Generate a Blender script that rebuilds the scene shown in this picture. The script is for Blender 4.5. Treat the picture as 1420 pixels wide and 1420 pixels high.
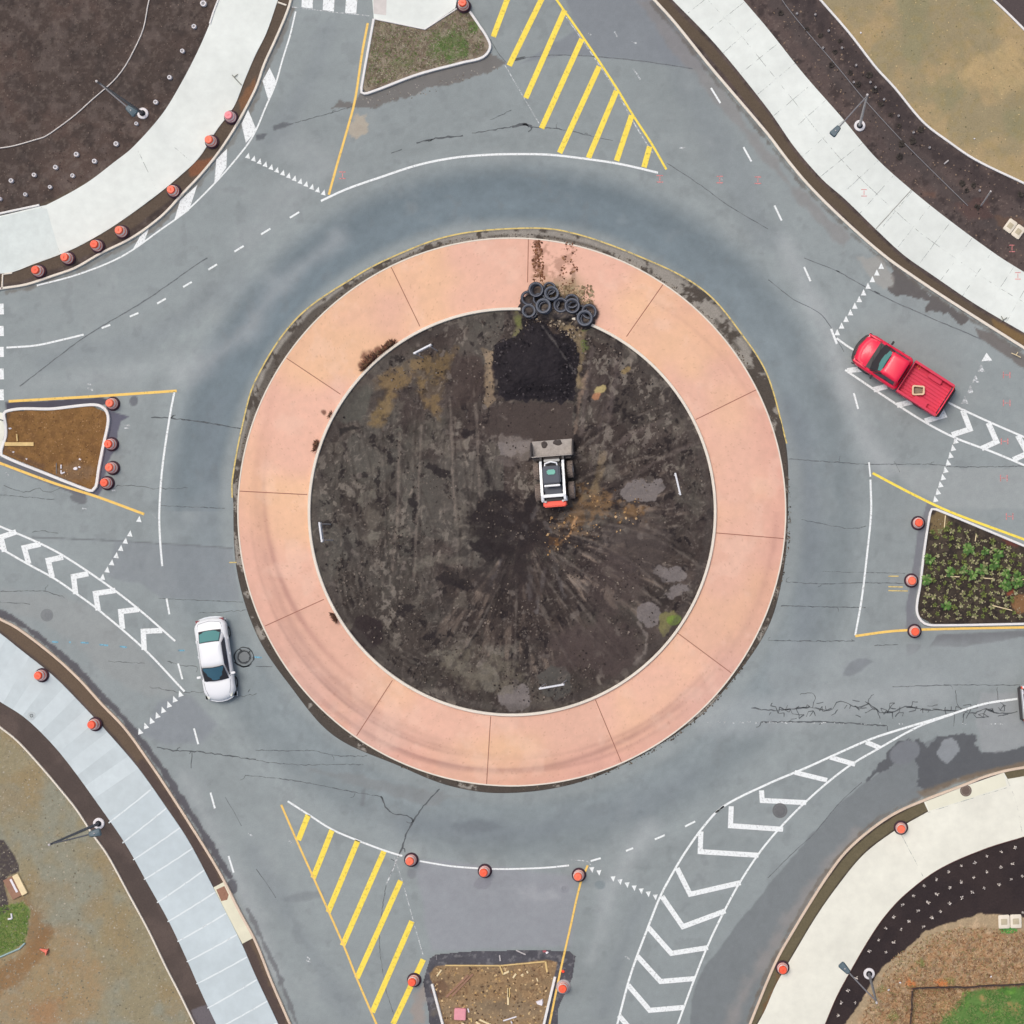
import bpy, bmesh, math, random
import numpy as np
from mathutils import Vector, Matrix

# ---------------------------------------------------------------- set-up
for o in list(bpy.data.objects): bpy.data.objects.remove(o)
scene = bpy.context.scene
C = scene.collection
S26 = 26.0                       # photo pixels per metre on the ground
ALT = 110.0                      # drone height, m
NAD = (1050.0, 750.0)            # point straight under the drone, photo pixels

def W(px, py, z=0.0):
    return ((px - 710.0) / S26, (710.0 - py) / S26, z)

cam = bpy.data.cameras.new("camera"); camo = bpy.data.objects.new("camera", cam); C.objects.link(camo)
nx, ny, _ = W(*NAD)
camo.location = (nx, ny, ALT)
cam.sensor_width = 36.0
cam.lens = 36.0 * ALT / (1420.0 / S26)
cam.shift_x = (710.0 - NAD[0]) / 1420.0
cam.shift_y = (NAD[1] - 710.0) / 1420.0
cam.clip_start = 1.0; cam.clip_end = 3000.0
scene.camera = camo

SUN_EL, SUN_AZ = 68.0, 318.0      # azimuth clockwise from north (+Y)
world = bpy.data.worlds.new("World"); scene.world = world; world.use_nodes = True
wn = world.node_tree
bg = wn.nodes["Background"]; bg.inputs[1].default_value = 0.14
sky = wn.nodes.new("ShaderNodeTexSky"); sky.sky_type = 'NISHITA'; sky.sun_disc = False
sky.sun_elevation = math.radians(SUN_EL); sky.sun_rotation = math.radians(SUN_AZ)
sky.air_density = 1.0; sky.dust_density = 6.0; sky.ozone_density = 0.6
wn.links.new(sky.outputs[0], bg.inputs[0])
sl = bpy.data.lights.new("sun", 'SUN'); sl.energy = 1.2; sl.angle = math.radians(22); sl.color = (1.0, 0.955, 0.88)
slo = bpy.data.objects.new("sun", sl); C.objects.link(slo)
az, el = math.radians(SUN_AZ), math.radians(SUN_EL)
sd = Vector((math.sin(az) * math.cos(el), math.cos(az) * math.cos(el), math.sin(el)))
slo.rotation_euler = sd.to_track_quat('Z', 'Y').to_euler(); slo.location = (0, 0, 60)
scene.view_settings.view_transform = 'Standard'; scene.view_settings.look = 'None'
scene.view_settings.gamma = 1.0
scene.view_settings.exposure = -0.20

RNG = np.random.default_rng(7)
random.seed(7)

# ---------------------------------------------------------------- colour / noise helpers
def L(r, g, b, k=1.0):
    def f(c):
        c = c / 255.0
        return c / 12.92 if c <= .04045 else ((c + .055) / 1.055) ** 2.4
    return (f(r) * k, f(g) * k, f(b) * k)

_T = np.random.default_rng(99).random((16, 256, 256))
def vnoise(x, y, seed=0):
    x = x + seed * 17.31; y = y - seed * 9.73
    xi = np.floor(x).astype(int); yi = np.floor(y).astype(int)
    fx = x - xi; fy = y - yi
    fx = fx * fx * (3 - 2 * fx); fy = fy * fy * (3 - 2 * fy)
    t = _T[seed % 16]
    a = t[xi % 256, yi % 256]; b = t[(xi + 1) % 256, yi % 256]
    c = t[xi % 256, (yi + 1) % 256]; d = t[(xi + 1) % 256, (yi + 1) % 256]
    return (a * (1 - fx) + b * fx) * (1 - fy) + (c * (1 - fx) + d * fx) * fy
def fbm(x, y, scale, seed=0, octv=4):
    s = 0; a = 1.0; t = 0
    for i in range(octv):
        s = s + a * vnoise(x / scale * 2 ** i, y / scale * 2 ** i, seed + i * 3); t += a; a *= .55
    return s / t
def sstep(e0, e1, x):
    t = np.clip((x - e0) / (e1 - e0 + 1e-9), 0, 1); return t * t * (3 - 2 * t)

def dist_poly(x, y, pts, closed):
    P = np.array(pts, float); n = len(P)
    d = np.full(x.shape, 1e18)
    for i in range(n if closed else n - 1):
        a = P[i]; b = P[(i + 1) % n]; ab = b - a; l2 = (ab ** 2).sum() + 1e-9
        t = np.clip(((x - a[0]) * ab[0] + (y - a[1]) * ab[1]) / l2, 0, 1)
        dd = (x - a[0] - t * ab[0]) ** 2 + (y - a[1] - t * ab[1]) ** 2
        d = np.minimum(d, dd)
    return np.sqrt(d)
def inside(x, y, pts):
    P = np.array(pts, float); n = len(P); r = np.zeros(x.shape, bool)
    for i in range(n):
        x1, y1 = P[i]; x2, y2 = P[(i + 1) % n]
        if y1 == y2: continue
        c = ((y1 > y) != (y2 > y)) & (x < (x2 - x1) * (y - y1) / (y2 - y1) + x1)
        r ^= c
    return r

def cr(pts, step=5.0, closed=False):
    P = [np.array(p, float) for p in pts]; n = len(P); out = []
    segs = n if closed else n - 1
    for i in range(segs):
        p1 = P[i]; p2 = P[(i + 1) % n]
        p0 = P[(i - 1) % n] if (closed or i > 0) else 2 * p1 - p2
        p3 = P[(i + 2) % n] if (closed or i + 2 < n) else 2 * p2 - p1
        m = max(1, int(np.linalg.norm(p2 - p1) / step))
        l = np.linalg.norm(p2 - p1)
        t1 = (p2 - p0); t2 = (p3 - p1)
        t1 = t1 / (np.linalg.norm(t1) + 1e-9) * l; t2 = t2 / (np.linalg.norm(t2) + 1e-9) * l
        for k in range(m):
            t = k / m
            h = (2*t**3-3*t**2+1)*p1 + (t**3-2*t**2+t)*t1 + (-2*t**3+3*t**2)*p2 + (t**3-t**2)*t2
            out.append((float(h[0]), float(h[1])))
    if not closed: out.append(tuple(P[-1]))
    return out
def ext(pts, a=0, b=0):
    P = [np.array(p, float) for p in pts]
    if a:
        d = P[0] - P[1]; d /= np.linalg.norm(d); P = [P[0] + d * a] + P
    if b:
        d = P[-1] - P[-2]; d /= np.linalg.norm(d); P = P + [P[-1] + d * b]
    return [tuple(p) for p in P]
def Q(ox, oy, *v, s=4.0):          # crop coordinates -> photo pixels
    return [(ox + v[i] / s, oy + v[i + 1] / s) for i in range(0, len(v), 2)]

# ---------------------------------------------------------------- materials
MATS = {}
def mat(name, color=(.5, .5, .5), rough=.8, n1=0.0, s1=3.0, n2=0.0, s2=30.0, bump=0.0, bs=20.0,
        metal=0.0, attr=False, wear=0.0, ws=6.0, spec=.5, coat=0.0):
    if name in MATS: return MATS[name]
    m = bpy.data.materials.new(name); m.use_nodes = True; nt = m.node_tree; N = nt.nodes; K = nt.links
    b = N["Principled BSDF"]; b.inputs["Roughness"].default_value = rough
    b.inputs["Metallic"].default_value = metal
    b.inputs["Specular IOR Level"].default_value = spec
    if coat: b.inputs["Coat Weight"].default_value = coat
    tc = N.new("ShaderNodeTexCoord")
    if attr:
        a = N.new("ShaderNodeAttribute"); a.attribute_name = "Col"; src = a.outputs["Color"]
    else:
        r = N.new("ShaderNodeRGB"); r.outputs[0].default_value = (*color, 1); src = r.outputs[0]
    for amt, sc, det in ((n1, s1, 4), (n2, s2, 5)):
        if amt <= 0: continue
        t = N.new("ShaderNodeTexNoise"); t.inputs["Scale"].default_value = sc; t.inputs["Detail"].default_value = det
        t.inputs["Roughness"].default_value = .62
        K.new(tc.outputs["Object"], t.inputs["Vector"])
        mr = N.new("ShaderNodeMapRange"); mr.inputs[1].default_value = .28; mr.inputs[2].default_value = .72
        mr.inputs[3].default_value = 1 - amt; mr.inputs[4].default_value = 1 + amt
        K.new(t.outputs["Fac"], mr.inputs[0])
        vm = N.new("ShaderNodeVectorMath"); vm.operation = 'SCALE'
        K.new(src, vm.inputs[0]); K.new(mr.outputs[0], vm.inputs["Scale"]); src = vm.outputs[0]
    K.new(src, b.inputs["Base Color"])
    if bump > 0:
        t = N.new("ShaderNodeTexNoise"); t.inputs["Scale"].default_value = bs; t.inputs["Detail"].default_value = 6
        K.new(tc.outputs["Object"], t.inputs["Vector"])
        bp = N.new("ShaderNodeBump"); bp.inputs["Strength"].default_value = bump; bp.inputs["Distance"].default_value = .03
        K.new(t.outputs["Fac"], bp.inputs["Height"]); K.new(bp.outputs[0], b.inputs["Normal"])
    if wear > 0:
        t = N.new("ShaderNodeTexNoise"); t.inputs["Scale"].default_value = ws; t.inputs["Detail"].default_value = 8
        t.inputs["Roughness"].default_value = .75
        K.new(tc.outputs["Object"], t.inputs["Vector"])
        mr = N.new("ShaderNodeMapRange"); mr.inputs[1].default_value = .60 - wear * .3; mr.inputs[2].default_value = .72 - wear * .25
        mr.inputs[3].default_value = 1; mr.inputs[4].default_value = 1 - min(1, .25 + wear)
        K.new(t.outputs["Fac"], mr.inputs[0]); K.new(mr.outputs[0], b.inputs["Alpha"])
    MATS[name] = m; return m

M_asphalt = mat("asphalt", attr=True, rough=.92, n1=.035, s1=1.3, n2=.07, s2=16, bump=.25, bs=40, spec=.3)
M_soil = mat("soil", attr=True, rough=.97, n1=.08, s1=2.5, n2=.15, s2=11, bump=.9, bs=9, spec=.15)
M_field = mat("field", attr=True, rough=.97, n1=.05, s1=1.0, n2=.13, s2=14, bump=.6, bs=14, spec=.15)
M_apron = mat("apron_concrete", attr=True, rough=.85, n1=.03, s1=.8, n2=.03, s2=14, bump=.15, bs=50, spec=.3)
M_gutter = mat("gutter", attr=True, rough=.95, n1=.08, s1=3, n2=.22, s2=16, bump=.5, bs=20, spec=.2)
M_curb = mat("curb_concrete", L(226, 219, 205), .9, .06, 1.5, .06, 20, .2, 40)
M_curbg = mat("curb_white", L(228, 228, 226), .9, .05, 1.5, .05, 20, .2, 40)
M_curbt = mat("curb_tan", L(215, 196, 176), .9, .08, 1.5, .08, 20, .2, 40)
M_walk = mat("sidewalk_white", L(221, 228, 223), .9, .09, .25, .05, 2.2, .1, 60)
M_walkb = mat("sidewalk_blue", L(192, 205, 209), .9, .08, .3, .05, 2.2, .1, 60)
M_walkc = mat("sidewalk_cream", L(224, 225, 212), .9, .09, .25, .05, 2.2, .1, 60)
M_joint = mat("joint_dark", L(172, 180, 176), .95, .08, 2, wear=.75, ws=2)
M_jointr = mat("joint_red", L(150, 100, 84), .95, .1, 2)
M_jointl = mat("joint_light", L(222, 231, 233), .95, .03, 2, wear=.18, ws=2)
M_paint = mat("road_paint_white", L(232, 238, 238), .7, .05, 2, .05, 12, wear=.26, ws=9)
M_faint = mat("road_paint_faded", L(212, 218, 220), .8, .05, 2, wear=.62, ws=6)
M_yel = mat("road_paint_yellow", L(246, 220, 84), .7, .06, 1.2, .06, 12, wear=.24, ws=6)
M_yelo = mat("road_paint_amber", L(240, 200, 105), .7, .06, 1.5, .06, 12, wear=.22, ws=6)
M_yelr = mat("road_paint_ring", L(222, 198, 120), .8, .06, 1.5, .06, 12, wear=.40, ws=3)
M_pink = mat("survey_paint_pink", L(226, 140, 140), .8, wear=.45, ws=9)
M_blue = mat("survey_paint_blue", L(120, 182, 208), .8, wear=.5, ws=7)
M_crack = mat("crack_dark", L(92, 97, 100), .95, .1, 4, wear=.40, ws=2.5)
M_crackf = mat("crack_faint", L(112, 118, 122), .95, .1, 4, wear=.40, ws=3)
M_orange = mat("drum_orange", L(255, 96, 60), .4, .04, 3)
M_orangep = mat("drum_pink", L(244, 140, 150), .5, .05, 3)
M_band = mat("reflective_white", L(255, 236, 230), .4)
M_bandor = mat("band_orange", L(255, 122, 92), .45)
M_rubber = mat("rubber_bounce_maroon", L(62, 40, 52), .85, .1, 6)  # black rubber; reflected orange of the drum is put into its colour
M_black = mat("black_plastic", L(34, 36, 40), .6)
M_tyre = mat("tyre_rubber", L(62, 66, 76), .75, .12, 6, .1, 30)
M_tyrem = mat("muddy_tyre", L(128, 116, 108), .95, .2, 5, .15, 20, .5, 20)
M_red = mat("truck_red", L(240, 34, 74), .38, .02, 1, coat=.25)
M_redd = mat("bed_red", L(214, 46, 80), .6, .05, 2)
M_white = mat("car_white", L(236, 240, 243), .3, coat=.3)
M_whited = mat("bed_liner", L(90, 94, 98), .7)
M_glass = mat("glass_reflect_teal", L(88, 142, 140), .12, spec=.7)  # opaque pane, the sky's reflection is put into the teal
M_glassd = mat("glass_reflect_blue", L(64, 104, 122), .12, spec=.7)  # same for the bluer panes: reflected sky held in the base colour
M_glassk = mat("glass_dark", L(40, 36, 60), .15, spec=.7)
M_trim = mat("dark_trim", L(44, 44, 48), .5)
M_chrome = mat("chrome", L(170, 174, 180), .3, metal=.8)
M_lampg = mat("lamp_grey", L(84, 104, 114), .5, .05, 3)
M_pole = mat("pole_steel", L(128, 128, 132), .5, .05, 3)
M_polel = mat("pole_light", L(190, 186, 186), .5, .05, 3)
M_poled = mat("pole_dark", L(74, 78, 88), .5, .05, 3)
M_lens = mat("lamp_lens", L(200, 205, 205), .3)
M_conc = mat("footing_concrete", L(228, 226, 228), .9, .05, 5)
M_pipe = mat("white_pipe", L(206, 202, 198), .5, .06, 2)
M_sign = mat("sign_back", L(216, 220, 226), .45, .04, 2)
M_wood = mat("lumber", L(216, 188, 130), .8, .12, 4, .08, 30)
M_woodl = mat("lumber_pale", L(232, 214, 172), .8, .1, 4)
M_woodd = mat("lumber_old", L(150, 116, 96), .9, .12, 4)
M_iron = mat("cast_iron", L(106, 108, 110), .8, .15, 10)
M_irond = mat("cast_iron_brown", L(112, 98, 90), .9, .1, 10)
M_bucket = mat("bucket_steel", L(160, 154, 148), .7, .2, 4, .12, 14)
M_lred = mat("loader_orange", L(250, 84, 60), .4)
M_teal = mat("hatch_teal", L(96, 176, 160), .3)
M_navy = mat("cab_roof_navy", L(40, 54, 74), .4, .05, 3)
M_box = mat("utility_box", L(226, 218, 200), .7, .05, 6)
M_boxw = mat("utility_box_recess", L(186, 176, 150), .8, .08, 8)
M_yg = mat("sign_yellow_green", L(214, 240, 20), .5)
M_plasticpink = mat("pink_plastic", L(222, 150, 160), .6, .08, 5)
M_pl_w = mat("plastic_white", L(228, 226, 232), .5, .05, 5)
M_veg = mat("leaves", attr=True, rough=.8, n1=.1, s1=8, spec=.2)
M_deb = mat("debris", attr=True, rough=.95, spec=.1)

# ---------------------------------------------------------------- object helpers
def tag(o, label, cat=None, group=None, kind=None):
    if label: o["label"] = label
    if cat: o["category"] = cat
    if group: o["group"] = group
    if kind: o["kind"] = kind
    return o
def link(name, me, m=None, parent=None):
    o = bpy.data.objects.new(name, me); C.objects.link(o)
    if m is not None: me.materials.append(m)
    if parent is not None: o.parent = parent
    return o
def thing(name, label, cat, loc=(0, 0, 0), rz=0.0, group=None):
    o = bpy.data.objects.new(name, None); C.objects.link(o); o.empty_display_size = .3
    o.location = loc; o.rotation_euler = (0, 0, rz)
    return tag(o, label, cat, group)
def mesh_np(name, V, F, col=None, smooth=False):
    me = bpy.data.meshes.new(name)
    V = np.asarray(V, np.float32)
    F = np.asarray(F, np.int32); k = F.shape[1]
    me.vertices.add(len(V)); me.vertices.foreach_set("co", V.ravel())
    me.loops.add(F.size); me.loops.foreach_set("vertex_index", F.ravel())
    me.polygons.add(len(F)); me.polygons.foreach_set("loop_start", np.arange(len(F), dtype=np.int32) * k)
    me.polygons.foreach_set("loop_total", np.full(len(F), k, np.int32))
    if smooth: me.polygons.foreach_set("use_smooth", np.ones(len(F), bool))
    me.update(calc_edges=True)
    if col is not None:
        a = me.attributes.new("Col", 'FLOAT_COLOR', 'POINT')
        a.data.foreach_set("color", np.c_[np.asarray(col), np.ones(len(V))].astype(np.float32).ravel())
    return me
def bm_obj(name, bm, m, parent=None, smooth=None):
    bmesh.ops.recalc_face_normals(bm, faces=bm.faces)
    me = bpy.data.meshes.new(name); bm.to_mesh(me); bm.free()
    if smooth is not None:
        for p in me.polygons: p.use_smooth = True
        me.set_sharp_from_angle(angle=math.radians(smooth))
    return link(name, me, m, parent)
def copy_tree(o, parent=None):
    c = o.copy(); C.objects.link(c); c.parent = parent
    for ch in list(o.children): copy_tree(ch, c)
    return c

def rib_bm(bm, pts, width, z, jit=0, seed=0):
    """flat strip through photo-pixel points"""
    P = [np.array(p, float) for p in pts]; r = random.Random(seed); vs = []
    for i, p in enumerate(P):
        a = P[max(i - 1, 0)]; b = P[min(i + 1, len(P) - 1)]
        ta = (p - a) / (np.linalg.norm(p - a) + 1e-9); tb = (b - p) / (np.linalg.norm(b - p) + 1e-9)
        t = ta + tb; t = t / (np.linalg.norm(t) + 1e-9); n = np.array([-t[1], t[0]])
        if 0 < i < len(P) - 1:
            t1 = p - P[i - 1]; t1 = t1 / (np.linalg.norm(t1) + 1e-9); n1 = np.array([-t1[1], t1[0]])
            k = min(2.5, 1 / max(.3, float(n @ n1)))
        else: k = 1
        w = width / 2 * k * (1 + (r.uniform(-jit, jit) if jit else 0))
        vs.append((bm.verts.new(W(*(p + n * w), z)), bm.verts.new(W(*(p - n * w), z))))
    for i in range(len(vs) - 1):
        bm.faces.new((vs[i][0], vs[i + 1][0], vs[i + 1][1], vs[i][1]))
def poly_bm(bm, pts, z):
    return bm.faces.new([bm.verts.new(W(x, y, z)) for x, y in pts])
def prism(name, pts, z0, z1, m, parent=None):
    bm = bmesh.new(); f = poly_bm(bm, pts, z1)
    r = bmesh.ops.extrude_face_region(bm, geom=[f])
    for v in [g for g in r["geom"] if isinstance(g, bmesh.types.BMVert)]: v.co.z = z0
    return bm_obj(name, bm, m, parent)
def curb(name, pts, width, z1, m, z0=-.02, closed=False, parent=None):
    """kerb stone swept along pixel points with a rounded top"""
    P = [np.array(p, float) for p in pts]; n = len(P); bm = bmesh.new(); rings = []
    zt = z1 - .03
    prof = [(-.5, z0), (-.5, zt), (-.38, z1), (.38, z1), (.5, zt), (.5, z0)]
    for i, p in enumerate(P):
        if closed: a = P[i - 1]; b = P[(i + 1) % n]
        else: a = P[max(i - 1, 0)]; b = P[min(i + 1, n - 1)]
        t = b - a; t = t / (np.linalg.norm(t) + 1e-9); q = np.array([-t[1], t[0]])
        rings.append([bm.verts.new(W(*(p + q * width * u), zz)) for u, zz in prof])
    for i in range(n if closed else n - 1):
        A = rings[i]; B = rings[(i + 1) % n]
        for k in range(len(prof) - 1): bm.faces.new((A[k], A[k + 1], B[k + 1], B[k]))
    if not closed:
        bm.faces.new(rings[0]); bm.faces.new(list(reversed(rings[-1])))
    return bm_obj(name, bm, m, parent)
def box(bm, x0, x1, y0, y1, z0, z1, M=None):
    vs = [bm.verts.new((x, y, z)) for z in (z0, z1) for x, y in ((x0, y0), (x1, y0), (x1, y1), (x0, y1))]
    for f in ((3, 2, 1, 0), (4, 5, 6, 7), (0, 1, 5, 4), (1, 2, 6, 5), (2, 3, 7, 6), (3, 0, 4, 7)):
        bm.faces.new([vs[i] for i in f])
    if M is not None:
        for v in vs: v.co = M @ v.co
    return vs
def lathe(bm, prof, seg=28, M=None, closed_prof=False):
    rings = []; allv = []
    for r, z in prof:
        if r < 1e-5: v = bm.verts.new((0, 0, z)); rings.append([v]); allv.append(v)
        else:
            rg = [bm.verts.new((r * math.cos(2 * math.pi * k / seg), r * math.sin(2 * math.pi * k / seg), z)) for k in range(seg)]
            rings.append(rg); allv += rg
    n = len(rings)
    for i in range(n if closed_prof else n - 1):
        A = rings[i]; B = rings[(i + 1) % n]
        for k in range(seg):
            k2 = (k + 1) % seg
            if len(A) == 1 and len(B) == 1: continue
            if len(A) == 1: bm.faces.new((A[0], B[k], B[k2]))
            elif len(B) == 1: bm.faces.new((A[k], A[k2], B[0]))
            else: bm.faces.new((A[k], A[k2], B[k2], B[k]))
    if M is not None:
        for v in allv: v.co = M @ v.co
def tube(bm, pts, r, seg=8, r2=None):
    P = [Vector(p) for p in pts]; rings = []
    for i, p in enumerate(P):
        t = (P[min(i + 1, len(P) - 1)] - P[max(i - 1, 0)]).normalized()
        u = t.cross(Vector((0, 0, 1)))
        if u.length < 1e-3: u = Vector((1, 0, 0))
        u.normalize(); v = t.cross(u)
        rr = r if r2 is None else r + (r2 - r) * i / (len(P) - 1)
        rings.append([bm.verts.new(p + (u * math.cos(2 * math.pi * k / seg) + v * math.sin(2 * math.pi * k / seg)) * rr) for k in range(seg)])
    for A, B in zip(rings, rings[1:]):
        for k in range(seg): bm.faces.new((A[k], A[(k + 1) % seg], B[(k + 1) % seg], B[k]))
    bm.faces.new(rings[0]); bm.faces.new(rings[-1])

# ---------------------------------------------------------------- painted grids
class Grid:
    """regular grid of ground points (photo-pixel coordinates) with colour and height per point"""
    def __init__(s, x0, y0, x1, y1, step, base):
        xs = np.arange(x0, x1 + .01, step); ys = np.arange(y0, y1 + .01, step)
        s.nx, s.ny = len(xs), len(ys)
        X, Y = np.meshgrid(xs, ys); s.x = X.ravel(); s.y = Y.ravel()
        s.c = np.tile(np.array(base, float), (len(s.x), 1)); s.h = np.zeros(len(s.x))
    def bb(s, pts, pad):
        P = np.array(pts, float)
        return np.nonzero((s.x > P[:, 0].min() - pad) & (s.x < P[:, 0].max() + pad) & (s.y > P[:, 1].min() - pad) & (s.y < P[:, 1].max() + pad))[0]
    def mix(s, idx, m, col):
        s.c[idx] = s.c[idx] * (1 - m[:, None]) + np.array(col) * m[:, None]
    def blob(s, pts, col, k=1.0, rag=3.0, soft=2.0, scale=14, seed=1, tex=0.0, h=0.0):
        i = s.bb(pts, rag * 2 + soft + 2); x, y = s.x[i], s.y[i]
        d = dist_poly(x, y, pts, True); d = np.where(inside(x, y, pts), d, -d)
        d = d + (fbm(x, y, scale, seed) - .5) * 2 * rag * 1.6
        m = sstep(-soft, soft, d) * k
        if tex: m = m * (1 - tex + tex * sstep(.35, .6, fbm(x, y, 9, seed + 5)))
        s.mix(i, m, col)
        if h: s.h[i] += h * sstep(-1, 14, d)
    def ell(s, cx, cy, rx, ry, ang, col, k=1.0, rag=3, soft=2, **kw):
        a = math.radians(ang); pts = []
        for t in range(20):
            u = rx * math.cos(t * math.pi / 10); v = ry * math.sin(t * math.pi / 10)
            pts.append((cx + u * math.cos(a) - v * math.sin(a), cy + u * math.sin(a) + v * math.cos(a)))
        s.blob(pts, col, k, rag, soft, **kw)
    def line(s, pts, w, col, k=1.0, rag=1.0, soft=1.5, scale=10, seed=2, tex=0.0, h=0.0):
        i = s.bb(pts, w + rag * 2 + soft + 2); x, y = s.x[i], s.y[i]
        d = w / 2 - dist_poly(x, y, pts, False) + (fbm(x, y, scale, seed) - .5) * 2 * rag * 1.6
        m = sstep(-soft, soft, d) * k
        if tex: m = m * (1 - tex + tex * sstep(.35, .62, fbm(x, y, 12, seed + 4)))
        s.mix(i, m, col)
        if h: s.h[i] += h * sstep(-soft, soft, d)
    def mul(s, f): s.c *= f[:, None]
    def build(s, name, z, m, keep=None, parent=None):
        V = np.c_[(s.x - 710) / S26, (710 - s.y) / S26, z + s.h]
        idx = np.arange(s.nx * s.ny).reshape(s.ny, s.nx)
        F = np.stack([idx[1:, :-1], idx[1:, 1:], idx[:-1, 1:], idx[:-1, :-1]], -1).reshape(-1, 4)
        if keep is not None:
            F = F[keep[F].all(1)]
            used = np.unique(F); mp = np.full(len(V), -1); mp[used] = np.arange(len(used))
            V = V[used]; F = mp[F]; c = s.c[used]
        else: c = s.c
        return link(name, mesh_np(name, V, F, np.clip(c, 0.004, 1), True), m, parent)

# ================================================================= GROUND AND ROAD
bm = bmesh.new(); poly_bm(bm, [(-9000, -9000), (10400, -9000), (10400, 10400), (-9000, 10400)], -.06)
tag(bm_obj("ground", bm, mat("far_ground", L(128, 124, 96), .95, .25, .05, .15, .6)), "dry grass and soil around the roundabout", "ground", kind="structure")
M_leg = mat("leg_asphalt", L(140, 150, 150), .92, .04, 1.3, .07, 16)
for pts in ([(-4000, 380), (-99, 390), (-99, 850), (-4000, 830)], [(1519, 480), (5400, 900), (5400, 1500), (1519, 1040)],
            [(430, -99), (300, -4000), (760, -4000), (860, -99)], [(430, 1519), (700, 5400), (1250, 5400), (1000, 1519)]):
    bm = bmesh.new(); poly_bm(bm, pts, -.02)
    tag(bm_obj("road_leg", bm, M_leg), "grey asphalt road running away from the roundabout", "road", "roads beyond the frame", "structure")

ne_c = [(907, 0), (935, 31), (985, 93), (1065, 187), (1090, 220), (1120, 256), (1165, 301), (1225, 354), (1277, 391), (1327, 424), (1420, 483)]
nw_c = [(5, 400), (37, 395), (77, 382), (105, 372), (140, 352), (184, 330), (225, 300), (255, 268), (277, 245), (300, 217), (325, 180), (355, 124), (367, 90), (382, 57), (395, 27), (402, 8)]
se_c = [(1040, 1420), (1065, 1358), (1102, 1287), (1147, 1215), (1205, 1152), (1240, 1128), (1280, 1110)]
ASP = L(143, 152, 153)
g = Grid(-100, -100, 1520, 1520, 2.0, ASP)
x, y = g.x, g.y
R = np.hypot(x - 710, y - 710); TH = np.degrees(np.arctan2(y - 710, x - 710))   # y down
g.mul(.90 + .20 * fbm(x, y, 260, 1, 3))
# cooler bluish circulating lane, strongest on the north and west arc
m = sstep(395, 415, R) * (1 - sstep(455, 500, R))
g.mix(np.arange(len(x)), m * (.30 + .55 * sstep(30, -60, np.abs(TH + 110) - 90)), L(108, 123, 131))
g.mul(1 + .07 * np.cos((R - 425) / 11.0) * sstep(396, 410, R) * (1 - sstep(500, 540, R)) * (.4 + .6 * fbm(TH, R, 40, 3)))
# fine rubber streaks following the traffic round the ring, and broad blotches elsewhere
ths = np.arctan2(y - 710, x - 710)
st_ = fbm(ths * 240, R * 1.0, 9, 6, 4); ringk = sstep(392, 410, R) * (1 - sstep(520, 600, R))
g.mul(1 + .10 * (st_ - .5) * 2 * ringk)
g.mul(.975 + .03 * (fbm(x, y, 70, 12, 4) - .5) * 2 + .06 * (fbm(x * .4 + y * .2, y, 24, 3, 4) - .5) * 2)
g.mix(np.arange(len(x)), sstep(.60, .72, fbm(x, y, 55, 8, 5)) * .12, L(166, 172, 172))
g.mix(np.arange(len(x)), sstep(.64, .74, fbm(x, y, 20, 14, 4)) * .25, L(118, 124, 126))
# lighter dusty bands where lanes split
for pts, w, k in (([(250, 520), (330, 470), (385, 400), (470, 330)], 24, .42), ([(820, 1330), (850, 1230), (900, 1150)], 14, .5),
                  ([(1090, 340), (1150, 470), (1200, 610), (1230, 650)], 22, .5), ([(400, 200), (440, 230), (340, 330)], 40, .22),
                  ([(240, 500), (150, 520), (30, 535)], 16, .25), ([(985, 1000), (1100, 985), (1300, 960)], 44, .32), ([(255, 1080), (330, 1220), (380, 1350)], 14, .45),
                  ([(470, 660), (300, 690), (240, 740)], 30, .12)):
    g.line(cr(pts, 20), w, L(172, 178, 180), k, 8, 16, 50, 5)
# darker lanes / wheel wear
for pts, w, k in (([(1090, 560), (1120, 640), (1125, 760), (1110, 900)], 30, .35), ([(455, 40), (430, 110), (380, 190)], 26, .22),
                  ([(780, 1140), (880, 1120), (960, 1080)], 30, .25), ([(560, 1140), (690, 1155), (760, 1150)], 24, .32),
                  ([(300, 560), (290, 640), (290, 740)], 30, .2), ([(840, 1400), (870, 1300), (890, 1250)], 22, .25),
                  ([(930, 60), (1000, 200), (1060, 330)], 44, .22), ([(60, 500), (200, 470), (330, 390)], 30, .2), ([(350, 1180), (420, 1300), (480, 1400)], 22, .25)):
    g.line(cr(pts, 20), w, L(112, 120, 128), k, 8, 14, 50, 8)
# newer / darker asphalt fields with ragged edges
g.blob([(722, 88), (780, 76), (870, 82), (960, 95), (985, 98), (930, 25), (890, -40), (770, -40), (800, 40)], L(124, 130, 137), .7, 1, 2, 20, 3)
g.blob([(905, 0), (940, 45), (1000, 125), (1100, 255), (1180, 330), (1170, 345), (1070, 235), (985, 130), (925, 60), (880, 0)], L(134, 130, 128), .55, 5, 4, 20, 4)
g.blob(Q(355, 0, 420, 600, 455, 560, 540, 575, 580, 500, 900, 420, 1290, 270, 1340, 320, 1400, 350, 1300, 400, 1240, 410, 1130, 460, 940, 490, 870, 530, 820, 545, 640, 600), L(112, 110, 107), .9, 2.6, .7, 7, 5)
g.blob(Q(355, 0, 0, 745, 60, 740, 40, 775, 0, 780), L(96, 100, 105), .9, 1.5, .8, 8)
g.blob(Q(355, 0, 95, 700, 150, 680, 205, 685, 150, 710, 100, 722), L(100, 104, 108), .9, 1.2, .8, 8)
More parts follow.
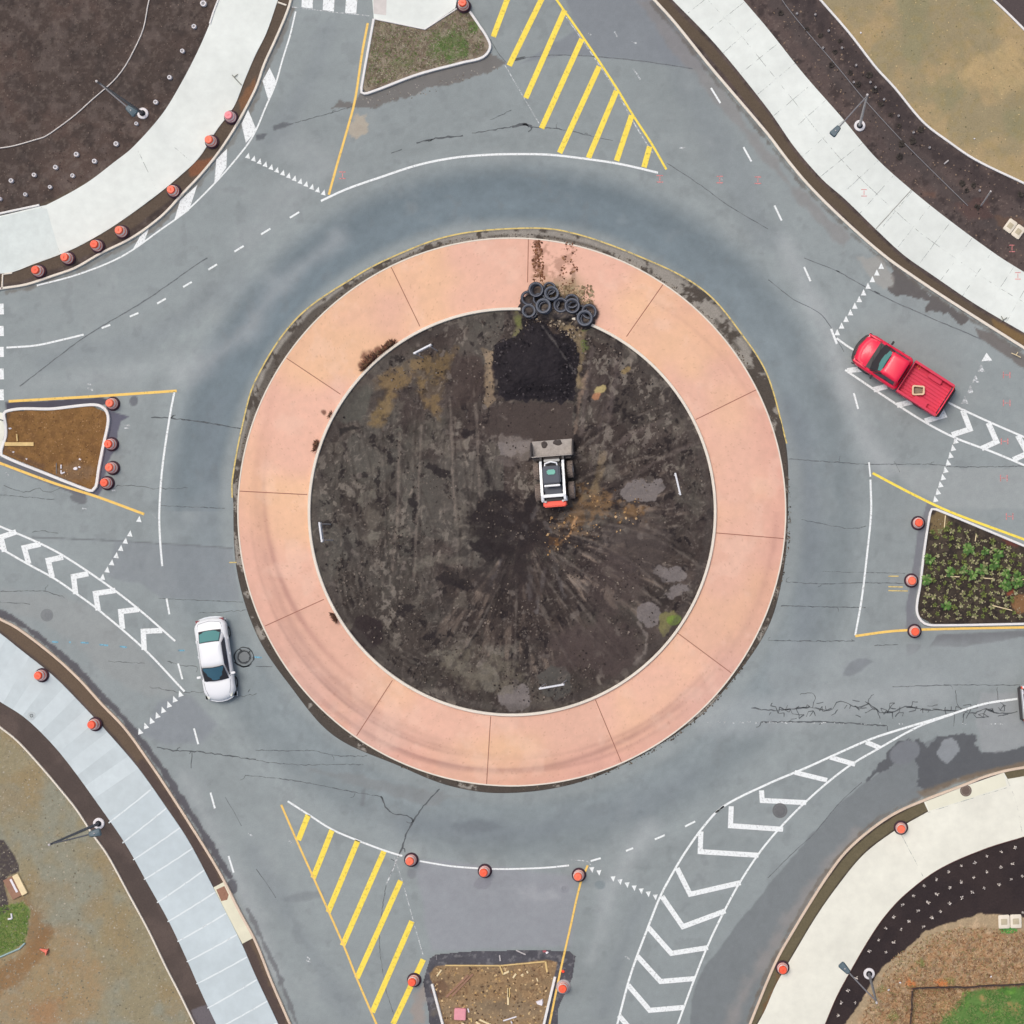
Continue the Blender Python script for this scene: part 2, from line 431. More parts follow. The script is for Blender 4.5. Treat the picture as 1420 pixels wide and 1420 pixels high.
g.blob(Q(1065, 355, 650, 0, 690, 90, 690, 150, 665, 190, 710, 225, 790, 215, 890, 250, 880, 300, 940, 315, 1000, 320, 1050, 370, 1095, 388, 1120, 350, 870, 190, 700, 40), L(96, 93, 92), .95, 3.0, .6, 6, 6)
g.blob(Q(1065, 355, 1145, 395, 1260, 440, 1440, 560, 1440, 640, 1300, 540, 1170, 455), L(110, 106, 103), .9, 1.5, 1, 9, 7)
g.blob([(1286, 696), (1300, 702), (1278, 770), (1268, 850), (1278, 870), (1256, 874), (1256, 842), (1266, 790), (1272, 740)], L(116, 119, 126), .9, .8, .8, 12, 8)
g.blob(Q(1065, 710, 415, 905, 430, 870, 470, 825, 540, 808, 575, 830, 520, 880, 455, 910), L(108, 113, 119), .9, 1.2, 1.6, 9, 9)
g.blob(Q(1065, 710, 895, 745, 940, 680, 1440, 655, 1440, 690, 1280, 715, 1080, 748), L(112, 115, 118), .85, 1.2, 1, 9, 3)
g.blob(Q(1065, 710, 770, 735, 850, 730, 850, 750, 800, 790, 770, 800), L(120, 124, 128), .6, 1.5, 1, 9, 4)
# right-hand exit lane, darker seal coat, and wet / oily patches
g.blob([(952, 1520), (958, 1390), (970, 1352), (1022, 1282), (1062, 1232), (1105, 1180), (1165, 1114), (1200, 1085), (1300, 1020), (1300, 1090), (1200, 1155), (1140, 1225), (1080, 1325), (1030, 1440), (1010, 1520)], L(112, 118, 121), .75, 1.6, 1.2, 16, 6)
g.line(cr([(1010, 1420), (1060, 1330), (1120, 1240), (1190, 1160)], 20), 16, L(150, 146, 142), .5, 6, 8, 20, 9)
g.blob([(1200, 1085), (1208, 1070), (1228, 1052), (1236, 1034), (1252, 1026), (1272, 1027), (1286, 1034), (1300, 1022), (1322, 1018), (1352, 1020), (1356, 1040), (1365, 1046), (1440, 1030), (1440, 1062), (1395, 1066), (1330, 1082), (1282, 1100), (1272, 1090), (1275, 1062), (1262, 1052), (1240, 1060), (1222, 1072)], L(88, 91, 95), .95, 3.2, .6, 7, 10)
g.ell(1255, 1043, 22, 15, -25, L(118, 123, 128), .95, 1.5, 1)
g.ell(1315, 1040, 14, 17, 20, L(138, 144, 148), .95, 2.5, .8, scale=8)
g.blob([(1360, 960), (1440, 960), (1440, 1030), (1382, 1045), (1362, 1040), (1352, 1000)], L(152, 156, 158), .6, 2, 2, 10)
g.blob([(1272, 1098), (1340, 1074), (1440, 1052), (1440, 1064), (1395, 1069), (1330, 1086), (1282, 1108)], L(120, 108, 92), .8, 2, 2, 10, 2)
g.blob([(8, 558), (60, 556), (140, 551), (148, 553), (152, 560), (140, 562), (75, 569), (8, 571)], L(66, 62, 76), .9, .6, .8, 9, 2)
g.blob([(148, 566), (160, 572), (182, 577), (168, 585), (163, 600), (160, 622), (150, 640), (142, 680), (134, 690), (120, 684), (140, 640), (150, 600)], L(92, 92, 108), .9, 1.0, 1, 9, 3)
g.ell(186, 556, 6, 7, 20, L(106, 110, 116), .9, 1.5, .8)
g.blob([(-5, 632), (60, 652), (120, 678), (120, 692), (60, 668), (-5, 642)], L(92, 90, 100), .75, 1, 1, 9, 3)
g.ell(108, 692, 12, 4, 20, L(104, 106, 110), .8, 2, 1)
# SW gutter line
sw = [(0, 851), (25, 862), (78, 902), (115, 936), (143, 967), (178, 1004), (219, 1059), (242, 1094), (272, 1141), (300, 1186), (318, 1215)]
g.line(cr(ext(sw, 80), 12), 9, L(84, 82, 88), .9, 2.4, .8, 9, 4)
g.ell(322, 1230, 9, 10, 0, L(92, 92, 98), .9, 3, .8)
g.line(cr([(344, 1262), (362, 1300), (385, 1350), (412, 1420)], 12), 6, L(98, 98, 102), .7, 3, 1, 9, 4)
# stains
g.ell(670, 1225, 13, 9, -10, L(112, 116, 122), .9, 2, .8)
g.ell(571, 1212, 6, 7, 0, L(124, 128, 134), .7, 1.5, 1)
g.ell(832, 1227, 7, 6, 0, L(126, 138, 142), .8, .5, 1)
g.ell(420, 1243, 28, 6, -10, L(118, 124, 128), .5, 3, 3)
g.ell(660, 1146, 34, 9, 0, L(104, 112, 118), .5, 4, 6)
g.blob([(560, 1110), (596, 1115), (640, 1104), (570, 1090), (500, 1075), (430, 1068), (530, 1100)], L(126, 128, 128), .45, 4, 3, 12)
g.line([(505, 1095), (503, 1115)], 6, L(112, 116, 120), .6, 2, 2)
g.ell(497, 175, 12, 16, 20, L(186, 172, 150), .6, 5, 3, scale=8)
g.blob([(575, 1190), (800, 1215), (792, 1312), (650, 1316), (598, 1320), (592, 1290)], L(148, 150, 158), .55, 2, 4, 30, 5)
g.blob([(592, 1360), (588, 1420), (570, 1420), (575, 1385)], L(170, 140, 120), .35, 5, 4, 12)
g.ell(745, 1240, 34, 10, 5, L(178, 180, 184), .25, 8, 8)
g.line(cr(Q(0, 710, 180, 140, 650, 160, 900, 176, 1290, 200), 10), 2, L(104, 108, 112), .8, .4, .8)
g.blob(Q(0, 710, 0, 440, 240, 440, 420, 480, 640, 620, 900, 900, 1000, 1010, 860, 1020, 700, 1000, 560, 860, 300, 640, 0, 520), L(152, 154, 152), .35, 6, 6, 30)
g.blob(Q(0, 710, 640, 160, 1290, 200, 1330, 490, 900, 480, 780, 400, 600, 360), L(128, 134, 140), .5, 2, 2, 30)
g.blob(Q(0, 710, 880, 1060, 1060, 1010, 1200, 1180, 1120, 1280, 900, 1290, 790, 1230), L(130, 136, 143), .6, 3, 5, 30)
g.blob(Q(1065, 710, 0, 700, 700, 745, 1400, 700, 1400, 950, 700, 1000, 0, 1080), L(154, 162, 164), .35, 8, 8, 40)
g.blob(Q(1065, 355, 690, 1170, 1420, 1165, 1420, 1400, 1000, 1400, 800, 1300), L(160, 166, 166), .5, 4, 4, 30)
g.ell(605, 95, 30, 10, -15, L(128, 124, 120), .3, 4, 4)
for pts, ox, oy, w_, col in ((ne_c, -4, 4, 4.5, L(104, 101, 97)), (nw_c, 4, 4, 5, L(118, 115, 110)), (se_c, -3.5, -3.5, 3.5, L(108, 101, 92))):
    g.line([(p + ox, q + oy) for p, q in cr(pts, 12)], w_, col, .8, 2.6, .9, 8, 7, .35)
# pale concrete dust by the kerb N-E, S-W
g.blob(Q(1065, 355, 480, 0, 620, 0, 690, 110, 690, 170, 640, 190, 560, 110), L(160, 158, 152), .6, 3, 2, 14)
g.line(cr([(330, 1262), (352, 1310), (378, 1365), (392, 1400)], 12), 5, L(176, 180, 178), .5, 3, 2, 9, 3)
g.mul(1 + .05 * (fbm(x, y, 5, 6, 2) - .5) * 2)
road = g.build("road", 0.0, M_asphalt)
tag(road, "grey asphalt roundabout roadway with worn patches, cracks and fresh markings", "road", kind="structure")

# --- markings (children of the road)
ZM = .008
def strip(name, pts, w, m=M_paint, z=ZM, smooth=True, step=8):
    bm = bmesh.new(); rib_bm(bm, cr(pts, step) if smooth and len(pts) > 2 else pts, w, z)
    return bm_obj(name, bm, m, road)
def edge_line(pts, w=2.9, m=M_paint, z=ZM): return strip("edge_line", pts, w, m, z)
edge_line(Q(355, 0, 360, 1115, 500, 1050, 700, 980, 900, 915, 1100, 875, 1300, 858) + Q(710, 0, 0, 855, 200, 858, 400, 880, 600, 910, 810, 958), 3.0)
edge_line([(51, 396), (110, 380), (170, 355), (225, 317), (258, 293), (295, 257), (322, 227), (350, 190), (370, 145), (382, 117), (392, 82), (402, 50), (410, 16)], 2.3)
edge_line([(9, 482), (50, 479), (87, 471), (116, 464)], 2.6)
edge_line([(242, 543), (235, 580), (225, 650), (221, 710), (222, 748), (225, 785)], 2.8)
edge_line([(399, 1111), (430, 1131), (460, 1150), (495, 1165), (535, 1180), (558, 1187)], 2.6)
edge_line([(582, 1194), (625, 1201), (668, 1204.5)], 2.4); edge_line([(677, 1205), (710, 1205), (760, 1203), (789, 1200)], 2.4)
edge_line([(1207, 665), (1208, 710), (1202, 772), (1195, 830), (1186, 881)], 2.7)
edge_line([(1205, 641), (1207, 661)], 2.2)
edge_line(ext([(0, 730), (50, 751), (87, 770), (150, 812), (195, 847), (243, 889)], 80), 2.8)
edge_line(ext([(0, 760), (42, 784), (75, 802), (107, 824), (137, 846), (200, 900), (256, 959)], 80), 2.8)
edge_line(ext([(856, 1420), (875, 1350), (900, 1282), (917, 1240), (935, 1207), (950, 1182), (975, 1147), (1002, 1119), (1065, 1087), (1117, 1065), (1202, 1027), (1240, 1014), (1320, 990), (1365, 976), (1411, 969)], 80), 3.0)
edge_line(ext([(940, 1420), (962, 1360), (982, 1310), (1005, 1262), (1030, 1217), (1065, 1167), (1115, 1114), (1172, 1066), (1220, 1037), (1275, 1007), (1322, 990)], 80), 2.8, z=ZM + .004)
edge_line(ext([(1160, 469), (1180, 483), (1311, 556), (1365, 582), (1420, 606)], 0, 80), 2.8)
edge_line(ext([(1172, 513), (1215, 542), (1277, 582), (1322, 606), (1377, 627), (1420, 645)], 0, 80), 2.9)
edge_line([(1152.5, 456), (1160.5, 477)], 3.2, z=ZM + .004)
edge_line([(700, 90), (728, 138), (748, 172)], 1.2, M_faint)
edge_line([(546, 1187), (558, 1222), (574, 1280), (587, 1325)], 1.1, M_faint)
edge_line([(552, 1188), (541, 1215), (536, 1225)], 1.8, M_faint, ZM + .004)
edge_line([(784, 22), (812, 62), (857, 130), (880, 172), (905, 212)], 1.6, M_faint, ZM - .004)
edge_line([(400, 9), (455, 16), (512, 22)], 1.1, M_faint)
edge_line([(819, 1200), (816, 1195), (792, 1192)], 1.2, M_faint)
for a in ([(12, 556.5), (125, 550), (245, 542)], ext([(2, 643), (75, 670), (135, 689), (200, 713)], 80)):
    strip("yellow_line", a, 3.6, M_yelo)
strip("yellow_line", [(510, 32), (502, 75), (492, 140), (480, 185), (467, 230), (456, 270)], 3.2, M_yelo)
strip("yellow_line", ext([(772, 0), (810, 54), (855, 122), (876, 157), (904, 200), (924, 235)], 80), 3.0, M_yel, ZM + .004)
strip("yellow_line", ext([(390, 1116), (410, 1162), (437, 1222), (477, 1312), (495, 1357), (522, 1420)], 0, 80), 2.8, M_yelo, ZM + .004)
strip("yellow_line", ext([(815, 1200), (805, 1225), (790, 1290), (777, 1347), (762, 1420)], 0, 80), 2.8, M_yelo, .024)
strip("yellow_line", ext([(1210, 656), (1265, 685), (1318, 710), (1420, 748)], 0, 80), 3.4, M_yel, ZM + .004)
strip("yellow_line", ext([(1186, 882), (1240, 875), (1315, 872), (1420, 870)], 0, 80), 3.4, M_yelo, ZM + .004)
ringline = [(322, 690), (322, 667), (335, 595), (355, 526), (412, 441), (495, 382), (547, 355), (620, 328), (700, 317.5), (780, 320), (885, 355), (975, 402), (1035, 472), (1065, 522), (1091, 615)]
strip("yellow_line", ringline, 1.9, M_yelr, ZM + .004, step=6)
# hatched areas
def bar(name, a, b, w, m, z=ZM):
    bm = bmesh.new(); rib_bm(bm, [a, b], w, z); return bm_obj(name, bm, m, road)
for a, b in (((705, -5), (684, 51)), ((753, -5), (706, 91)), ((783, 14), (729, 136)), ((807, 54), (751, 178)), ((831, 92), (776, 212)),
             ((855, 126), (816, 219)), ((876, 160), (855, 223)), ((901, 203), (893, 232))):
    bar("yellow_hatch_bar", a, b, 7.6, M_yel)
for v in ((290, 260, 235, 400), (422, 345, 317, 610), (565, 402, 400, 800), (710, 462, 480, 985), (803, 625, 560, 1165), (865, 850, 645, 1355), (928, 1062, 760, 1420), ):
    a, b = Q(355, 1065, *v); bar("yellow_hatch_bar", a, b, 7.6, M_yel)
def chevrons(lst, w=7.4):
    for pts in lst:
        bm = bmesh.new(); rib_bm(bm, pts, w, ZM - .002); bm_obj("chevron_bar", bm, M_paint, road)
chevrons([Q(0, 710, *v) for v in ((90, 110, 5, 140, 25, 220), (225, 178, 135, 198, 160, 288), (350, 250, 268, 268, 290, 362), (490, 342, 408, 358, 420, 455),
          (640, 435, 530, 452, 545, 545), (770, 540, 670, 552, 680, 648), (900, 657, 795, 662, 800, 765))])
chevrons([[(1056, 1096), (1057, 1110), (1118, 1113)], [(1014, 1118), (1013, 1145), (1086, 1150)], [(972, 1153), (971, 1181), (1052, 1186)],
          [(939, 1204), (957, 1240), (1027, 1224)], [(918, 1243), (947, 1285), (1006, 1263)], [(899, 1286), (931, 1322), (982, 1314)],
          [(884, 1326), (916, 1361), (963, 1357)], [(871, 1366), (901, 1401), (948, 1397)], [(858, 1408), (888, 1443), (933, 1440)]], 7.0)
chevrons([[(1102, 1071), (1147, 1082)], [(1151, 1050), (1186, 1060)], [(1201, 1029), (1220, 1037)]], 6.5)
chevrons([Q(1065, 355, *v) for v in ((440, 637, 470, 632, 540, 626), (585, 742, 660, 722), (715, 828, 815, 805), (870, 915, 975, 885, 955, 838),
          (1020, 992, 1120, 960, 1080, 855), (1185, 1068, 1268, 1030, 1222, 925), (1360, 1130, 1440, 1095, 1385, 995))])
# edge blocks by the NW sidewalk
for pts in ([(335, 172), (344, 152), (356, 181), (341, 198)], [(364, 112), (374, 94), (383, 113), (372, 138)], [(300, 221), (315, 206), (314, 232), (297, 256)],
            [(250, 278), (274, 256), (262, 292), (241, 307)], [(194, 328), (207, 316), (200, 335), (184, 346)]):
    bm = bmesh.new(); poly_bm(bm, pts, ZM - .002); bm_obj("crosswalk_bar", bm, M_paint, road)
for pts in ([(420, -30), (435, -30), (433.5, 12), (418, 10)], [(450, -30), (466, -30), (463, 16), (447.5, 14)], [(482, -30), (498, -30), (494, 19), (478.5, 18)]):
    bm = bmesh.new(); poly_bm(bm, pts, ZM - .002); bm_obj("crosswalk_bar", bm, M_paint, road)
for y0, y1 in ((421, 436), (452, 466), (481, 495), (511, 526), (540, 555)):
    bm = bmesh.new(); poly_bm(bm, [(-45, y0), (5, y0), (5.5, y1), (-45, y1)], ZM - .002); bm_obj("crosswalk_bar", bm, M_paint, road)
# dashes
for v in ((986, 122, 999, 143), (1031, 204, 1042, 224), (1074, 285, 1084, 306), (1115, 370, 1124, 390), (1184, 545, 1190, 567),
          (141, 455, 153, 450.5), (180, 439, 192, 434), (218, 421, 230, 414), (254, 398, 266, 391), (289, 374, 301, 366.5), (325, 349, 338, 341),
          (362, 325, 375, 317), (402, 302, 415, 294), (231, 830, 235, 852), (247, 920, 253, 942), (269, 1010, 275, 1032), (292, 1099, 298, 1121), (317, 1187, 324, 1210),
          (819, 1194, 833, 1190), (868, 1180, 878, 1176), (908, 1164, 922, 1158), (950, 1146, 964, 1139), (992, 1127, 1004, 1118)):
    bar("lane_dash", v[:2], v[2:], 2.6, M_paint)
# yield triangles
def yrow(a, b, n, size, dirv, m=M_paint, skip=()):
    bm = bmesh.new(); a = np.array(a, float); b = np.array(b, float)
    d = np.array(dirv, float); d /= np.linalg.norm(d); t = np.array([-d[1], d[0]])
    for i in range(n):
        if i in skip: continue
        c = a + (b - a) * i / (n - 1)
        poly_bm(bm, [tuple(c - d * size * .5 + t * size * .5), tuple(c + d * size * .62), tuple(c - d * size * .5 - t * size * .5)], ZM)
    bm_obj("yield_line", bm, m, road)
yrow((344, 216), (449, 267), 14, 7.0, (.25, -1))
yrow((193, 720), (142.5, 800), 9, 7.6, (.12, -1), skip=(1,))
yrow((250, 962), (194, 1014), 8, 7.8, (-.35, -1))
yrow((821, 1206), (909, 1244), 10, 7.0, (.1, 1), skip=(2,))
yrow((1325, 611), (1297, 692), 9, 7.8, (-.2, -1))
yrow((1222, 369), (1161, 461), 11, 7.8, (0, -1))
yrow((1368, 496), (1338, 555), 5, 10, (0, -1), M_faint)
bm = bmesh.new(); poly_bm(bm, [(1361, 501), (1368, 489), (1376, 500)], ZM + .004); bm_obj("yield_line", bm, M_paint, road)
# survey marks
def hmark(cx, cy, s=9, m=M_pink, rot=0):
    bm = bmesh.new(); ca, sa = math.cos(rot), math.sin(rot)
    f = lambda u, v: (cx + u * ca - v * sa, cy + u * sa + v * ca)
    rib_bm(bm, [f(-s * .5, -s * .5), f(s * .5, -s * .5)], 1.3, ZM); rib_bm(bm, [f(-s * .5, s * .5), f(s * .5, s * .5)], 1.3, ZM)
    rib_bm(bm, [f(0, -s * .28), f(0, s * .28)], 1.1, ZM); bm_obj("survey_mark", bm, m, road)
for a in ((998, 249), (1051, 250), (915, 248), (475, 243)): hmark(*a)
for a in ((1396, 520), (1396, 559), (1392, 663), (1393, 612), (1400, 716)): hmark(*a, rot=math.pi / 2)
for v in ((72, 890, 81, 890.5), (112, 891, 123, 891.5), (138, 894, 150, 895), (166, 896.5, 176, 897.5), (96, 890, 98, 891), (247, 902, 256, 902), (352, 911, 363, 912)):
    bar("survey_mark", v[:2], v[2:], 2.2, M_blue)
for v in ((1232, 799, 1246, 799), (1232, 813.5, 1252, 814), (1232, 819, 1259, 819.5), (318, 780, 333, 780), ):
    bar("survey_mark", v[:2], v[2:], 1.5, M_yelr)
for v in ((121, 533, 128, 533), (121, 538, 129, 541), (170, 590, 181, 590), (171, 594, 180, 593), (155, 680, 161, 680), (114, 705, 120, 706), (8, 655, 12, 660), (212, 712, 215, 719),
          (423, 1330, 431, 1335), (425, 1326, 430, 1330), (867, 1326, 873, 1330), (876, 58, 883, 60), (852, 44, 856, 51), (816, 46, 820, 49), (1084, 600, 1086, 605),
          (878, 95, 888, 110), (942, 205, 950, 205), (998, 245, 1002, 250), (722, 42, 724, 45), (1020, 128, 1024, 131), (400, 1165, 405, 1170), (345, 1155, 350, 1160)):
    bar("survey_mark", v[:2], v[2:], 2.0, M_faint)
# cracks
M_crack2 = mat("crack_soft", L(104, 110, 113), .95, .1, 4, wear=.55, ws=2.0)
def jag(pts, amp=1.4, step=5, seed=0):
    r = random.Random(seed); P = cr(pts, step) if len(pts) > 2 else cr([pts[0], ((pts[0][0]+pts[1][0])/2, (pts[0][1]+pts[1][1])/2), pts[1]], step)
    return [(px + r.uniform(-amp, amp), py + r.uniform(-amp, amp)) for px, py in P]
cracks = [(Q(1065, 355, 110, 1125, 400, 1145, 560, 1155, 900, 1155, 1050, 1170, 1440, 1165), 1.0, .6), (Q(0, 355, 840, 895, 950, 900, 1180, 930, 1335, 958), 1.6, .6),
  (Q(0, 355, 640, 1275, 760, 1275, 850, 1290, 1040, 1285), .9, 1), (Q(0, 355, 0, 1325, 300, 1350), .9, .6), (Q(0, 355, 890, 1385, 1250, 1400), 1.0, .5),
  (Q(0, 355, 20, 1270, 130, 1310, 220, 1290, 260, 1310, 350, 1280), .8, 1), (Q(0, 710, 0, 440, 250, 440, 330, 465), 1.0, .8), (Q(0, 710, 880, 480, 1350, 500), 1.0, .5),
  (Q(0, 710, 930, 825, 1000, 850, 1090, 855), 1.0, .6), (Q(0, 710, 830, 970, 1000, 1000, 1130, 1000, 1250, 1030, 1420, 1010), .9, 1.2),
  (Q(0, 710, 870, 1305, 980, 1325, 1060, 1325, 1420, 1375), 1.4, .9), (Q(0, 710, 1065, 1335, 1060, 1420), 1.2, .5), (Q(0, 710, 1100, 560, 1300, 550, 1400, 540), .8, 1),
  (Q(355, 710, 0, 855, 90, 860), 1.0, .5), (Q(355, 710, 0, 1320, 180, 1325, 330, 1325, 420, 1350, 600, 1355), 1.0, .8), (Q(355, 710, 0, 1380, 200, 1400, 600, 1400), .8, .8),
  (Q(355, 1065, -60, 40, 180, 65, 400, 105, 550, 135, 690, 158), 1.1, .6), (Q(355, 1065, 690, 155, 740, 240, 850, 270, 875, 295), 1.6, .8),
  (Q(355, 1065, 1020, 115, 930, 210, 870, 300, 832, 370, 812, 440, 780, 510), 2.0, .6), (Q(355, 1065, 780, 510, 735, 620), 1.2, .6), (Q(355, 1065, 720, 650, 685, 940, 720, 1220, 770, 1380), .9, .6),
  (Q(1065, 710, 185, 40, 340, 75, 500, 92, 540, 75), .9, .9), (Q(1065, 710, 100, 388, 300, 398, 520, 392, 760, 397), 1.0, .5), (Q(1065, 710, 70, 520, 260, 525, 380, 528, 540, 530), 1.2, .5),
  (Q(1065, 710, 0, 710, 200, 715, 480, 715), 1.2, .7), (Q(1065, 710, 590, 740, 720, 735), .9, .7), (Q(1065, 710, 690, 970, 1000, 960, 1400, 960), 1.0, .5),
  (Q(1065, 710, -40, 1165, 300, 1165, 660, 1185), 1.7, .8), (Q(1065, 710, 300, 330, 760, 340), .7, .4),
  (Q(355, 0, 750, 850, 810, 830), 1.2, .6), (Q(355, 0, 890, 795, 980, 770, 1150, 752), 2.0, .7), (Q(355, 0, 1200, 740, 1420, 703), 1.4, .7), (Q(355, 0, 1300, 665, 1420, 610), 1.0, .6),
  (Q(355, 0, 200, 685, 420, 625, 540, 590), 1.0, .6), (Q(710, 0, 0, 703, 60, 690, 110, 702), 3.0, .7), (Q(710, 0, 110, 702, 250, 715, 400, 745, 560, 782), 1.2, .8), (Q(710, 0, 0, 332, 75, 318), 2.6, .5),
  (Q(355, 0, 1300, 220, 1340, 290, 1390, 350), .9, .6), ([(1240, 640), (1248, 655)], .6, .3), (Q(1065, 355, 590, 195, 620, 210), 1.6, .3),
  (Q(0, 710, 180, 110, 250, 105, 320, 120), .8, 1), (Q(0, 710, 0, 500, 170, 510), .8, .8), (Q(0, 710, 600, 830, 800, 840), .8, 1), (Q(0, 710, 1390, 980, 1375, 1000), 1.2, .4)]
for i, (pts, w, amp) in enumerate(cracks):
    bm = bmesh.new(); rib_bm(bm, jag(pts, amp, 4, i), w, .005, .5, i)
    r = random.Random(i + 50)
    if w > .95 and len(pts) > 2:
        for k in range(2):
            p = pts[r.randrange(len(pts))]; a = r.uniform(0, 6.28); l = r.uniform(4, 10)
            rib_bm(bm, jag([p, (p[0] + l * .5 * math.cos(a), p[1] + l * .5 * math.sin(a)), (p[0] + l * math.cos(a + .4), p[1] + l * math.sin(a + .4))], .5, 2, k), w * .6, .005, .4, k)
    bm_obj("crack", bm, M_crack if w > 1.3 else M_crack2, road)
for i, (pts, w) in enumerate([(Q(0, 355, 1150, 10, 1080, 55, 800, 250, 470, 450, 110, 722), 1.5), (Q(710, 0, 860, 905, 1050, 1030, 1200, 1140, 1420, 1270), 1.1), (Q(1065, 355, 0, 130, 140, 240, 300, 330, 420, 530), 1.0),
     (Q(1065, 355, 380, 80, 600, 205, 850, 320, 1180, 460), 1.4), (Q(710, 0, 75, 320, 270, 305, 640, 330, 1000, 380), 1.3), (Q(1065, 355, 200, 10, 400, 90), 1.0),
     (Q(355, 1065, 0, 560, 60, 640, 110, 720), 1.0), (Q(1065, 1065, 0, 610, 160, 450, 250, 370, 400, 190, 520, 80), 1.2), (Q(0, 1065, 1250, 160, 1340, 320), .8)]):
    bm = bmesh.new(); rib_bm(bm, jag(pts, .35, 6, i), w, .005, .3, i); bm_obj("seam", bm, M_crackf, road)
# alligator cracking along the east leg
bm = bmesh.new(); r = random.Random(3)
spine = Q(1065, 710, -90, 1085, 0, 1100, 160, 1092, 250, 1085, 340, 1100, 400, 1050, 500, 1085, 560, 1065, 620, 1110, 700, 1105, 760, 1080, 860, 1095, 960, 1100, 1060, 1105, 1150, 1115, 1210, 1090, 1270, 1115, 1385, 1110)
rib_bm(bm, jag(spine, .9, 4, 1), 1.5, .005, .6, 1)
nodes = {}
for i in range(48):
    for j in range(5): nodes[i, j] = (1068 + i * 7 + (j % 2) * 3.5 + r.uniform(-2.4, 2.4), 968 + j * 6.2 + r.uniform(-2, 2) + 3 * math.sin(i * .35))
for (i, j), p in nodes.items():
    dens = .62 * max(0, 1 - abs(j - 2.6) / 2.3) * (.35 + .65 * (.5 + .5 * math.sin(i * .31 + 1.0)))
    for q in ((i + 1, j), (i, j + 1), (i + (1 if j % 2 else -1), j + 1)):
        if q in nodes and r.random() < dens * (.8 if q[1] != j else 1.0): rib_bm(bm, [p, ((p[0] + nodes[q][0]) / 2 + r.uniform(-.6, .6), (p[1] + nodes[q][1]) / 2 + r.uniform(-.6, .6)), nodes[q]], r.uniform(.8, 1.4), .005, .3, i)
for v in ((175, 1010, 255, 1012, 248, 1085), (1040, 985, 1048, 1060, 1075, 1105), (585, 1010, 555, 1050, 590, 1100), (660, 1185, 668, 1230), (1035, 1100, 1030, 1190), (1085, 1110, 1080, 1180), (1270, 970, 1275, 1040)):
    rib_bm(bm, jag(Q(1065, 710, *v), .6, 3, 2), .9, .005, .4, 3)
bm_obj("alligator_crack", bm, M_crack, road)
bm = bmesh.new()
for k in range(40):
    px = r.uniform(975, 1225); py = 1001 + (px - 975) * .012 + r.uniform(-1.3, 1); l = r.uniform(1, 5)
    rib_bm(bm, [(px, py), (px + l, py + r.uniform(-.5, .5))], r.uniform(.7, 1.6), .009)
for px in (1334, 1338, 1370, 1374, 1379, 1386, 1390, 1250, 1246): rib_bm(bm, [(px, 1004), (px + 2, 1004)], 2.2, .009)
bm_obj("paint_remnant", bm, M_faint, road)

# ================================================================= GUTTER RING + APRON
def polar(name, r0f, r1f, nr, nt, colf, zf, m, label, cat):
    t = np.linspace(0, 2 * np.pi, nt, endpoint=False); u = np.linspace(0, 1, nr)
    T, U = np.meshgrid(t, u); r0 = r0f(T); r1 = r1f(T); RR = r0 + (r1 - r0) * U
    X = 710 + RR * np.cos(T); Y = 710 + RR * np.sin(T)
    Z = zf(X, Y, U, T, RR)
    V = np.c_[(X.ravel() - 710) / S26, (710 - Y.ravel()) / S26, Z.ravel()]
    i = np.arange(nr * nt).reshape(nr, nt); j = np.roll(i, -1, 1)
    F = np.stack([i[:-1], j[:-1], j[1:], i[1:]], -1).reshape(-1, 4)
    o = link(name, mesh_np(name, V, F, np.clip(colf(X, Y, U, T, RR).reshape(-1, 3), .004, 1), True), m)
    return tag(o, label, cat, kind="structure")
rl = np.array([(math.atan2(py - 710, px - 710), math.hypot(px - 710, py - 710)) for px, py in cr(ringline + [(1094, 700), (1088, 790), (1065, 873), (1005, 958), (958, 1005), (860, 1064), (780, 1092), (690, 1101), (620, 1090), (555, 1064), (462, 1021), (400, 950), (355, 881), (327, 790)], 10, True)])
rl = rl[np.argsort(rl[:, 0])]
def rout(T): return np.interp((T + np.pi) % (2 * np.pi) - np.pi, rl[:, 0], rl[:, 1], period=2 * np.pi) - 1.2
def gcol(X, Y, U, T, RR):
    Td = (np.degrees(T) + 180) % 360 - 180
    c = np.tile(np.array(L(146, 142, 134)), X.shape + (1,))
    ul = np.exp(-((Td + 140) / 32.0) ** 2); lower = np.maximum(np.exp(-((Td - 100) / 85.0) ** 2), .75 * np.exp(-((Td - 20) / 50.0) ** 2))                       # bottom and bottom-left full of soil
    n = fbm(X, Y, 26, 4) + .45 * (fbm(X, Y, 6, 7) - .5)
    m = sstep(.52, .60, n + lower * .30 - .02 + .10 * np.exp(-((Td + 160) / 30.) ** 2))
    m = np.maximum(m, .75 * sstep(.25, 0, np.abs(U - .35)) * (fbm(X, Y, 40, 2) > .5) * sstep(.4, .5, fbm(X, Y, 40, 2)))
    m = np.maximum(m, ul * .9 * sstep(.75, .55, U + .35 * (fbm(X, Y, 22, 9) - .5)))
    c = c * (1 - m[..., None]) + np.array(L(80, 74, 68)) * m[..., None]
    e = sstep(.80, .95, U + .25 * (fbm(X, Y, 9, 12) - .5)) * (.35 + .5 * (Td > -20) * (Td < 175))
    return c * (1 - e[..., None]) + np.array(L(78, 74, 70)) * e[..., None]
polar("gutter", lambda T: T * 0 + 378.5, rout, 12, 1400, gcol, lambda X, Y, U, T, RR: .004 + .012 * sstep(1, .7, U) + .03 * fbm(X, Y, 8, 3) * sstep(0, .1, U) * sstep(1, .9, U) * sstep(.45, .6, fbm(X, Y, 26, 4)), M_gutter,
      "dirty concrete gutter ring with clods of soil around the salmon apron", "gutter")
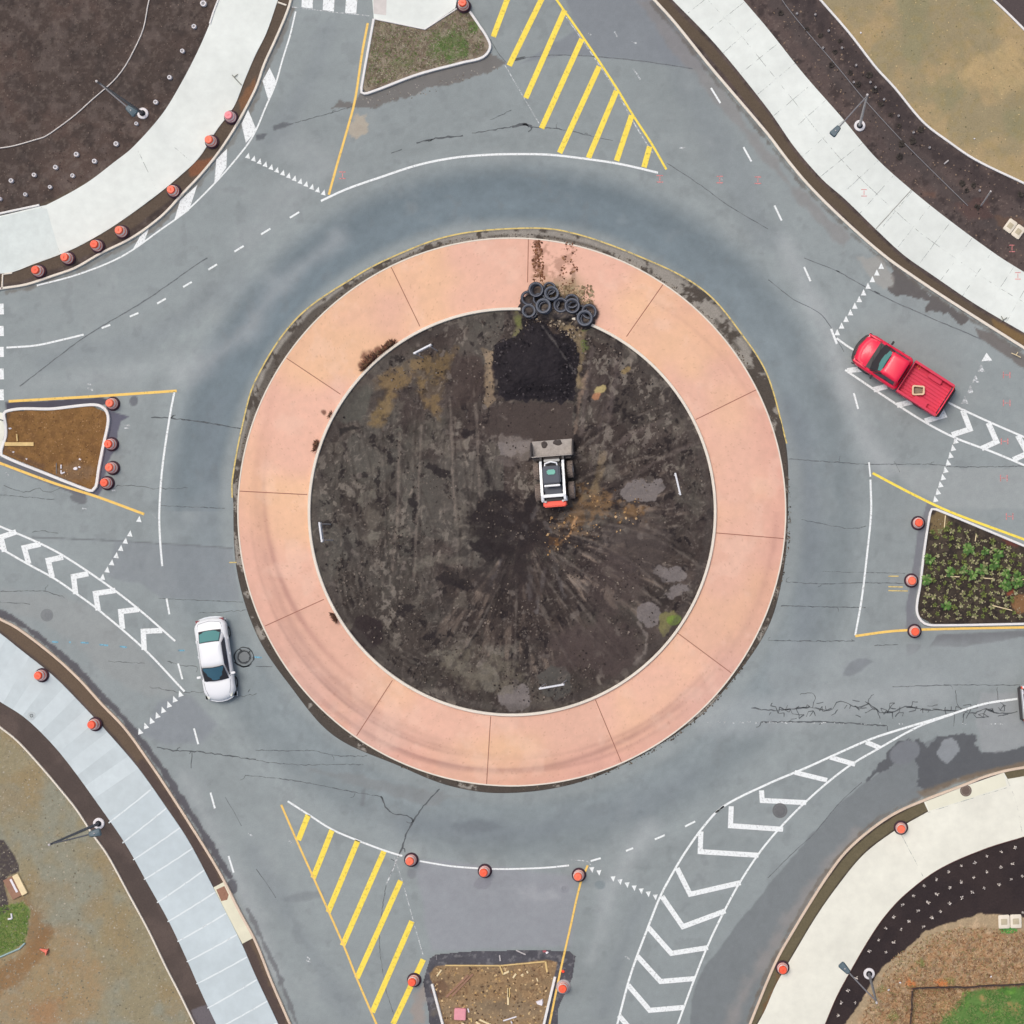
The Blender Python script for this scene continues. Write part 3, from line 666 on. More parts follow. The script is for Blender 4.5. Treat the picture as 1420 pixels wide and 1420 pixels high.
def acol(X, Y, U, T, RR):
    pink = np.array(L(223, 179, 158)); peach = np.array(L(228, 186, 152)); deep = np.array(L(211, 157, 143))
    n = fbm(X, Y, 130, 2, 3); k = sstep(.35, .65, n)[..., None]
    c = pink * (1 - k) + peach * k
    Td = np.degrees(T) % 360
    js = np.array([sorted([math.degrees(math.atan2(b - 710, a - 710)) % 360 for a, b in J0])]).ravel()
    seg = np.searchsorted(js, Td) % len(js)
    tone = np.array([1.0, .965, 1.03, .98, 1.02, .96, 1.0, 1.03, .98, 1.01, 1.03, .99, 1.0])[seg]
    c = c * tone[..., None]
    o = sstep(.15, 0, U)[..., None] * .0
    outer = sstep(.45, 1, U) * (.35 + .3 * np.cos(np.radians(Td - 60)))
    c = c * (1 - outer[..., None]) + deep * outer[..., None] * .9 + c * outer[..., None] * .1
    # tyre scuffs that drift across the apron on the southern half
    for rc, ph, a, w in ((352, 135, .35, 2.6), (346, 132, .25, 3.5), (362, 110, .30, 2.2), (368, 120, .22, 3.0), (356, 80, .2, 4), (340, 145, .25, 6)):
        path = rc + 10 * np.sin(np.radians(Td - ph) * 1.6)
        mk = a * np.exp(-((RR - path) / w) ** 2) * np.exp(-((Td - ph) / 34.) ** 2) * (.6 + .6 * fbm(X, Y, 30, 9))
        mk = np.clip(mk * 2.1, 0, .8); c = c * (1 - mk[..., None] * .8) + np.array(L(150, 112, 104)) * mk[..., None] * .8
    for rc, ph, a, w in ((330, 158, .42, 5), (336, 168, .25, 3), (345, 60, .3, 3), (354, 55, .35, 4), (362, 70, .3, 3), (358, 190, .15, 6), (365, 10, .2, 5), (360, 320, .15, 3)):
        path = rc + 30 * np.radians(Td - ph) * (1 if ph > 100 else -.3)
        mk = np.clip(a * 1.6, 0, .7) * np.exp(-((RR - path) / w) ** 2) * np.exp(-((Td - ph) / 22.) ** 2)
        c = c * (1 - mk[..., None] * .8) + np.array(L(172, 128, 118)) * mk[..., None] * .8
    # mud tracked over the slab at the north, where the loader climbs the apron
    lane = np.maximum(sstep(9, 2, np.abs(X - 745)), np.maximum(.9 * sstep(6, 1, np.abs(X - 795)), .5 * sstep(38, 20, np.abs(X - 768))))
    mud = lane * sstep(.50, .60, fbm(X, Y, 11, 5) + .12 * sstep(330, 400, Y)) * (Y < 440)
    c = c * (1 - mud[..., None] * .85) + np.array(L(120, 84, 66)) * mud[..., None] * .85
    dust = sstep(45, 20, np.abs(X - 775)) * sstep(380, 410, Y + 14 * fbm(X, Y, 9, 3)) * (Y < 440)
    c = c * (1 - dust[..., None] * .85) + np.array(L(158, 140, 110)) * dust[..., None] * .85 * (.7 + .6 * fbm(X, Y, 6, 8))[..., None]
    gry = .40 * sstep(.35, .8, U) * np.exp(-((Td - 128) / 26.) ** 2) * sstep(.3, .6, fbm(X, Y, 60, 4)) + .28 * sstep(.5, .9, U) * np.exp(-((Td - 40) / 20.) ** 2)
    c = c * (1 - gry[..., None]) + np.array(L(206, 178, 166)) * gry[..., None]
    bl = sstep(.56, .72, fbm(X, Y, 34, 10, 5)) * .22; c = c * (1 - bl[..., None]) + np.array(L(236, 204, 184)) * bl[..., None]
    fine = .07 * (fbm(np.degrees(T) * 5, RR, 7, 2, 4) - .5) * 2; c = c * (1 + fine[..., None])
    for wx_, wy_, wr in ((541, 481, 7), (524, 486, 6), (512, 497, 11), (503, 507, 7), (440, 616, 6), (450, 572, 4), (464, 855, 5)):
        wb = sstep(1.2, .5, np.hypot(X - wx_, Y - wy_) / wr + .9 * (fbm(X, Y, 5, 3) - .5)) * .85
        c = c * (1 - wb[..., None]) + np.array(L(104, 66, 54)) * wb[..., None]
    pile = np.zeros(X.shape)
    for ex, ey, ea, eb in ((742, 414, 12, 16), (757, 420, 20, 17), (785, 424, 26, 16), (815, 436, 16, 18)):
        pile = np.maximum(pile, sstep(1.15, .85, np.hypot((X - ex) / ea, (Y - ey) / eb) + .5 * (fbm(X, Y, 6, 3) - .5)))
    c = c * (1 - pile[..., None] * .92) + np.array(L(84, 78, 76)) * pile[..., None] * .92
    sp = ((fbm(X, Y, 2.5, 4, 2) > .82) * .25)[..., None]
    return c * (1 - sp) + np.array(L(150, 100, 84)) * sp
J = [((543, 371), (583, 453)), ((398, 497), (473, 547)), ((331, 681), (427, 686)), ((368, 868), (450, 831)), ((495, 1020), (545, 943)), ((675, 1088), (681, 993)),
     ((862, 1057), (826, 970)), ((1014, 933), (939, 877)), ((1089, 747), (993, 739)), ((1050, 540), (965, 582)), ((920, 394), (869, 467)), ((733, 331), (732, 392))]
J0 = [a for a, b in J]
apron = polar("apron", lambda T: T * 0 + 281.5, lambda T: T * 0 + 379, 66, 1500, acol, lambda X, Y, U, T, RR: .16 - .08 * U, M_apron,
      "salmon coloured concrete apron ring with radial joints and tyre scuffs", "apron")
for a, b in J:
    d = np.array(b, float) - np.array(a, float)
    pa = np.array(a) - d * .0; pts = [tuple(pa + d * k / 8) for k in range(9)]
    bm = bmesh.new()
    P = [np.array(p) for p in pts]; n = np.array([-d[1], d[0]]) / np.linalg.norm(d)
    vs = []
    for p in P:
        rr = math.hypot(p[0] - 710, p[1] - 710); z = .16 - .08 * min(1, max(0, (rr - 281.5) / 97.5)) + .004
        vs.append((bm.verts.new(W(*(p + n * .55), z)), bm.verts.new(W(*(p - n * .55), z))))
    for i in range(8): bm.faces.new((vs[i][0], vs[i + 1][0], vs[i + 1][1], vs[i][1]))
    bm_obj("joint", bm, M_jointr, apron)
circ = lambda r, n=260: [(710 + r * math.cos(2 * math.pi * k / n), 710 + r * math.sin(2 * math.pi * k / n)) for k in range(n)]
tag(curb("curb", circ(379.5), 2.2, .10, M_curb, closed=True), "thin cream concrete lip around the outside of the salmon apron", "curb", kind="structure")
tag(curb("curb", [(711 + (x_ - 710), y_) for x_, y_ in circ(281)], 4.0, .30, M_curb, closed=True), "cream curb ring between the salmon apron and the muddy centre", "curb", kind="structure")

# ================================================================= CENTRAL ISLAND SOIL
g = Grid(430, 430, 992, 992, 1.0, L(80, 72, 68))
x, y = g.x, g.y; R = np.hypot(x - 711, y - 710)
n = fbm(x, y, 60, 3, 4)
al = np.arange(len(x))
g.mix(al, sstep(.42, .62, n) * .8, L(80, 77, 71)); g.mix(al, sstep(.55, .40, fbm(x, y, 45, 6)) * .6, L(62, 54, 53))
g.blob([(440, 640), (500, 560), (600, 640), (600, 760), (640, 900), (560, 950), (480, 880), (440, 760)], L(84, 82, 76), .5, 20, 20, 50, 4)
# radial drag marks from the middle toward the south and east
a = np.arctan2(y - 725, x - 725)
st = fbm(a * 260, R * .25, 12, 5, 4)
mk = sstep(0, 60, np.hypot(x - 725, y - 725)) * sstep(275, 150, np.hypot(x - 725, y - 725)) * sstep(-.75, -.2, a) * sstep(2.6, 2.0, a)
amp = np.ones(len(x))
for cx, cy, rx, ry, k in ((840, 890, 85, 60, .85), (880, 560, 70, 60, .55), (745, 590, 60, 30, .95), (560, 470, 90, 30, .7), (660, 520, 30, 60, .7), (900, 760, 60, 50, .6), (520, 930, 60, 40, .4), (600, 690, 30, 40, .5)):
    amp *= 1 - k * sstep(1.25, .6, np.hypot((x - cx) / rx, (y - cy) / ry) + .5 * (fbm(x, y, 30, 5) - .5))
mk = mk * sstep(.34, .46, fbm(x, y, 34, 11, 4)) * (.4 + .6 * amp)
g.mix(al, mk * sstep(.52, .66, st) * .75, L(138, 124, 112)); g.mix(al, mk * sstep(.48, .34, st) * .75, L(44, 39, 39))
mk2 = sstep(0, 30, np.hypot(x - 725, y - 725)) * sstep(230, 90, np.hypot(x - 725, y - 725)) * sstep(1.6, 2.2, np.abs(a))
mk2 = mk2 * sstep(.45, .6, fbm(x, y, 40, 13, 3))
g.mix(al, mk2 * sstep(.53, .7, st) * .35, L(120, 110, 102)); g.mix(al, mk2 * sstep(.47, .3, st) * .35, L(60, 54, 52))
# crumbly, smeared wet earth: warped noise gives light scrapings and dark hollows
ang_ = np.where((x > 690) & (y > 690), 0, 1)
wx = x + 16 * (fbm(x, y, 22, 2) - .5); wy = y + 16 * (fbm(x, y, 22, 9) - .5)
cr1 = np.abs(fbm(wx, wy * .55, 26, 7, 5) - .5) * 2; cr2 = fbm(wx * 1.7, wy * .8, 9, 4, 4)
g.mix(al, sstep(.14, .0, cr1) * .40 * amp, L(52, 46, 45)); g.mix(al, sstep(.57, .72, cr2) * .26 * amp, L(112, 104, 97)); g.mix(al, sstep(.42, .30, cr2) * .36 * amp, L(44, 39, 39))
big = fbm(wx, wy, 75, 10, 3); g.mix(al, sstep(.47, .38, big) * .55, L(56, 49, 47)); g.mix(al, sstep(.56, .66, big) * .5 * (x < 700), L(94, 92, 86))
grit = fbm(wx * 1.3, wy, 13, 1, 5); g.mix(al, sstep(.60, .66, grit) * sstep(.5, .6, fbm(x, y, 60, 6)) * .6, L(132, 125, 116)); g.mix(al, sstep(.37, .31, grit) * .8, L(38, 34, 36))
g.mix(al, sstep(.60, .72, fbm(wx, wy, 30, 12, 5)) * .45 * amp, L(112, 106, 97)); g.mix(al, sstep(.66, .74, fbm(wx, wy, 3.2, 6, 3)) * .3 * amp, L(140, 132, 124))
r = random.Random(15)
for k in range(260):
    px = r.uniform(448, 972); py = r.uniform(470, 950); q = math.hypot(px - 725, py - 725)
    aa = math.atan2(py - 725, px - 725) if (px > 640 and py > 700) else (r.gauss(1.57, .25) if px < 690 else r.gauss(2.1, .5))
    ln = r.uniform(6, 22); pts = [(px + t * ln * math.cos(aa + t * .15) , py + t * ln * math.sin(aa + t * .15)) for t in (-.5, 0, .5)]
    lt_ = r.random() < .5
    g.line(pts, r.uniform(.8, 2.6), L(*((140, 130, 120) if lt_ else (50, 45, 44))), r.uniform(.2, .6), 1.6, 1.0, 5, k % 12, .7, .015 if lt_ else -.03)
# wheel ruts, mostly running north-south through the left half
r = random.Random(5)
for k in range(9):
    x0 = 478 + k * 27 + r.uniform(-6, 6); tilt = (x0 - 640) * .12
    pts = cr([(x0 + tilt, 560 + r.uniform(-40, 40)), (x0 + r.uniform(-14, 14), 650), (x0 + r.uniform(-18, 18), 740), (x0 - tilt * 1.5 + r.uniform(-10, 10), 830 + r.uniform(-30, 50))], 10)
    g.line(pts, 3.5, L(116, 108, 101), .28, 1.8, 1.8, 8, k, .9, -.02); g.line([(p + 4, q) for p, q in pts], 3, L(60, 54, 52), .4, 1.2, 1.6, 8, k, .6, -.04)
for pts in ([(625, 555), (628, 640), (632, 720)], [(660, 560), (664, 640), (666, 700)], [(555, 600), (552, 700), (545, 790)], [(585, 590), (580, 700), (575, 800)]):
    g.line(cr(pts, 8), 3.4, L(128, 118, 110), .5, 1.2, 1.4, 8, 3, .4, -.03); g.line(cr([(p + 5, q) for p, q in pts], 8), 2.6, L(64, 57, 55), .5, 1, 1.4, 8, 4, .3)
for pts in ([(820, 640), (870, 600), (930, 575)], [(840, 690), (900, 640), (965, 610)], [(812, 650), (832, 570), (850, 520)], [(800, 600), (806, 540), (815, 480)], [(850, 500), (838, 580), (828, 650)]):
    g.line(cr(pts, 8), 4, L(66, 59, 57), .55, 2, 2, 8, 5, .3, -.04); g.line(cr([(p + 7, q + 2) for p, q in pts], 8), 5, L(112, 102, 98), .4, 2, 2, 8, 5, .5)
# curved tracks at the bottom-left
for k in range(9):
    rr_ = 150 + k * 9; pts = [(655 + rr_ * math.cos(t), 800 + rr_ * .8 * math.sin(t)) for t in np.linspace(1.9 + .05 * k, 3.4, 14)]
    g.line(pts, 2.4, L(118, 112, 104), .32, 2, 1.4, 8, k, .8); g.line([(p + 3, q - 3) for p, q in pts], 2.2, L(62, 57, 54), .35, 2, 1.4, 8, k + 1, .7)
for k in range(7):
    pts = [(560 + k * 12, 700 + k * 6), (530 + k * 14, 760 + k * 8), (520 + k * 18, 800 + k * 9)]
    g.line(cr(pts, 8), 3, L(60, 56, 54), .4, 3, 1.5, 8, k, .6); 
z_ = lambda *v: Q(430, 430, *v, s=5.0714)
g.blob(z_(460, 500, 640, 380, 800, 335, 950, 290, 1030, 285, 1000, 345, 965, 480, 935, 600, 905, 770, 850, 720, 790, 610, 740, 490, 640, 560, 560, 680, 540, 760, 470, 840, 425, 800, 500, 660, 560, 560, 480, 540), L(124, 105, 76), .80, 6, 5, 11, 5, .75)
g.blob(z_(480, 640, 550, 600, 560, 700, 520, 790, 440, 830, 430, 790), L(134, 115, 80), .6, 5, 4, 8, 3, .6)
g.blob(z_(440, 580, 540, 545, 555, 590, 500, 660, 440, 720, 400, 740), L(62, 56, 54), .7, 3, 3, 9, 3)
g.blob(z_(250, 600, 400, 520, 440, 600, 380, 780, 260, 800, 180, 760), L(86, 86, 80), .7, 4, 4, 12, 3)
g.blob(z_(200, 830, 300, 815, 340, 830, 260, 860, 210, 890), L(44, 42, 42), .8, 1.5, 1.5, 8, 3)
g.blob(z_(1210, 270, 1310, 290, 1290, 400, 1300, 640, 1250, 720, 1230, 660, 1240, 400), L(156, 138, 114), .75, 3, 2, 9, 5, .4)
g.blob(z_(990, 330, 1220, 320, 1230, 560, 1180, 660, 1000, 680), L(74, 64, 61), .6, 3, 4, 12)
# ochre round the mulch mouth
g.blob([(716, 430), (726, 430), (727, 470), (712, 474)], L(120, 118, 84), .75, 4, 3, 6, 1, .6)
g.blob([(776, 448), (815, 452), (810, 490), (806, 520), (812, 540), (800, 540), (792, 490), (780, 470)], L(146, 130, 102), .85, 5, 3, 7, 3, .4)
g.ell(812, 455, 6, 4, 0, L(106, 122, 66), .8, 3, 1.5, scale=5); g.ell(810, 480, 5, 8, 0, L(104, 116, 68), .7, 4, 2, scale=5); g.ell(720, 445, 3, 8, 0, L(108, 114, 68), .7, 3, 1.5)
g.ell(833, 540, 9, 5, -20, L(172, 158, 112), .9, 2.5, 1, scale=6); g.ell(828, 550, 6, 4, -30, L(176, 128, 96), .8, 2, 1, scale=6); g.ell(868, 514, 7, 3, -40, L(140, 122, 86), .8, 2, 1, scale=6)
g.line([(815, 515), (803, 560), (798, 600)], 5, L(140, 122, 108), .6, 3, 2, 6, 4, .6)
g.line([(838, 630), (826, 680), (812, 690)], 9, L(132, 116, 92), .7, 3, 3, 8, 4, .5)
# orange-brown woody litter near the loader's tail
g.blob([(800, 670), (850, 690), (900, 706), (890, 722), (830, 715), (795, 740), (770, 760), (760, 745), (790, 712)], L(134, 106, 74), .6, 7, 4, 7, 6, .9)
g.blob([(762, 744), (776, 746), (776, 756), (762, 755)], L(206, 150, 84), .85, 1.5, 1.2, 5)
g.line([(800, 718), (790, 742), (778, 752)], 3, L(190, 150, 108), .8, 1.5, 1, 6)
g.ell(805, 740, 12, 5, 0, L(140, 120, 100), .6, 2, 1)
# wet black middle with fingers dragged outward
core = [(735 + (38 + 22 * math.sin(t * 5 + 1) + 14 * math.sin(t * 9)) * 1.25 * math.cos(t) - 18, 742 + (38 + 22 * math.sin(t * 5 + 1) + 14 * math.sin(t * 9)) * math.sin(t)) for t in np.linspace(0, 6.28, 40)[:-1]]
g.blob(core, L(44, 40, 42), .9, 12, 3, 10, 4, .35)
for a0, r0, r1, w_ in ((2.6, 40, 95, 9), (2.95, 40, 80, 12), (2.2, 40, 120, 8), (1.9, 30, 90, 12), (1.5, 30, 110, 9), (1.2, 30, 90, 8), (3.6, 40, 90, 12), (.9, 40, 80, 6), (4.0, 40, 110, 6), (1.7, 70, 130, 10)):
    g.line([(722 + q * math.cos(a0 + .002 * q), 735 + q * math.sin(a0 + .002 * q)) for q in np.linspace(r0, r1, 6)], w_, L(44, 40, 41), .75, 5, 2, 8, int(a0 * 10) % 9, .4)
for px, py, l_, a0 in ((705, 715, 22, .9), (730, 735, 18, 1.3), (742, 712, 16, 2.0), (760, 730, 14, 1.0), (712, 745, 16, 2.2), (750, 820, 60, 1.75), (735, 810, 50, 1.6), (690, 790, 44, 2.0), (775, 800, 60, 1.3)):
    g.line([(px - l_ / 2 * math.cos(a0), py - l_ / 2 * math.sin(a0)), (px + l_ / 2 * math.cos(a0), py + l_ / 2 * math.sin(a0))], 5, L(112, 107, 106), .55, 3, 2, 6, int(px) % 9, .5)
for px, py, rx, ry, an in ((605, 652, 20, 5, 20), (632, 806, 26, 8, 10), (565, 845, 14, 5, -20), (648, 600, 10, 5, 0), (545, 640, 8, 4, 0), (690, 690, 18, 8, 10), (575, 700, 10, 5, 60), (600, 880, 12, 4, -30), (860, 700, 16, 4, -20)):
    g.ell(px, py, rx, ry, an, L(42, 38, 40), .85, 5, 1.5, scale=7, seed=int(px) % 9)
for px, py, rx, ry, an in ((520, 745, 14, 7, -30), (560, 740, 8, 5, 0), (640, 925, 34, 9, 25), (680, 940, 22, 14, 70), (620, 905, 24, 6, 0), (510, 690, 14, 10, -40), (555, 600, 6, 12, 0), (700, 900, 20, 6, -20), (590, 780, 18, 8, -30)):
    g.ell(px, py, rx, ry, an, L(124, 120, 110), .5, 5, 2, tex=.6, scale=7, seed=int(px) % 9)
# long curved ruts sweeping out of the middle
for a0, bend, r0, r1, w_ in ((-.35, .003, 60, 250, 6), (-.15, .002, 70, 240, 5), (.1, .002, 60, 230, 6), (.35, .001, 70, 220, 6), (.62, 0, 60, 240, 6), (.9, 0, 60, 230, 6), (1.12, -.001, 50, 230, 5), (1.35, -.001, 60, 220, 6), (1.6, 0, 70, 230, 5), (1.85, .001, 60, 200, 6), (-.75, .002, 80, 230, 6), (-1.0, .002, 110, 240, 5)):
    P_ = [(725 + q * math.cos(a0 + bend * (q - r0)), 728 + q * math.sin(a0 + bend * (q - r0))) for q in np.linspace(r0, r1, 12)]
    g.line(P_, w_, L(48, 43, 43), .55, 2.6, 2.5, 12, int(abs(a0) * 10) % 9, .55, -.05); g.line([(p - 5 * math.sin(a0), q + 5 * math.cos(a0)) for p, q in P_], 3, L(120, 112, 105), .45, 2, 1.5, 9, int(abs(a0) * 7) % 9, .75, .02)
# smooth slick patches
for cx, cy, rx, ry, an in ((893, 680, 32, 15, -8), (900, 852, 16, 18, 15), (929, 795, 24, 11, 8), (940, 820, 16, 9, -30), (715, 968, 24, 18, 0), (770, 945, 24, 22, 0), (715, 618, 22, 14, -10), (648, 578, 0.1, .1, 0)):
    g.ell(cx, cy, rx, ry, an, L(120, 114, 112) if cx != 770 else L(84, 82, 78), .92, 4.5, 1.0, scale=9, seed=int(cx) % 7)
g.ell(900, 665, 6, 5, 0, L(84, 78, 74), .9, 1.5, 1)
g.blob([(690, 560), (795, 560), (795, 612), (745, 612), (688, 612), (672, 600)], L(74, 66, 63), .9, 3, 3, 10, 3)
g.blob([(690, 606), (740, 608), (742, 640), (700, 632)], L(132, 124, 118), .6, 5, 2, 8, 3, .3)
g.ell(700, 640, 16, 8, 20, L(104, 96, 92), .6, 4, 2); g.ell(830, 900, 60, 40, 0, L(80, 70, 68), .7, 12, 12); g.ell(880, 760, 50, 40, 0, L(80, 73, 71), .5, 12, 12); g.ell(850, 810, 40, 40, 0, L(80, 70, 68), .5, 12, 12)
g.ell(670, 930, 60, 28, 15, L(110, 104, 92), .55, 8, 4, tex=.7, scale=10)
g.ell(700, 735, 55, 42, 30, L(46, 41, 42), .85, 16, 8, tex=.35, scale=20); g.ell(650, 800, 34, 14, 20, L(54, 49, 48), .7, 8, 3, tex=.3); g.ell(690, 800, 36, 20, 0, L(60, 54, 53), .6, 10, 5, tex=.3)
g.ell(510, 876, 21, 24, -20, L(52, 45, 46), .9, 5, 2); g.ell(485, 760, 5, 16, -20, L(58, 53, 52), .7, 3, 2)
g.ell(740, 790, 30, 50, 15, L(62, 54, 53), .5, 12, 6, tex=.5)
g.blob([(915, 850), (935, 845), (940, 862), (928, 872), (918, 886), (915, 872)], L(120, 116, 80), .9, 3, 1.2, 6); g.ell(934, 858, 8, 7, 0, L(112, 134, 62), .9, 3, 1)
g.line([(885, 862), (897, 880), (895, 905), (880, 920)], 4, L(128, 120, 114), .7, 2, 1.5, 6)
r = random.Random(8)
for k in range(140):
    px = r.uniform(450, 980); py = r.uniform(470, 960)
    g.ell(px, py, r.uniform(2, 9), r.uniform(1, 4), r.uniform(0, 180), L(*((118, 110, 104) if r.random() < .55 else (58, 53, 52))), r.uniform(.25, .65), 3, 1.2, scale=6, seed=k % 9)
# black mulch heap
heap = [(727, 434), (745, 436), (762, 442), (772, 452), (788, 463), (799, 477), (804, 494), (802, 520), (799, 540), (797, 557), (775, 559), (750, 554), (728, 558), (704, 556), (692, 549), (690, 530), (685, 512), (682, 494), (690, 478), (702, 470), (716, 468), (725, 456)]
g.blob(heap, L(44, 41, 45), .98, 3.4, 1.0, 6, 4)
hd = dist_poly(x, y, heap, True); hin = inside(x, y, heap)
g.h += np.where(hin, .55 * sstep(0, 34, hd), 0) * (.75 + .5 * fbm(x, y, 18, 2)) + np.where(hin, .10 * (fbm(x, y, 4, 5) - .5), 0)
g.c[hin] *= (.8 + .4 * fbm(x, y, 3.5, 9, 3))[hin][:, None]
g.blob([(760, 446), (778, 456), (780, 464), (768, 462), (762, 458)], L(80, 70, 64), .7, 3, 1.5, 5)
g.blob([(724, 432), (762, 434), (764, 446), (726, 452)], L(42, 39, 42), .95, 2, 1)
g.line([(752, 452), (770, 475), (790, 505), (800, 520)], 1.5, L(112, 108, 106), .55, 1.5, 1, 6, 4, .4)
g.h += .10 * (fbm(x, y, 26, 3) - .5) + .06 * (fbm(x, y, 7, 8, 3) - .5)
edge = sstep(276, 262, R); g.h = g.h * edge + .10 * sstep(255, 230, R)
g.line([(711 + 272 * math.cos(t), 710 + 272 * math.sin(t)) for t in np.linspace(0, 6.283, 160)], 9, L(76, 71, 68), .55, 3, 3, 9, 2, .3)
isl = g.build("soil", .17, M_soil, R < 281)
tag(isl, "dark rutted mud filling the centre of the roundabout, with a black mulch heap", "soil", kind="structure")

# ================================================================= CORNERS
ZS = .09
nw_curb = ext([(5, 400), (37, 395), (77, 382), (105, 372), (140, 352), (184, 330), (225, 300), (255, 268), (277, 245), (300, 217), (325, 180), (355, 124), (367, 90), (382, 57), (395, 27), (402, 8), (404, 0)], 95, 100)
ne_curb = ext([(907, 0), (935, 31), (985, 93), (1065, 187), (1090, 220), (1120, 256), (1165, 301), (1225, 354), (1277, 391), (1327, 424), (1420, 483)], 100, 100)
sw_curb = ext([(0, 858), (25, 871), (75, 909), (112, 943), (140, 974), (175, 1011), (213, 1064), (237, 1100), (267, 1147), (295, 1192), (312, 1222), (332, 1262), (355, 1305), (377, 1360), (403, 1420)], 100, 100)
se_curb = ext([(1040, 1420), (1052, 1390), (1065, 1358), (1080, 1325), (1102, 1287), (1120, 1257), (1147, 1215), (1172, 1182), (1205, 1152), (1240, 1128), (1280, 1110), (1340, 1087), (1365, 1077), (1397, 1068), (1420, 1064)], 100, 100)
for pts, m, w, lab in ((nw_curb, M_curb, 3.4, "upper left"), (ne_curb, M_curb, 4.0, "upper right"), (sw_curb, M_curbt, 3.6, "lower left"), (se_curb, M_curbt, 3.6, "lower right")):
    tag(curb("curb", cr(pts, 8), w, .16, m), "long curved pale curb along the %s corner of the road" % lab, "curb", kind="structure")

def verge(name, x0, y0, x1, y1, poly, base, paint, m, lab, step=1.6, relief=.03):
    g = Grid(x0, y0, x1, y1, step, base); paint(g)
    g.h += relief * (fbm(g.x, g.y, 9, 4) - .5)
    k = inside(g.x, g.y, poly)
    return tag(g.build(name, ZS, m, k), lab, "ground", kind="structure")

# --- north-west
nw_out = [(-95, 392), (0, 380), (18, 378), (47, 367), (80, 355), (110, 342), (157, 315), (217, 272), (250, 245), (277, 219), (302, 180), (325, 149), (340, 112), (355, 77), (370, 47), (385, 4), (415, -95)]
nw_in = [(330, -95), (304, 0), (292, 33), (275, 72), (250, 120), (225, 160), (185, 205), (160, 225), (120, 255), (65, 285), (55, 287), (0, 300), (-95, 318)]
def p_nw(g):
    x, y = g.x, g.y; al = np.arange(len(x))
    g.mix(al, sstep(.4, .65, fbm(x, y, 90, 3)) * .7, L(92, 78, 72)); g.mix(al, sstep(.45, .7, fbm(x, y, 14, 5)) * .45, L(108, 98, 93)); g.mix(al, sstep(.5, .3, fbm(x, y, 18, 7)) * .6, L(62, 56, 54)); g.mix(al, sstep(.58, .7, fbm(x, y, 4, 2, 3)) * .3, L(118, 108, 100))
    mid = [((a[0] + b[0]) / 2, (a[1] + b[1]) / 2) for a, b in zip(cr(nw_out, 12), cr(nw_out, 12))]
    g.line([(p + 6, q + 6) for p, q in cr(nw_out, 12)], 16, L(94, 83, 72), .9, 1, 2, 10)
    g.blob(Q(0, 0, 1040, 900, 1180, 880, 1160, 950, 1060, 980), L(140, 92, 66), .7, 2, 2, 8); g.blob(Q(0, 0, 1330, 560, 1420, 420, 1420, 520, 1340, 620), L(140, 100, 70), .6, 2, 2, 8)
    g.line(Q(0, 0, 860, 590, 820, 620), 2, L(50, 44, 44), .8, 1, 1)
    g.blob([(0, 300), (60, 284), (90, 270), (140, 240), (150, 250), (100, 280), (0, 310)], L(100, 92, 76), .5, 3, 3)
verge("soil", -100, -100, 440, 420, nw_curb + [(440, -100), (-100, -100)], L(76, 67, 63), p_nw, M_soil, "dark reddish soil bed in the upper left corner")
walk = prism("sidewalk", cr(nw_out[1:-1], 8)[:-1] + [(385, 4), (415, -95)] + nw_in[:1] + cr(nw_in[1:], 8) + [(-95, 392)], .0, .135, M_walk)
tag(walk, "curving off-white sidewalk at the upper left corner", "sidewalk", kind="structure")
def rlines(parent, lst, m, w=.9, z=.139):
    bm = bmesh.new()
    for pts in lst: rib_bm(bm, jag(pts, .25, 8, 1), w, z, .2, 1)
    return bm_obj("joint", bm, m, parent)
rlines(walk, [Q(0, 0, 235, 1150, 335, 1400), Q(0, 0, 770, 840, 870, 1050), Q(0, 0, 960, 810, 1100, 930)], M_joint, .8)
prism("ramp_pad", [(-95, 320), (0, 302), (57, 289), (66, 290), (84, 352), (47, 366), (18, 377), (-95, 391)], .13, .1395, mat("ramp_concrete", L(210, 220, 217), .9, .09, .4, .06, 3), walk)
tag(curb("curb", [(-95, 316), (0, 297), (56, 285)], 3.0, .2, M_curbg), "short white curb at the left end of the upper left sidewalk", "curb", kind="structure")
tag(curb("curb", ext([(304, 0), (297, 18), (292, 34)], 90), 2.6, .2, M_curbg), "short white curb edging the soil at the top of the upper left sidewalk", "curb", kind="structure")
tag(curb("curb", [(4, 401), (5, 381), (18, 379)], 2.4, .16, M_curb), "small return curb at the left end of the planting strip", "curb", kind="structure")
tag(curb("curb", [(386, 4), (398, 8)], 2.4, .16, M_curb), "small return curb at the top end of the planting strip", "curb", kind="structure")

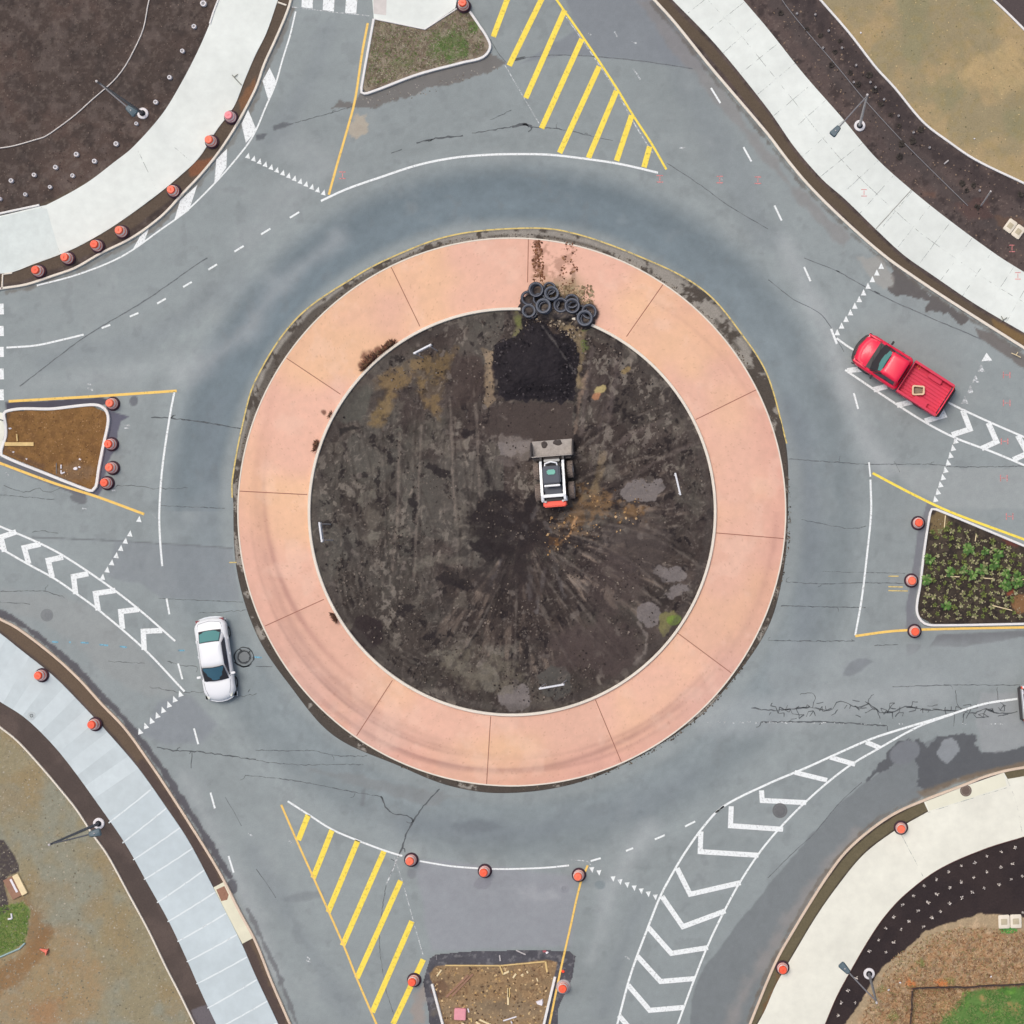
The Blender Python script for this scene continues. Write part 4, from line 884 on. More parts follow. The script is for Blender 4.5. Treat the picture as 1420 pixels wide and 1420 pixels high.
# --- north-east
ne_out = [(870, -90), (932, 0), (992, 62), (1065, 152), (1102, 205), (1140, 249), (1172, 277), (1215, 319), (1253, 354), (1290, 380), (1352, 422), (1420, 462), (1515, 515)]
ne_in = [(1515, 430), (1420, 378), (1382, 354), (1315, 305), (1265, 265), (1215, 220), (1165, 161), (1115, 104), (1065, 41), (1030, 0), (960, -90)]
ne_bed = ext([(1137, 0), (1177, 46), (1215, 95), (1240, 122), (1280, 170), (1315, 197), (1352, 222), (1420, 255)], 95, 100)
ne_far = ext([(1377, 0), (1400, 22), (1420, 42)], 90, 100)
def p_ne(g):
    x, y = g.x, g.y; al = np.arange(len(x))
    g.mix(al, sstep(.4, .65, fbm(x, y, 60, 3)) * .6, L(96, 83, 79)); g.mix(al, sstep(.47, .3, fbm(x, y, 12, 7)) * .7, L(58, 52, 52)); g.mix(al, sstep(.6, .72, fbm(x, y, 4, 2, 3)) * .3, L(122, 110, 104))
    g.line([(p - 13, q + 13) for p, q in cr(ne_bed, 12)], 24, L(62, 56, 57), .65, 7, 6)
    g.line([(p + 22, q - 26) for p, q in cr(ne_in, 12)][:], 22, L(78, 72, 71), .6, 5, 5)
    g.blob(ne_bed + [(1520, -100)], L(150, 139, 110), 1, .3, .6)
    f = inside(x, y, ne_bed + [(1520, -100)])
    a = f * sstep(.45, .62, fbm(x, y, 70, 9) + .0015 * (x - 1280) - .0005 * y); g.mix(al, a * .7, L(172, 151, 114))
    b = f * sstep(.50, .68, fbm(x, y, 50, 2)); g.mix(al, b * .6, L(136, 134, 104))
    g.mix(al, f * sstep(.5, .7, fbm(x, y, 8, 2)) * .25, L(150, 134, 84))
    g.blob([(1330, 100), (1400, 60), (1440, 110), (1390, 130), (1350, 120)], L(190, 166, 122), .5, 8, 8, 20)
    for k in range(10):
        xx = 1225 + k * 20; g.line(cr([(xx, 20 + k * 6), (xx + 60, 70 + k * 8), (xx + 130, 130 + k * 8)], 12), 3, L(136, 128, 100), .3, 3, 3, 10, k, .6)
    g.blob(ne_far + [(1520, -100)], L(84, 76, 76), 1, .3, .6)
    g.line([(p + 3, q + 3) for p, q in cr(ne_out, 12)][:] if False else [(p - 7, q + 9) for p, q in cr(ne_out, 12)], 14, L(94, 83, 70), .95, .6, 1.5)
    g.blob(Q(1065, 0, 1040, 1130, 1200, 1100, 1240, 1200, 1100, 1240), L(98, 74, 69), .45, 5, 4); g.blob(Q(1065, 0, 840, 1050, 940, 1060, 940, 1110, 860, 1100), L(116, 86, 70), .4, 5, 3)
    g.blob(Q(1065, 0, 1270, 1200, 1420, 1230, 1400, 1290, 1270, 1250), L(116, 90, 70), .4, 5, 3)
    g.blob(Q(1065, 355, 1240, 350, 1420, 440, 1420, 500, 1260, 400), L(132, 108, 72), .7, 2, 2)
verge("soil", 860, -100, 1520, 560, ne_curb + [(1520, -100)], L(84, 75, 73), p_ne, M_field, "soil bed and dry tan field in the upper right corner")
walk = prism("sidewalk", ne_out[:1] + cr(ne_out[1:-1], 8) + ne_out[-1:] + ne_in[:1] + cr(ne_in[1:-1], 8) + ne_in[-1:], .0, .135, M_walk)
tag(walk, "broad diagonal white sidewalk at the upper right corner with scored joints", "sidewalk", kind="structure")
oc = cr(ne_out, 4); ic = cr(ne_in[::-1], 4)
mid = [((oc[int(t * (len(oc) - 1))][0] + ic[int(t * (len(ic) - 1))][0]) / 2, (oc[int(t * (len(oc) - 1))][1] + ic[int(t * (len(ic) - 1))][1]) / 2) for t in np.linspace(.1, .98, 40)]
cross = []
for t in np.linspace(.12, .97, 22):
    p = np.array(oc[int(t * (len(oc) - 1))]); q = np.array(min(ic, key=lambda s: (s[0] - p[0]) ** 2 + (s[1] - p[1]) ** 2))
    cross.append([tuple(p), tuple(q)])
rlines(walk, [mid], M_joint, .8); rlines(walk, cross, M_joint, .8)
rlines(walk, [Q(1065, 0, 595, 1275, 795, 1055)], mat("joint_strong", L(150, 152, 146), .9), 1.1, .142)
bm = bmesh.new()
for cx, cy in ((1198, 268), (1403, 345), (1411, 383)):
    for dy in (-4.5, 4.5): rib_bm(bm, [(cx - 4, cy + dy), (cx + 4, cy + dy)], 1.0, .141)
    rib_bm(bm, [(cx, cy - 3), (cx, cy + 3)], .9, .141)
bm_obj("survey_mark", bm, M_pink, walk)
for pts, lab in ((ne_bed, "white curb between the soil bed and the tan field, upper right"), (ne_far, "white curb cutting the far upper right corner of the tan field")):
    tag(curb("curb", cr(pts, 8), 3.2, .19, M_curbg), lab, "curb", kind="structure")

# --- south-west
sw_out = [(-95, 812), (0, 877), (30, 901), (75, 937), (112, 974), (150, 1015), (193, 1065), (232, 1120), (262, 1165), (297, 1231), (335, 1306), (355, 1352), (387, 1420), (425, 1515)]
sw_in = [(345, 1515), (301, 1420), (282, 1380), (260, 1330), (235, 1277), (207, 1227), (175, 1170), (135, 1112), (101, 1065), (75, 1033), (37, 996), (0, 972), (-95, 918)]
sw_bed = ext([(0, 1007), (25, 1027), (60, 1065), (87, 1097), (107, 1122), (130, 1157), (150, 1185), (180, 1240), (207, 1290), (232, 1342), (250, 1377), (271, 1420)], 100, 100)
def p_sw(g):
    x, y = g.x, g.y; al = np.arange(len(x))
    g.mix(al, sstep(.4, .65, fbm(x, y, 40, 3)) * .5, L(104, 92, 86))
    F_ = sw_bed + [(-110, 1520), (-110, 940)]
    g.blob(F_, L(146, 138, 112), 1, .3, .6); f = inside(x, y, F_)
    g.mix(al, f * sstep(.46, .62, fbm(x, y, 60, 5) + .25 * np.exp(-((x - 95) ** 2 + (y - 1255) ** 2) / 50 ** 2)) * .8, L(140, 142, 128))
    g.mix(al, f * sstep(.52, .7, fbm(x, y, 70, 8)) * .5, L(150, 130, 94))
    g.blob([(-20, 1320), (60, 1280), (110, 1290), (150, 1340), (120, 1420), (70, 1450), (-20, 1450)], L(158, 134, 100), .7, 16, 16, 40, 5, .4)
    g.blob([(-20, 1345), (30, 1330), (60, 1290), (70, 1300), (55, 1330), (20, 1370), (-20, 1390)], L(138, 106, 72), .75, 8, 6, 14, 3)
    g.blob([(28, 1240), (60, 1262), (70, 1290), (60, 1320), (35, 1310), (40, 1270)], L(136, 108, 78), .7, 8, 6, 14, 3); g.blob([(40, 1390), (90, 1380), (80, 1420), (45, 1425)], L(160, 120, 86), .5, 8, 8, 12)
    g.blob([(-20, 1258), (10, 1255), (34, 1248), (42, 1262), (38, 1290), (36, 1308), (10, 1322), (-20, 1335)], L(112, 132, 74), .95, 3, 2, 10, 4)
    g.mix(al, inside(x, y, [(-20, 1258), (34, 1248), (40, 1300), (-20, 1335)]) * sstep(.5, .65, fbm(x, y, 9, 8)) * .5, L(140, 142, 90))
    g.blob([(-60, 1150), (5, 1164), (18, 1182), (27, 1198), (28, 1208), (12, 1215), (6, 1226), (10, 1240), (15, 1262), (0, 1268), (-60, 1270)], L(78, 72, 72), 1, .8, .8, 8)
    g.line([(p + 8, q - 8) for p, q in cr(sw_out, 12)], 16, L(104, 90, 76), .95, .6, 1.5); g.line([(p + 5, q - 4) for p, q in cr([(193, 1065), (232, 1120), (262, 1165), (297, 1231)], 12)], 12, L(84, 73, 70), .9, 3, 3)
    g.line([(p + 5, q - 4) for p, q in cr([(335, 1306), (355, 1352), (387, 1420)], 12)], 12, L(84, 73, 70), .9, 3, 3)
    g.blob(Q(0, 1065, 1060, 1340, 1160, 1300, 1230, 1440, 1110, 1440), L(108, 104, 108), .9, 1.5, 1)
    g.mix(al, f * (fbm(x, y, 3, 3, 2) > .74) * .30, L(170, 166, 150)); g.mix(al, f * sstep(.55, .7, fbm(x, y, 3.5, 9, 3)) * .3, L(120, 114, 96))
verge("soil", -100, 780, 440, 1520, sw_curb + [(440, 1520), (-100, 1520)], L(84, 75, 71), p_sw, M_field, "dark bed and tan gravel lot in the lower left corner")
walk = prism("sidewalk", sw_out[:1] + cr(sw_out[1:-1], 8) + sw_out[-1:] + sw_in[:1] + cr(sw_in[1:-1], 8) + sw_in[-1:], .0, .135, M_walkb)
tag(walk, "pale blue-grey sidewalk with light crosswise score lines, lower left corner", "sidewalk", kind="structure")
ic = cr(sw_in[::-1], 3); cross = []; cum = 0; last = None
oc = cr(sw_out, 3)
k_ = 0; bmS = {0: bmesh.new(), 1: bmesh.new()}; prev = None
for p in oc:
    if last is not None: cum += math.hypot(p[0] - last[0], p[1] - last[1])
    last = p
    if cum > (19 if p[1] < 1080 else 33):
        q = min(ic, key=lambda s: (s[0] - p[0]) ** 2 + (s[1] - p[1]) ** 2)
        ln = [p, (q[0] - 4, q[1] + 5)] if p[1] > 1080 else [p, q]
        if p[1] > 1080: cross.append([(p[0], p[1]), ((q[0] + p[0]) / 2, (q[1] + p[1]) / 2 + 4), (q[0] + 1, q[1] + 6)])
        if prev is not None and p[1] < 1120:
            poly_bm(bmS[k_ % 2], [prev[0], p, q, prev[1]], .138)
        prev = (p, q); k_ += 1; cum = 0
rlines(walk, cross, M_jointl, 2.0)
bm_obj("slab", bmS[0], mat("slab_grey", L(192, 204, 207), .9, .07, .5, .05, 2.5), walk); bm_obj("slab", bmS[1], mat("slab_pale", L(200, 212, 215), .9, .07, .4, .05, 2.5), walk)
tag(curb("curb", cr(sw_bed, 8), 2.6, .18, M_curb), "thin white curb between the dark bed and gravel lot, lower left", "curb", kind="structure")
pad = prism("drain_pad", [(297, 1230), (312, 1222), (318, 1232), (352, 1300), (337, 1308)], .0, .145, mat("pad_cream", L(222, 220, 196), .9, .06, 2))
tag(pad, "cream concrete pad with a rusty drain box beside the lower left sidewalk", "drain inlet")
prism("drain_grate", [(301, 1233), (312, 1228), (318, 1240), (316, 1247), (308, 1249)], .14, .152, mat("rust", L(150, 112, 92), .9, .2, 8), pad)

# --- south-east
se_out = [(1000, 1515), (1050, 1420), (1060, 1402), (1077, 1363), (1102, 1320), (1132, 1270), (1160, 1230), (1197, 1185), (1240, 1152), (1287, 1125)]
se_in = [(1515, 1140), (1420, 1160), (1365, 1177), (1302, 1205), (1255, 1240), (1227, 1270), (1205, 1302), (1180, 1345), (1160, 1382), (1144, 1420), (1110, 1515)]
se_bed = [(1515, 1285), (1420, 1272), (1360, 1266), (1315, 1280), (1282, 1292), (1255, 1317), (1225, 1340), (1207, 1365), (1190, 1395), (1172, 1420), (1140, 1515)]
def p_se(g):
    x, y = g.x, g.y; al = np.arange(len(x))
    g.mix(al, sstep(.45, .65, fbm(x, y, 30, 3)) * .6, L(50, 44, 46))
    F_ = se_bed + [(1520, 1520)]
    g.blob(F_, L(166, 148, 120), 1, 1.6, .8, 6); f = inside(x, y, F_)
    d = dist_poly(x, y, se_bed, False)
    n = fbm(x, y, 7, 3, 3)
    g.mix(al, f * sstep(16, 40, d + 20 * fbm(x, y, 30, 4)) * sstep(.42, .6, n) * .7, L(164, 124, 88)); g.mix(al, f * sstep(16, 40, d + 10 * fbm(x, y, 30, 4)) * sstep(.5, .36, n) * .7, L(120, 88, 64))
    g.mix(al, f * sstep(.62, .72, fbm(x, y, 5, 9)) * .5, L(204, 178, 146))
    g.blob([(1335, 1374), (1440, 1366), (1440, 1460), (1290, 1460), (1305, 1410), (1325, 1400)], L(92, 130, 68), .95, 7, 5, 18, 4)
    g.mix(al, inside(x, y, [(1335, 1374), (1520, 1360), (1520, 1520), (1300, 1520)]) * sstep(.5, .7, fbm(x, y, 16, 8)) * .5, L(112, 168, 66))
    g.mix(al, inside(x, y, [(1345, 1374), (1520, 1360), (1520, 1520), (1300, 1520)]) * sstep(.55, .4, fbm(x, y, 6, 2)) * .4, L(56, 108, 44))
    for cx, cy, a_, b_ in ((1312, 1396, 15, 11), (1365, 1384, 10, 4), (1370, 1400, 10, 3), (1405, 1398, 12, 7)): g.ell(cx, cy, a_, b_, 10, L(186, 150, 104), .6, 4, 3, scale=7)
    for cx, cy, a_ in ((1316, 1360, 8), (1225, 1370, 6), (1240, 1410, 9), (1278, 1335, 6), (1300, 1425, 10)): g.ell(cx, cy, a_, a_ * .7, 10, L(108, 128, 60), .6, 4, 3, scale=7)
    for cx, cy in ((1263, 1362), (1305, 1362)): g.ell(cx, cy, 7, 5, 0, L(206, 130, 78), .8, 4, 2, scale=6)
    g.ell(1398, 1290, 13, 5, 0, L(76, 146, 70), .95, 1, 1)
    g.line([(p - 6, q - 7) for p, q in cr(se_out, 12)], 15, L(106, 99, 78), .95, .6, 1.5); g.line([(1393, 1075), (1440, 1068)], 15, L(106, 99, 78), .95, .6, 1.5)
    g.blob([(1040, 1470), (1060, 1395), (1078, 1350), (1084, 1360), (1070, 1400), (1060, 1470)], L(118, 92, 66), .7, 4, 2)
verge("soil", 1000, 1020, 1520, 1520, se_curb + [(1520, 1520)], L(58, 50, 50), p_se, M_soil, "dark mulch bed, dry straw and green grass in the lower right corner")
walk = prism("sidewalk", se_out[:1] + cr(se_out[1:], 8) + [(1281, 1112), (1340, 1089), (1392, 1071), (1397, 1080), (1420, 1076), (1515, 1062)] + se_in[:1] + cr(se_in[1:-1], 8) + se_in[-1:], .0, .135, M_walkc)
tag(walk, "wide curving cream-white sidewalk at the lower right corner", "sidewalk", kind="structure")
rlines(walk, [[(1287, 1126), (1340, 1109), (1396, 1092)], [(1395, 1078), (1408, 1110), (1418, 1160)], [(1246, 1150), (1280, 1215)], [(1290, 1126), (1300, 1120)]], M_joint, .7)
prism("pad", [(1283, 1111), (1340, 1090), (1391, 1072), (1396, 1089), (1340, 1108), (1288, 1124)], .13, .1385, mat("pad_yellowish", L(224, 224, 204), .9, .05, 1), walk)
tag(curb("curb", cr(se_in[1:-1], 6), 1.2, .15, mat("edge_rust", L(86, 52, 50), .9)), "thin dark steel edging between the lower right sidewalk and mulch", "edging", kind="structure")

# ================================================================= SPLITTER ISLANDS
def splitter(name, curbpts, w, fill, paint, base, m, lab, z=.17, mat_curb=M_curbg, step=1.3, closed=True):
    P = cr(curbpts, 4, closed)
    c = tag(curb("curb", P, w, z, mat_curb, closed=closed), "white curb loop around " + lab, "curb", kind="structure")
    xs = [p[0] for p in fill]; ys = [p[1] for p in fill]
    g = Grid(min(xs) - 2, min(ys) - 2, max(xs) + 2, max(ys) + 2, step, base); paint(g)
    g.h += .05 * (fbm(g.x, g.y, 6, 4) - .5)
    tag(g.build("soil", .10, m, inside(g.x, g.y, fill)), "ground inside " + lab, "ground", kind="structure")
# north
n_loop = [(519, 27), (502, 122), (502, 129), (510, 130), (580, 104), (642, 87.5), (670, 80), (680, 67), (677, 55), (665, 36), (652, 17)]
def p_n(g):
    x, y = g.x, g.y; al = np.arange(len(x))
    g.mix(al, sstep(.45, .62, fbm(x, y, 7, 3)) * .6, L(156, 148, 130)); g.mix(al, sstep(.5, .35, fbm(x, y, 8, 5)) * .5, L(92, 84, 72))
    g.ell(625, 65, 26, 20, 0, L(98, 122, 74), .75, 9, 6, tex=.4, scale=10); g.ell(655, 38, 8, 8, 0, L(90, 130, 60), .7, 4, 4, scale=8); g.ell(560, 88, 16, 8, 0, L(104, 118, 76), .5, 6, 5, scale=8)
splitter("soil", n_loop, 3.6, [(519, 25), (590, 39), (633, 12), (652, 16), (677, 57), (680, 67), (669, 80), (580, 103), (508, 129), (502, 124)], p_n, L(124, 112, 98), M_field, "the grassy top island", closed=False)
walk = prism("sidewalk", [(513, -95), (517, 0), (519, 26), (590, 41), (632, 12), (634, 0), (634, -95)], 0, .14, M_walk)
tag(walk, "white concrete refuge pad on the top island", "sidewalk", kind="structure")
prism("tactile_pad", [(518, -3), (537, -3), (536, 22), (519, 20)], .14, .144, mat("tactile_beige", L(206, 202, 198), .9, .08, 3), walk)
tag(curb("curb", [(519, 27), (590, 41.5), (634, 13)], 1.8, .18, M_curbg), "thin white edge between the top refuge pad and grass", "curb", kind="structure")
# west
w_loop = [(9, 571), (75, 567), (128, 561.5), (142, 564), (149.5, 572), (151, 586), (145, 615), (138, 650), (134, 675), (129, 680.5), (121, 679), (60, 655), (3, 631), (3, 624), (9, 605), (9, 590)]
def p_w(g):
    x, y = g.x, g.y; al = np.arange(len(x))
    g.mix(al, sstep(.42, .6, fbm(x, y, 9, 3)) * .55, L(140, 106, 66)); g.mix(al, sstep(.5, .35, fbm(x, y, 7, 5)) * .5, L(106, 78, 52)); g.mix(al, (fbm(x, y, 2.5, 4, 2) > .76) * .35, L(158, 124, 88))
    g.ell(105, 655, 26, 14, 0, L(124, 106, 88), .5, 6, 5)
    g.line([(12, 575), (10, 600), (8, 625), (60, 648)], 6, L(96, 76, 62), .6, 2, 2)
splitter("soil", w_loop, 4.2, [(9, 571), (128, 562), (149, 572), (150, 588), (134, 676), (128, 680), (3, 630), (9, 603)], p_w, L(126, 95, 60), M_soil, "the brown left island")
walk = prism("sidewalk", [(-95, 580), (0, 572), (7, 573), (7, 603), (1, 627), (-95, 592)], 0, .14, M_walkc)
tag(walk, "pale refuge pad at the left edge beside the brown island", "sidewalk", kind="structure")
# east
e_loop = [(1520, 799), (1420, 757), (1298, 706.5), (1292, 706), (1289.5, 712), (1282, 760), (1276, 810), (1271, 843), (1274, 856), (1282, 864.5), (1295, 867), (1420, 865), (1520, 863)]
def p_e(g):
    x, y = g.x, g.y; al = np.arange(len(x))
    g.mix(al, sstep(.45, .62, fbm(x, y, 10, 3)) * .6, L(84, 76, 66)); g.mix(al, sstep(.5, .35, fbm(x, y, 7, 5)) * .6, L(44, 40, 40))
    g.ell(1302, 726, 12, 16, 20, L(126, 110, 80), .85, 5, 3, scale=8); g.ell(1415, 838, 14, 14, 0, L(138, 104, 72), .85, 4, 3, scale=8); g.ell(1404, 752, 16, 5, 20, L(120, 70, 62), .6, 4, 3, scale=7)
    g.ell(1400, 822, 5, 4, 0, L(150, 84, 62), .7, 4, 2, scale=5)
splitter("soil", e_loop, 3.4, [(1290, 708), (1298, 707), (1420, 758), (1519, 799), (1519, 863), (1420, 865), (1294, 867), (1273, 855), (1272, 842)], p_e, L(64, 57, 52), M_soil, "the planted right island", closed=False)
# south (unfinished island in a cut trench)
tr = [(586, 1362), (590, 1348), (596, 1328), (604, 1323), (645, 1319), (726, 1317), (790, 1318), (799, 1326), (794, 1357), (774, 1400), (776, 1520), (600, 1520), (594, 1404)]
g = Grid(578, 1308, 806, 1518, 1.2, L(84, 84, 90)); x, y = g.x, g.y
g.mul(.8 + .4 * fbm(x, y, 12, 3)); g.mix(np.arange(len(x)), sstep(.6, .72, fbm(x, y, 6, 4)) * .4, L(138, 138, 140)); g.h += .012 * (fbm(x, y, 5, 3) - .5)
inn = [(596, 1350), (604, 1339), (693, 1339), (758, 1331), (773, 1334), (769, 1353), (752, 1420), (748, 1520), (622, 1520), (615, 1420), (599, 1363)]
g.blob(inn, L(146, 122, 92), 1, 1, 1.2, 7); f = inside(x, y, inn); al = np.arange(len(x))
g.mix(al, f * sstep(.45, .62, fbm(x, y, 12, 3)) * .5, L(126, 110, 88)); g.mix(al, f * sstep(.6, .7, fbm(x, y, 5, 5)) * .5, L(104, 78, 60)); g.mix(al, f * (fbm(x, y, 3, 8, 2) > .7) * .4, L(190, 160, 120))
g.ell(610, 1372, 12, 12, 0, L(96, 74, 66), .6, 5, 3, scale=8); g.ell(690, 1395, 14, 8, 0, L(100, 80, 62), .5, 5, 3, scale=8); g.ell(680, 1402, 80, 16, 0, L(132, 122, 104), .4, 8, 8)
tag(g.build("soil", .012, M_soil, inside(x, y, tr)), "dark cut trench around brown soil of the unfinished bottom island", "ground", kind="structure")
tag(curb("curb", [(599.5, 1364), (614.5, 1420), (636, 1515)], 3.6, .17, M_curbg), "white curb stub on the left side of the unfinished bottom island", "curb", kind="structure")
tag(curb("curb", [(770, 1354), (754.5, 1420), (733, 1515)], 3.8, .17, M_curbg), "white curb stub on the right side of the unfinished bottom island", "curb", kind="structure")

# ================================================================= OBJECTS
def at(px, py, z=0.0): return W(px, py, z)
def loft(bm, rings, cap=True, closed=True):
    R_ = [[bm.verts.new(p) for p in r] for r in rings]; n = len(R_[0])
    for A, B in zip(R_, R_[1:]):
        for k in range(n if closed else n - 1): bm.faces.new((A[k], A[(k + 1) % n], B[(k + 1) % n], B[k]))
    if cap: bm.faces.new(R_[0]); bm.faces.new(list(reversed(R_[-1])))
    return R_
def rrect(x0, x1, w0, w1, z, r=.12, n=4, bulge0=0.0, bulge1=0.0):
    """rounded rectangle ring; x0 rear, x1 front, half widths w0 rear, w1 front"""
    pts = []
    for cx, w, a0, sx, sy, bl in ((x1, w1, 0, -1, -1, bulge1), (x0, w0, 90, 1, -1, bulge0), (x0, w0, 180, 1, 1, bulge0), (x1, w1, 270, -1, 1, bulge1)):
        yy = (w - r) if a0 in (0, 90) else -(w - r)
        for k in range(n + 1):
            a = math.radians(a0 + 90 * k / n)
            px = cx + sx * r + r * math.cos(a); py = yy + r * math.sin(a)
            pts.append([px, py, z])
    # edge mid-points so ends can bow outward
    out = []
    for i, p in enumerate(pts):
        out.append(p); q = pts[(i + 1) % len(pts)]
        if (i + 1) % (n + 1) == 0:
            for t in (.25, .5, .75): out.append([p[0] + (q[0] - p[0]) * t, p[1] + (q[1] - p[1]) * t, z])
    for p in out:
        wv = max(w0, w1)
        if bulge1 and p[0] > (x0 + x1) / 2: p[0] -= bulge1 * (abs(p[1]) / wv) ** 2
        if bulge0 and p[0] < (x0 + x1) / 2: p[0] += bulge0 * (abs(p[1]) / wv) ** 2
    return [tuple(p) for p in out]
def panel(name, quad, m, parent, thick=.012, out=.006, sub=4, bow=0.0, centre=(0, 0, .9)):
    """thin glass or trim panel lying on a quad, pushed out from centre"""
    a, b, c, d = [Vector(p) for p in quad]; n = (b - a).cross(d - a).normalized()
    mid = (a + b + c + d) / 4
    if n.dot(mid - Vector(centre)) < 0: n = -n
    bm = bmesh.new(); G = []
    for i in range(sub + 1):
        row = []
        for j in range(sub + 1):
            u, v = i / sub, j / sub
            p = a.lerp(b, u).lerp(d.lerp(c, u), v) + n * (out + bow * math.sin(math.pi * u) )
            row.append(bm.verts.new(p))
        G.append(row)
    fs = []
    for i in range(sub):
        for j in range(sub): fs.append(bm.faces.new((G[i][j], G[i + 1][j], G[i + 1][j + 1], G[i][j + 1])))
    r_ = bmesh.ops.extrude_face_region(bm, geom=fs)
    for v in [q for q in r_["geom"] if isinstance(q, bmesh.types.BMVert)]: v.co -= n * thick
    return bm_obj(name, bm, m, parent, 40)
def wheel(parent, x, y, r=.36, w=.24, tm=None):
    Mx = Matrix.Translation((x, y, r)) @ Matrix.Rotation(math.pi / 2, 4, 'X')
    bm = bmesh.new()
    lathe(bm, [(r * .6, -w / 2), (r * .93, -w / 2), (r, -w * .36), (r, w * .36), (r * .93, w / 2), (r * .6, w / 2)], 24, Mx, True)
    t = bm_obj("wheel", bm, tm or M_black, parent, 40)
    bm = bmesh.new(); lathe(bm, [(0, -w * .3), (r * .6, -w * .42), (r * .62, 0), (r * .6, w * .42), (0, w * .3)], 16, Mx)
    bm_obj("rim", bm, M_chrome, t, 40)
def mirror(parent, x, y, z, s, m):
    bm = bmesh.new()
    loft(bm, [rrect(x - .07, x + .09, .02, .02, z, .018, 2), ], cap=False) if False else None
    box(bm, x - .06, x + .06, y, y + s * .22, z - .06, z + .08); bmesh.ops.bevel(bm, geom=bm.edges[:], offset=.02, segments=2, affect='EDGES')
    bm_obj("wing_mirror", bm, m, parent, 40)

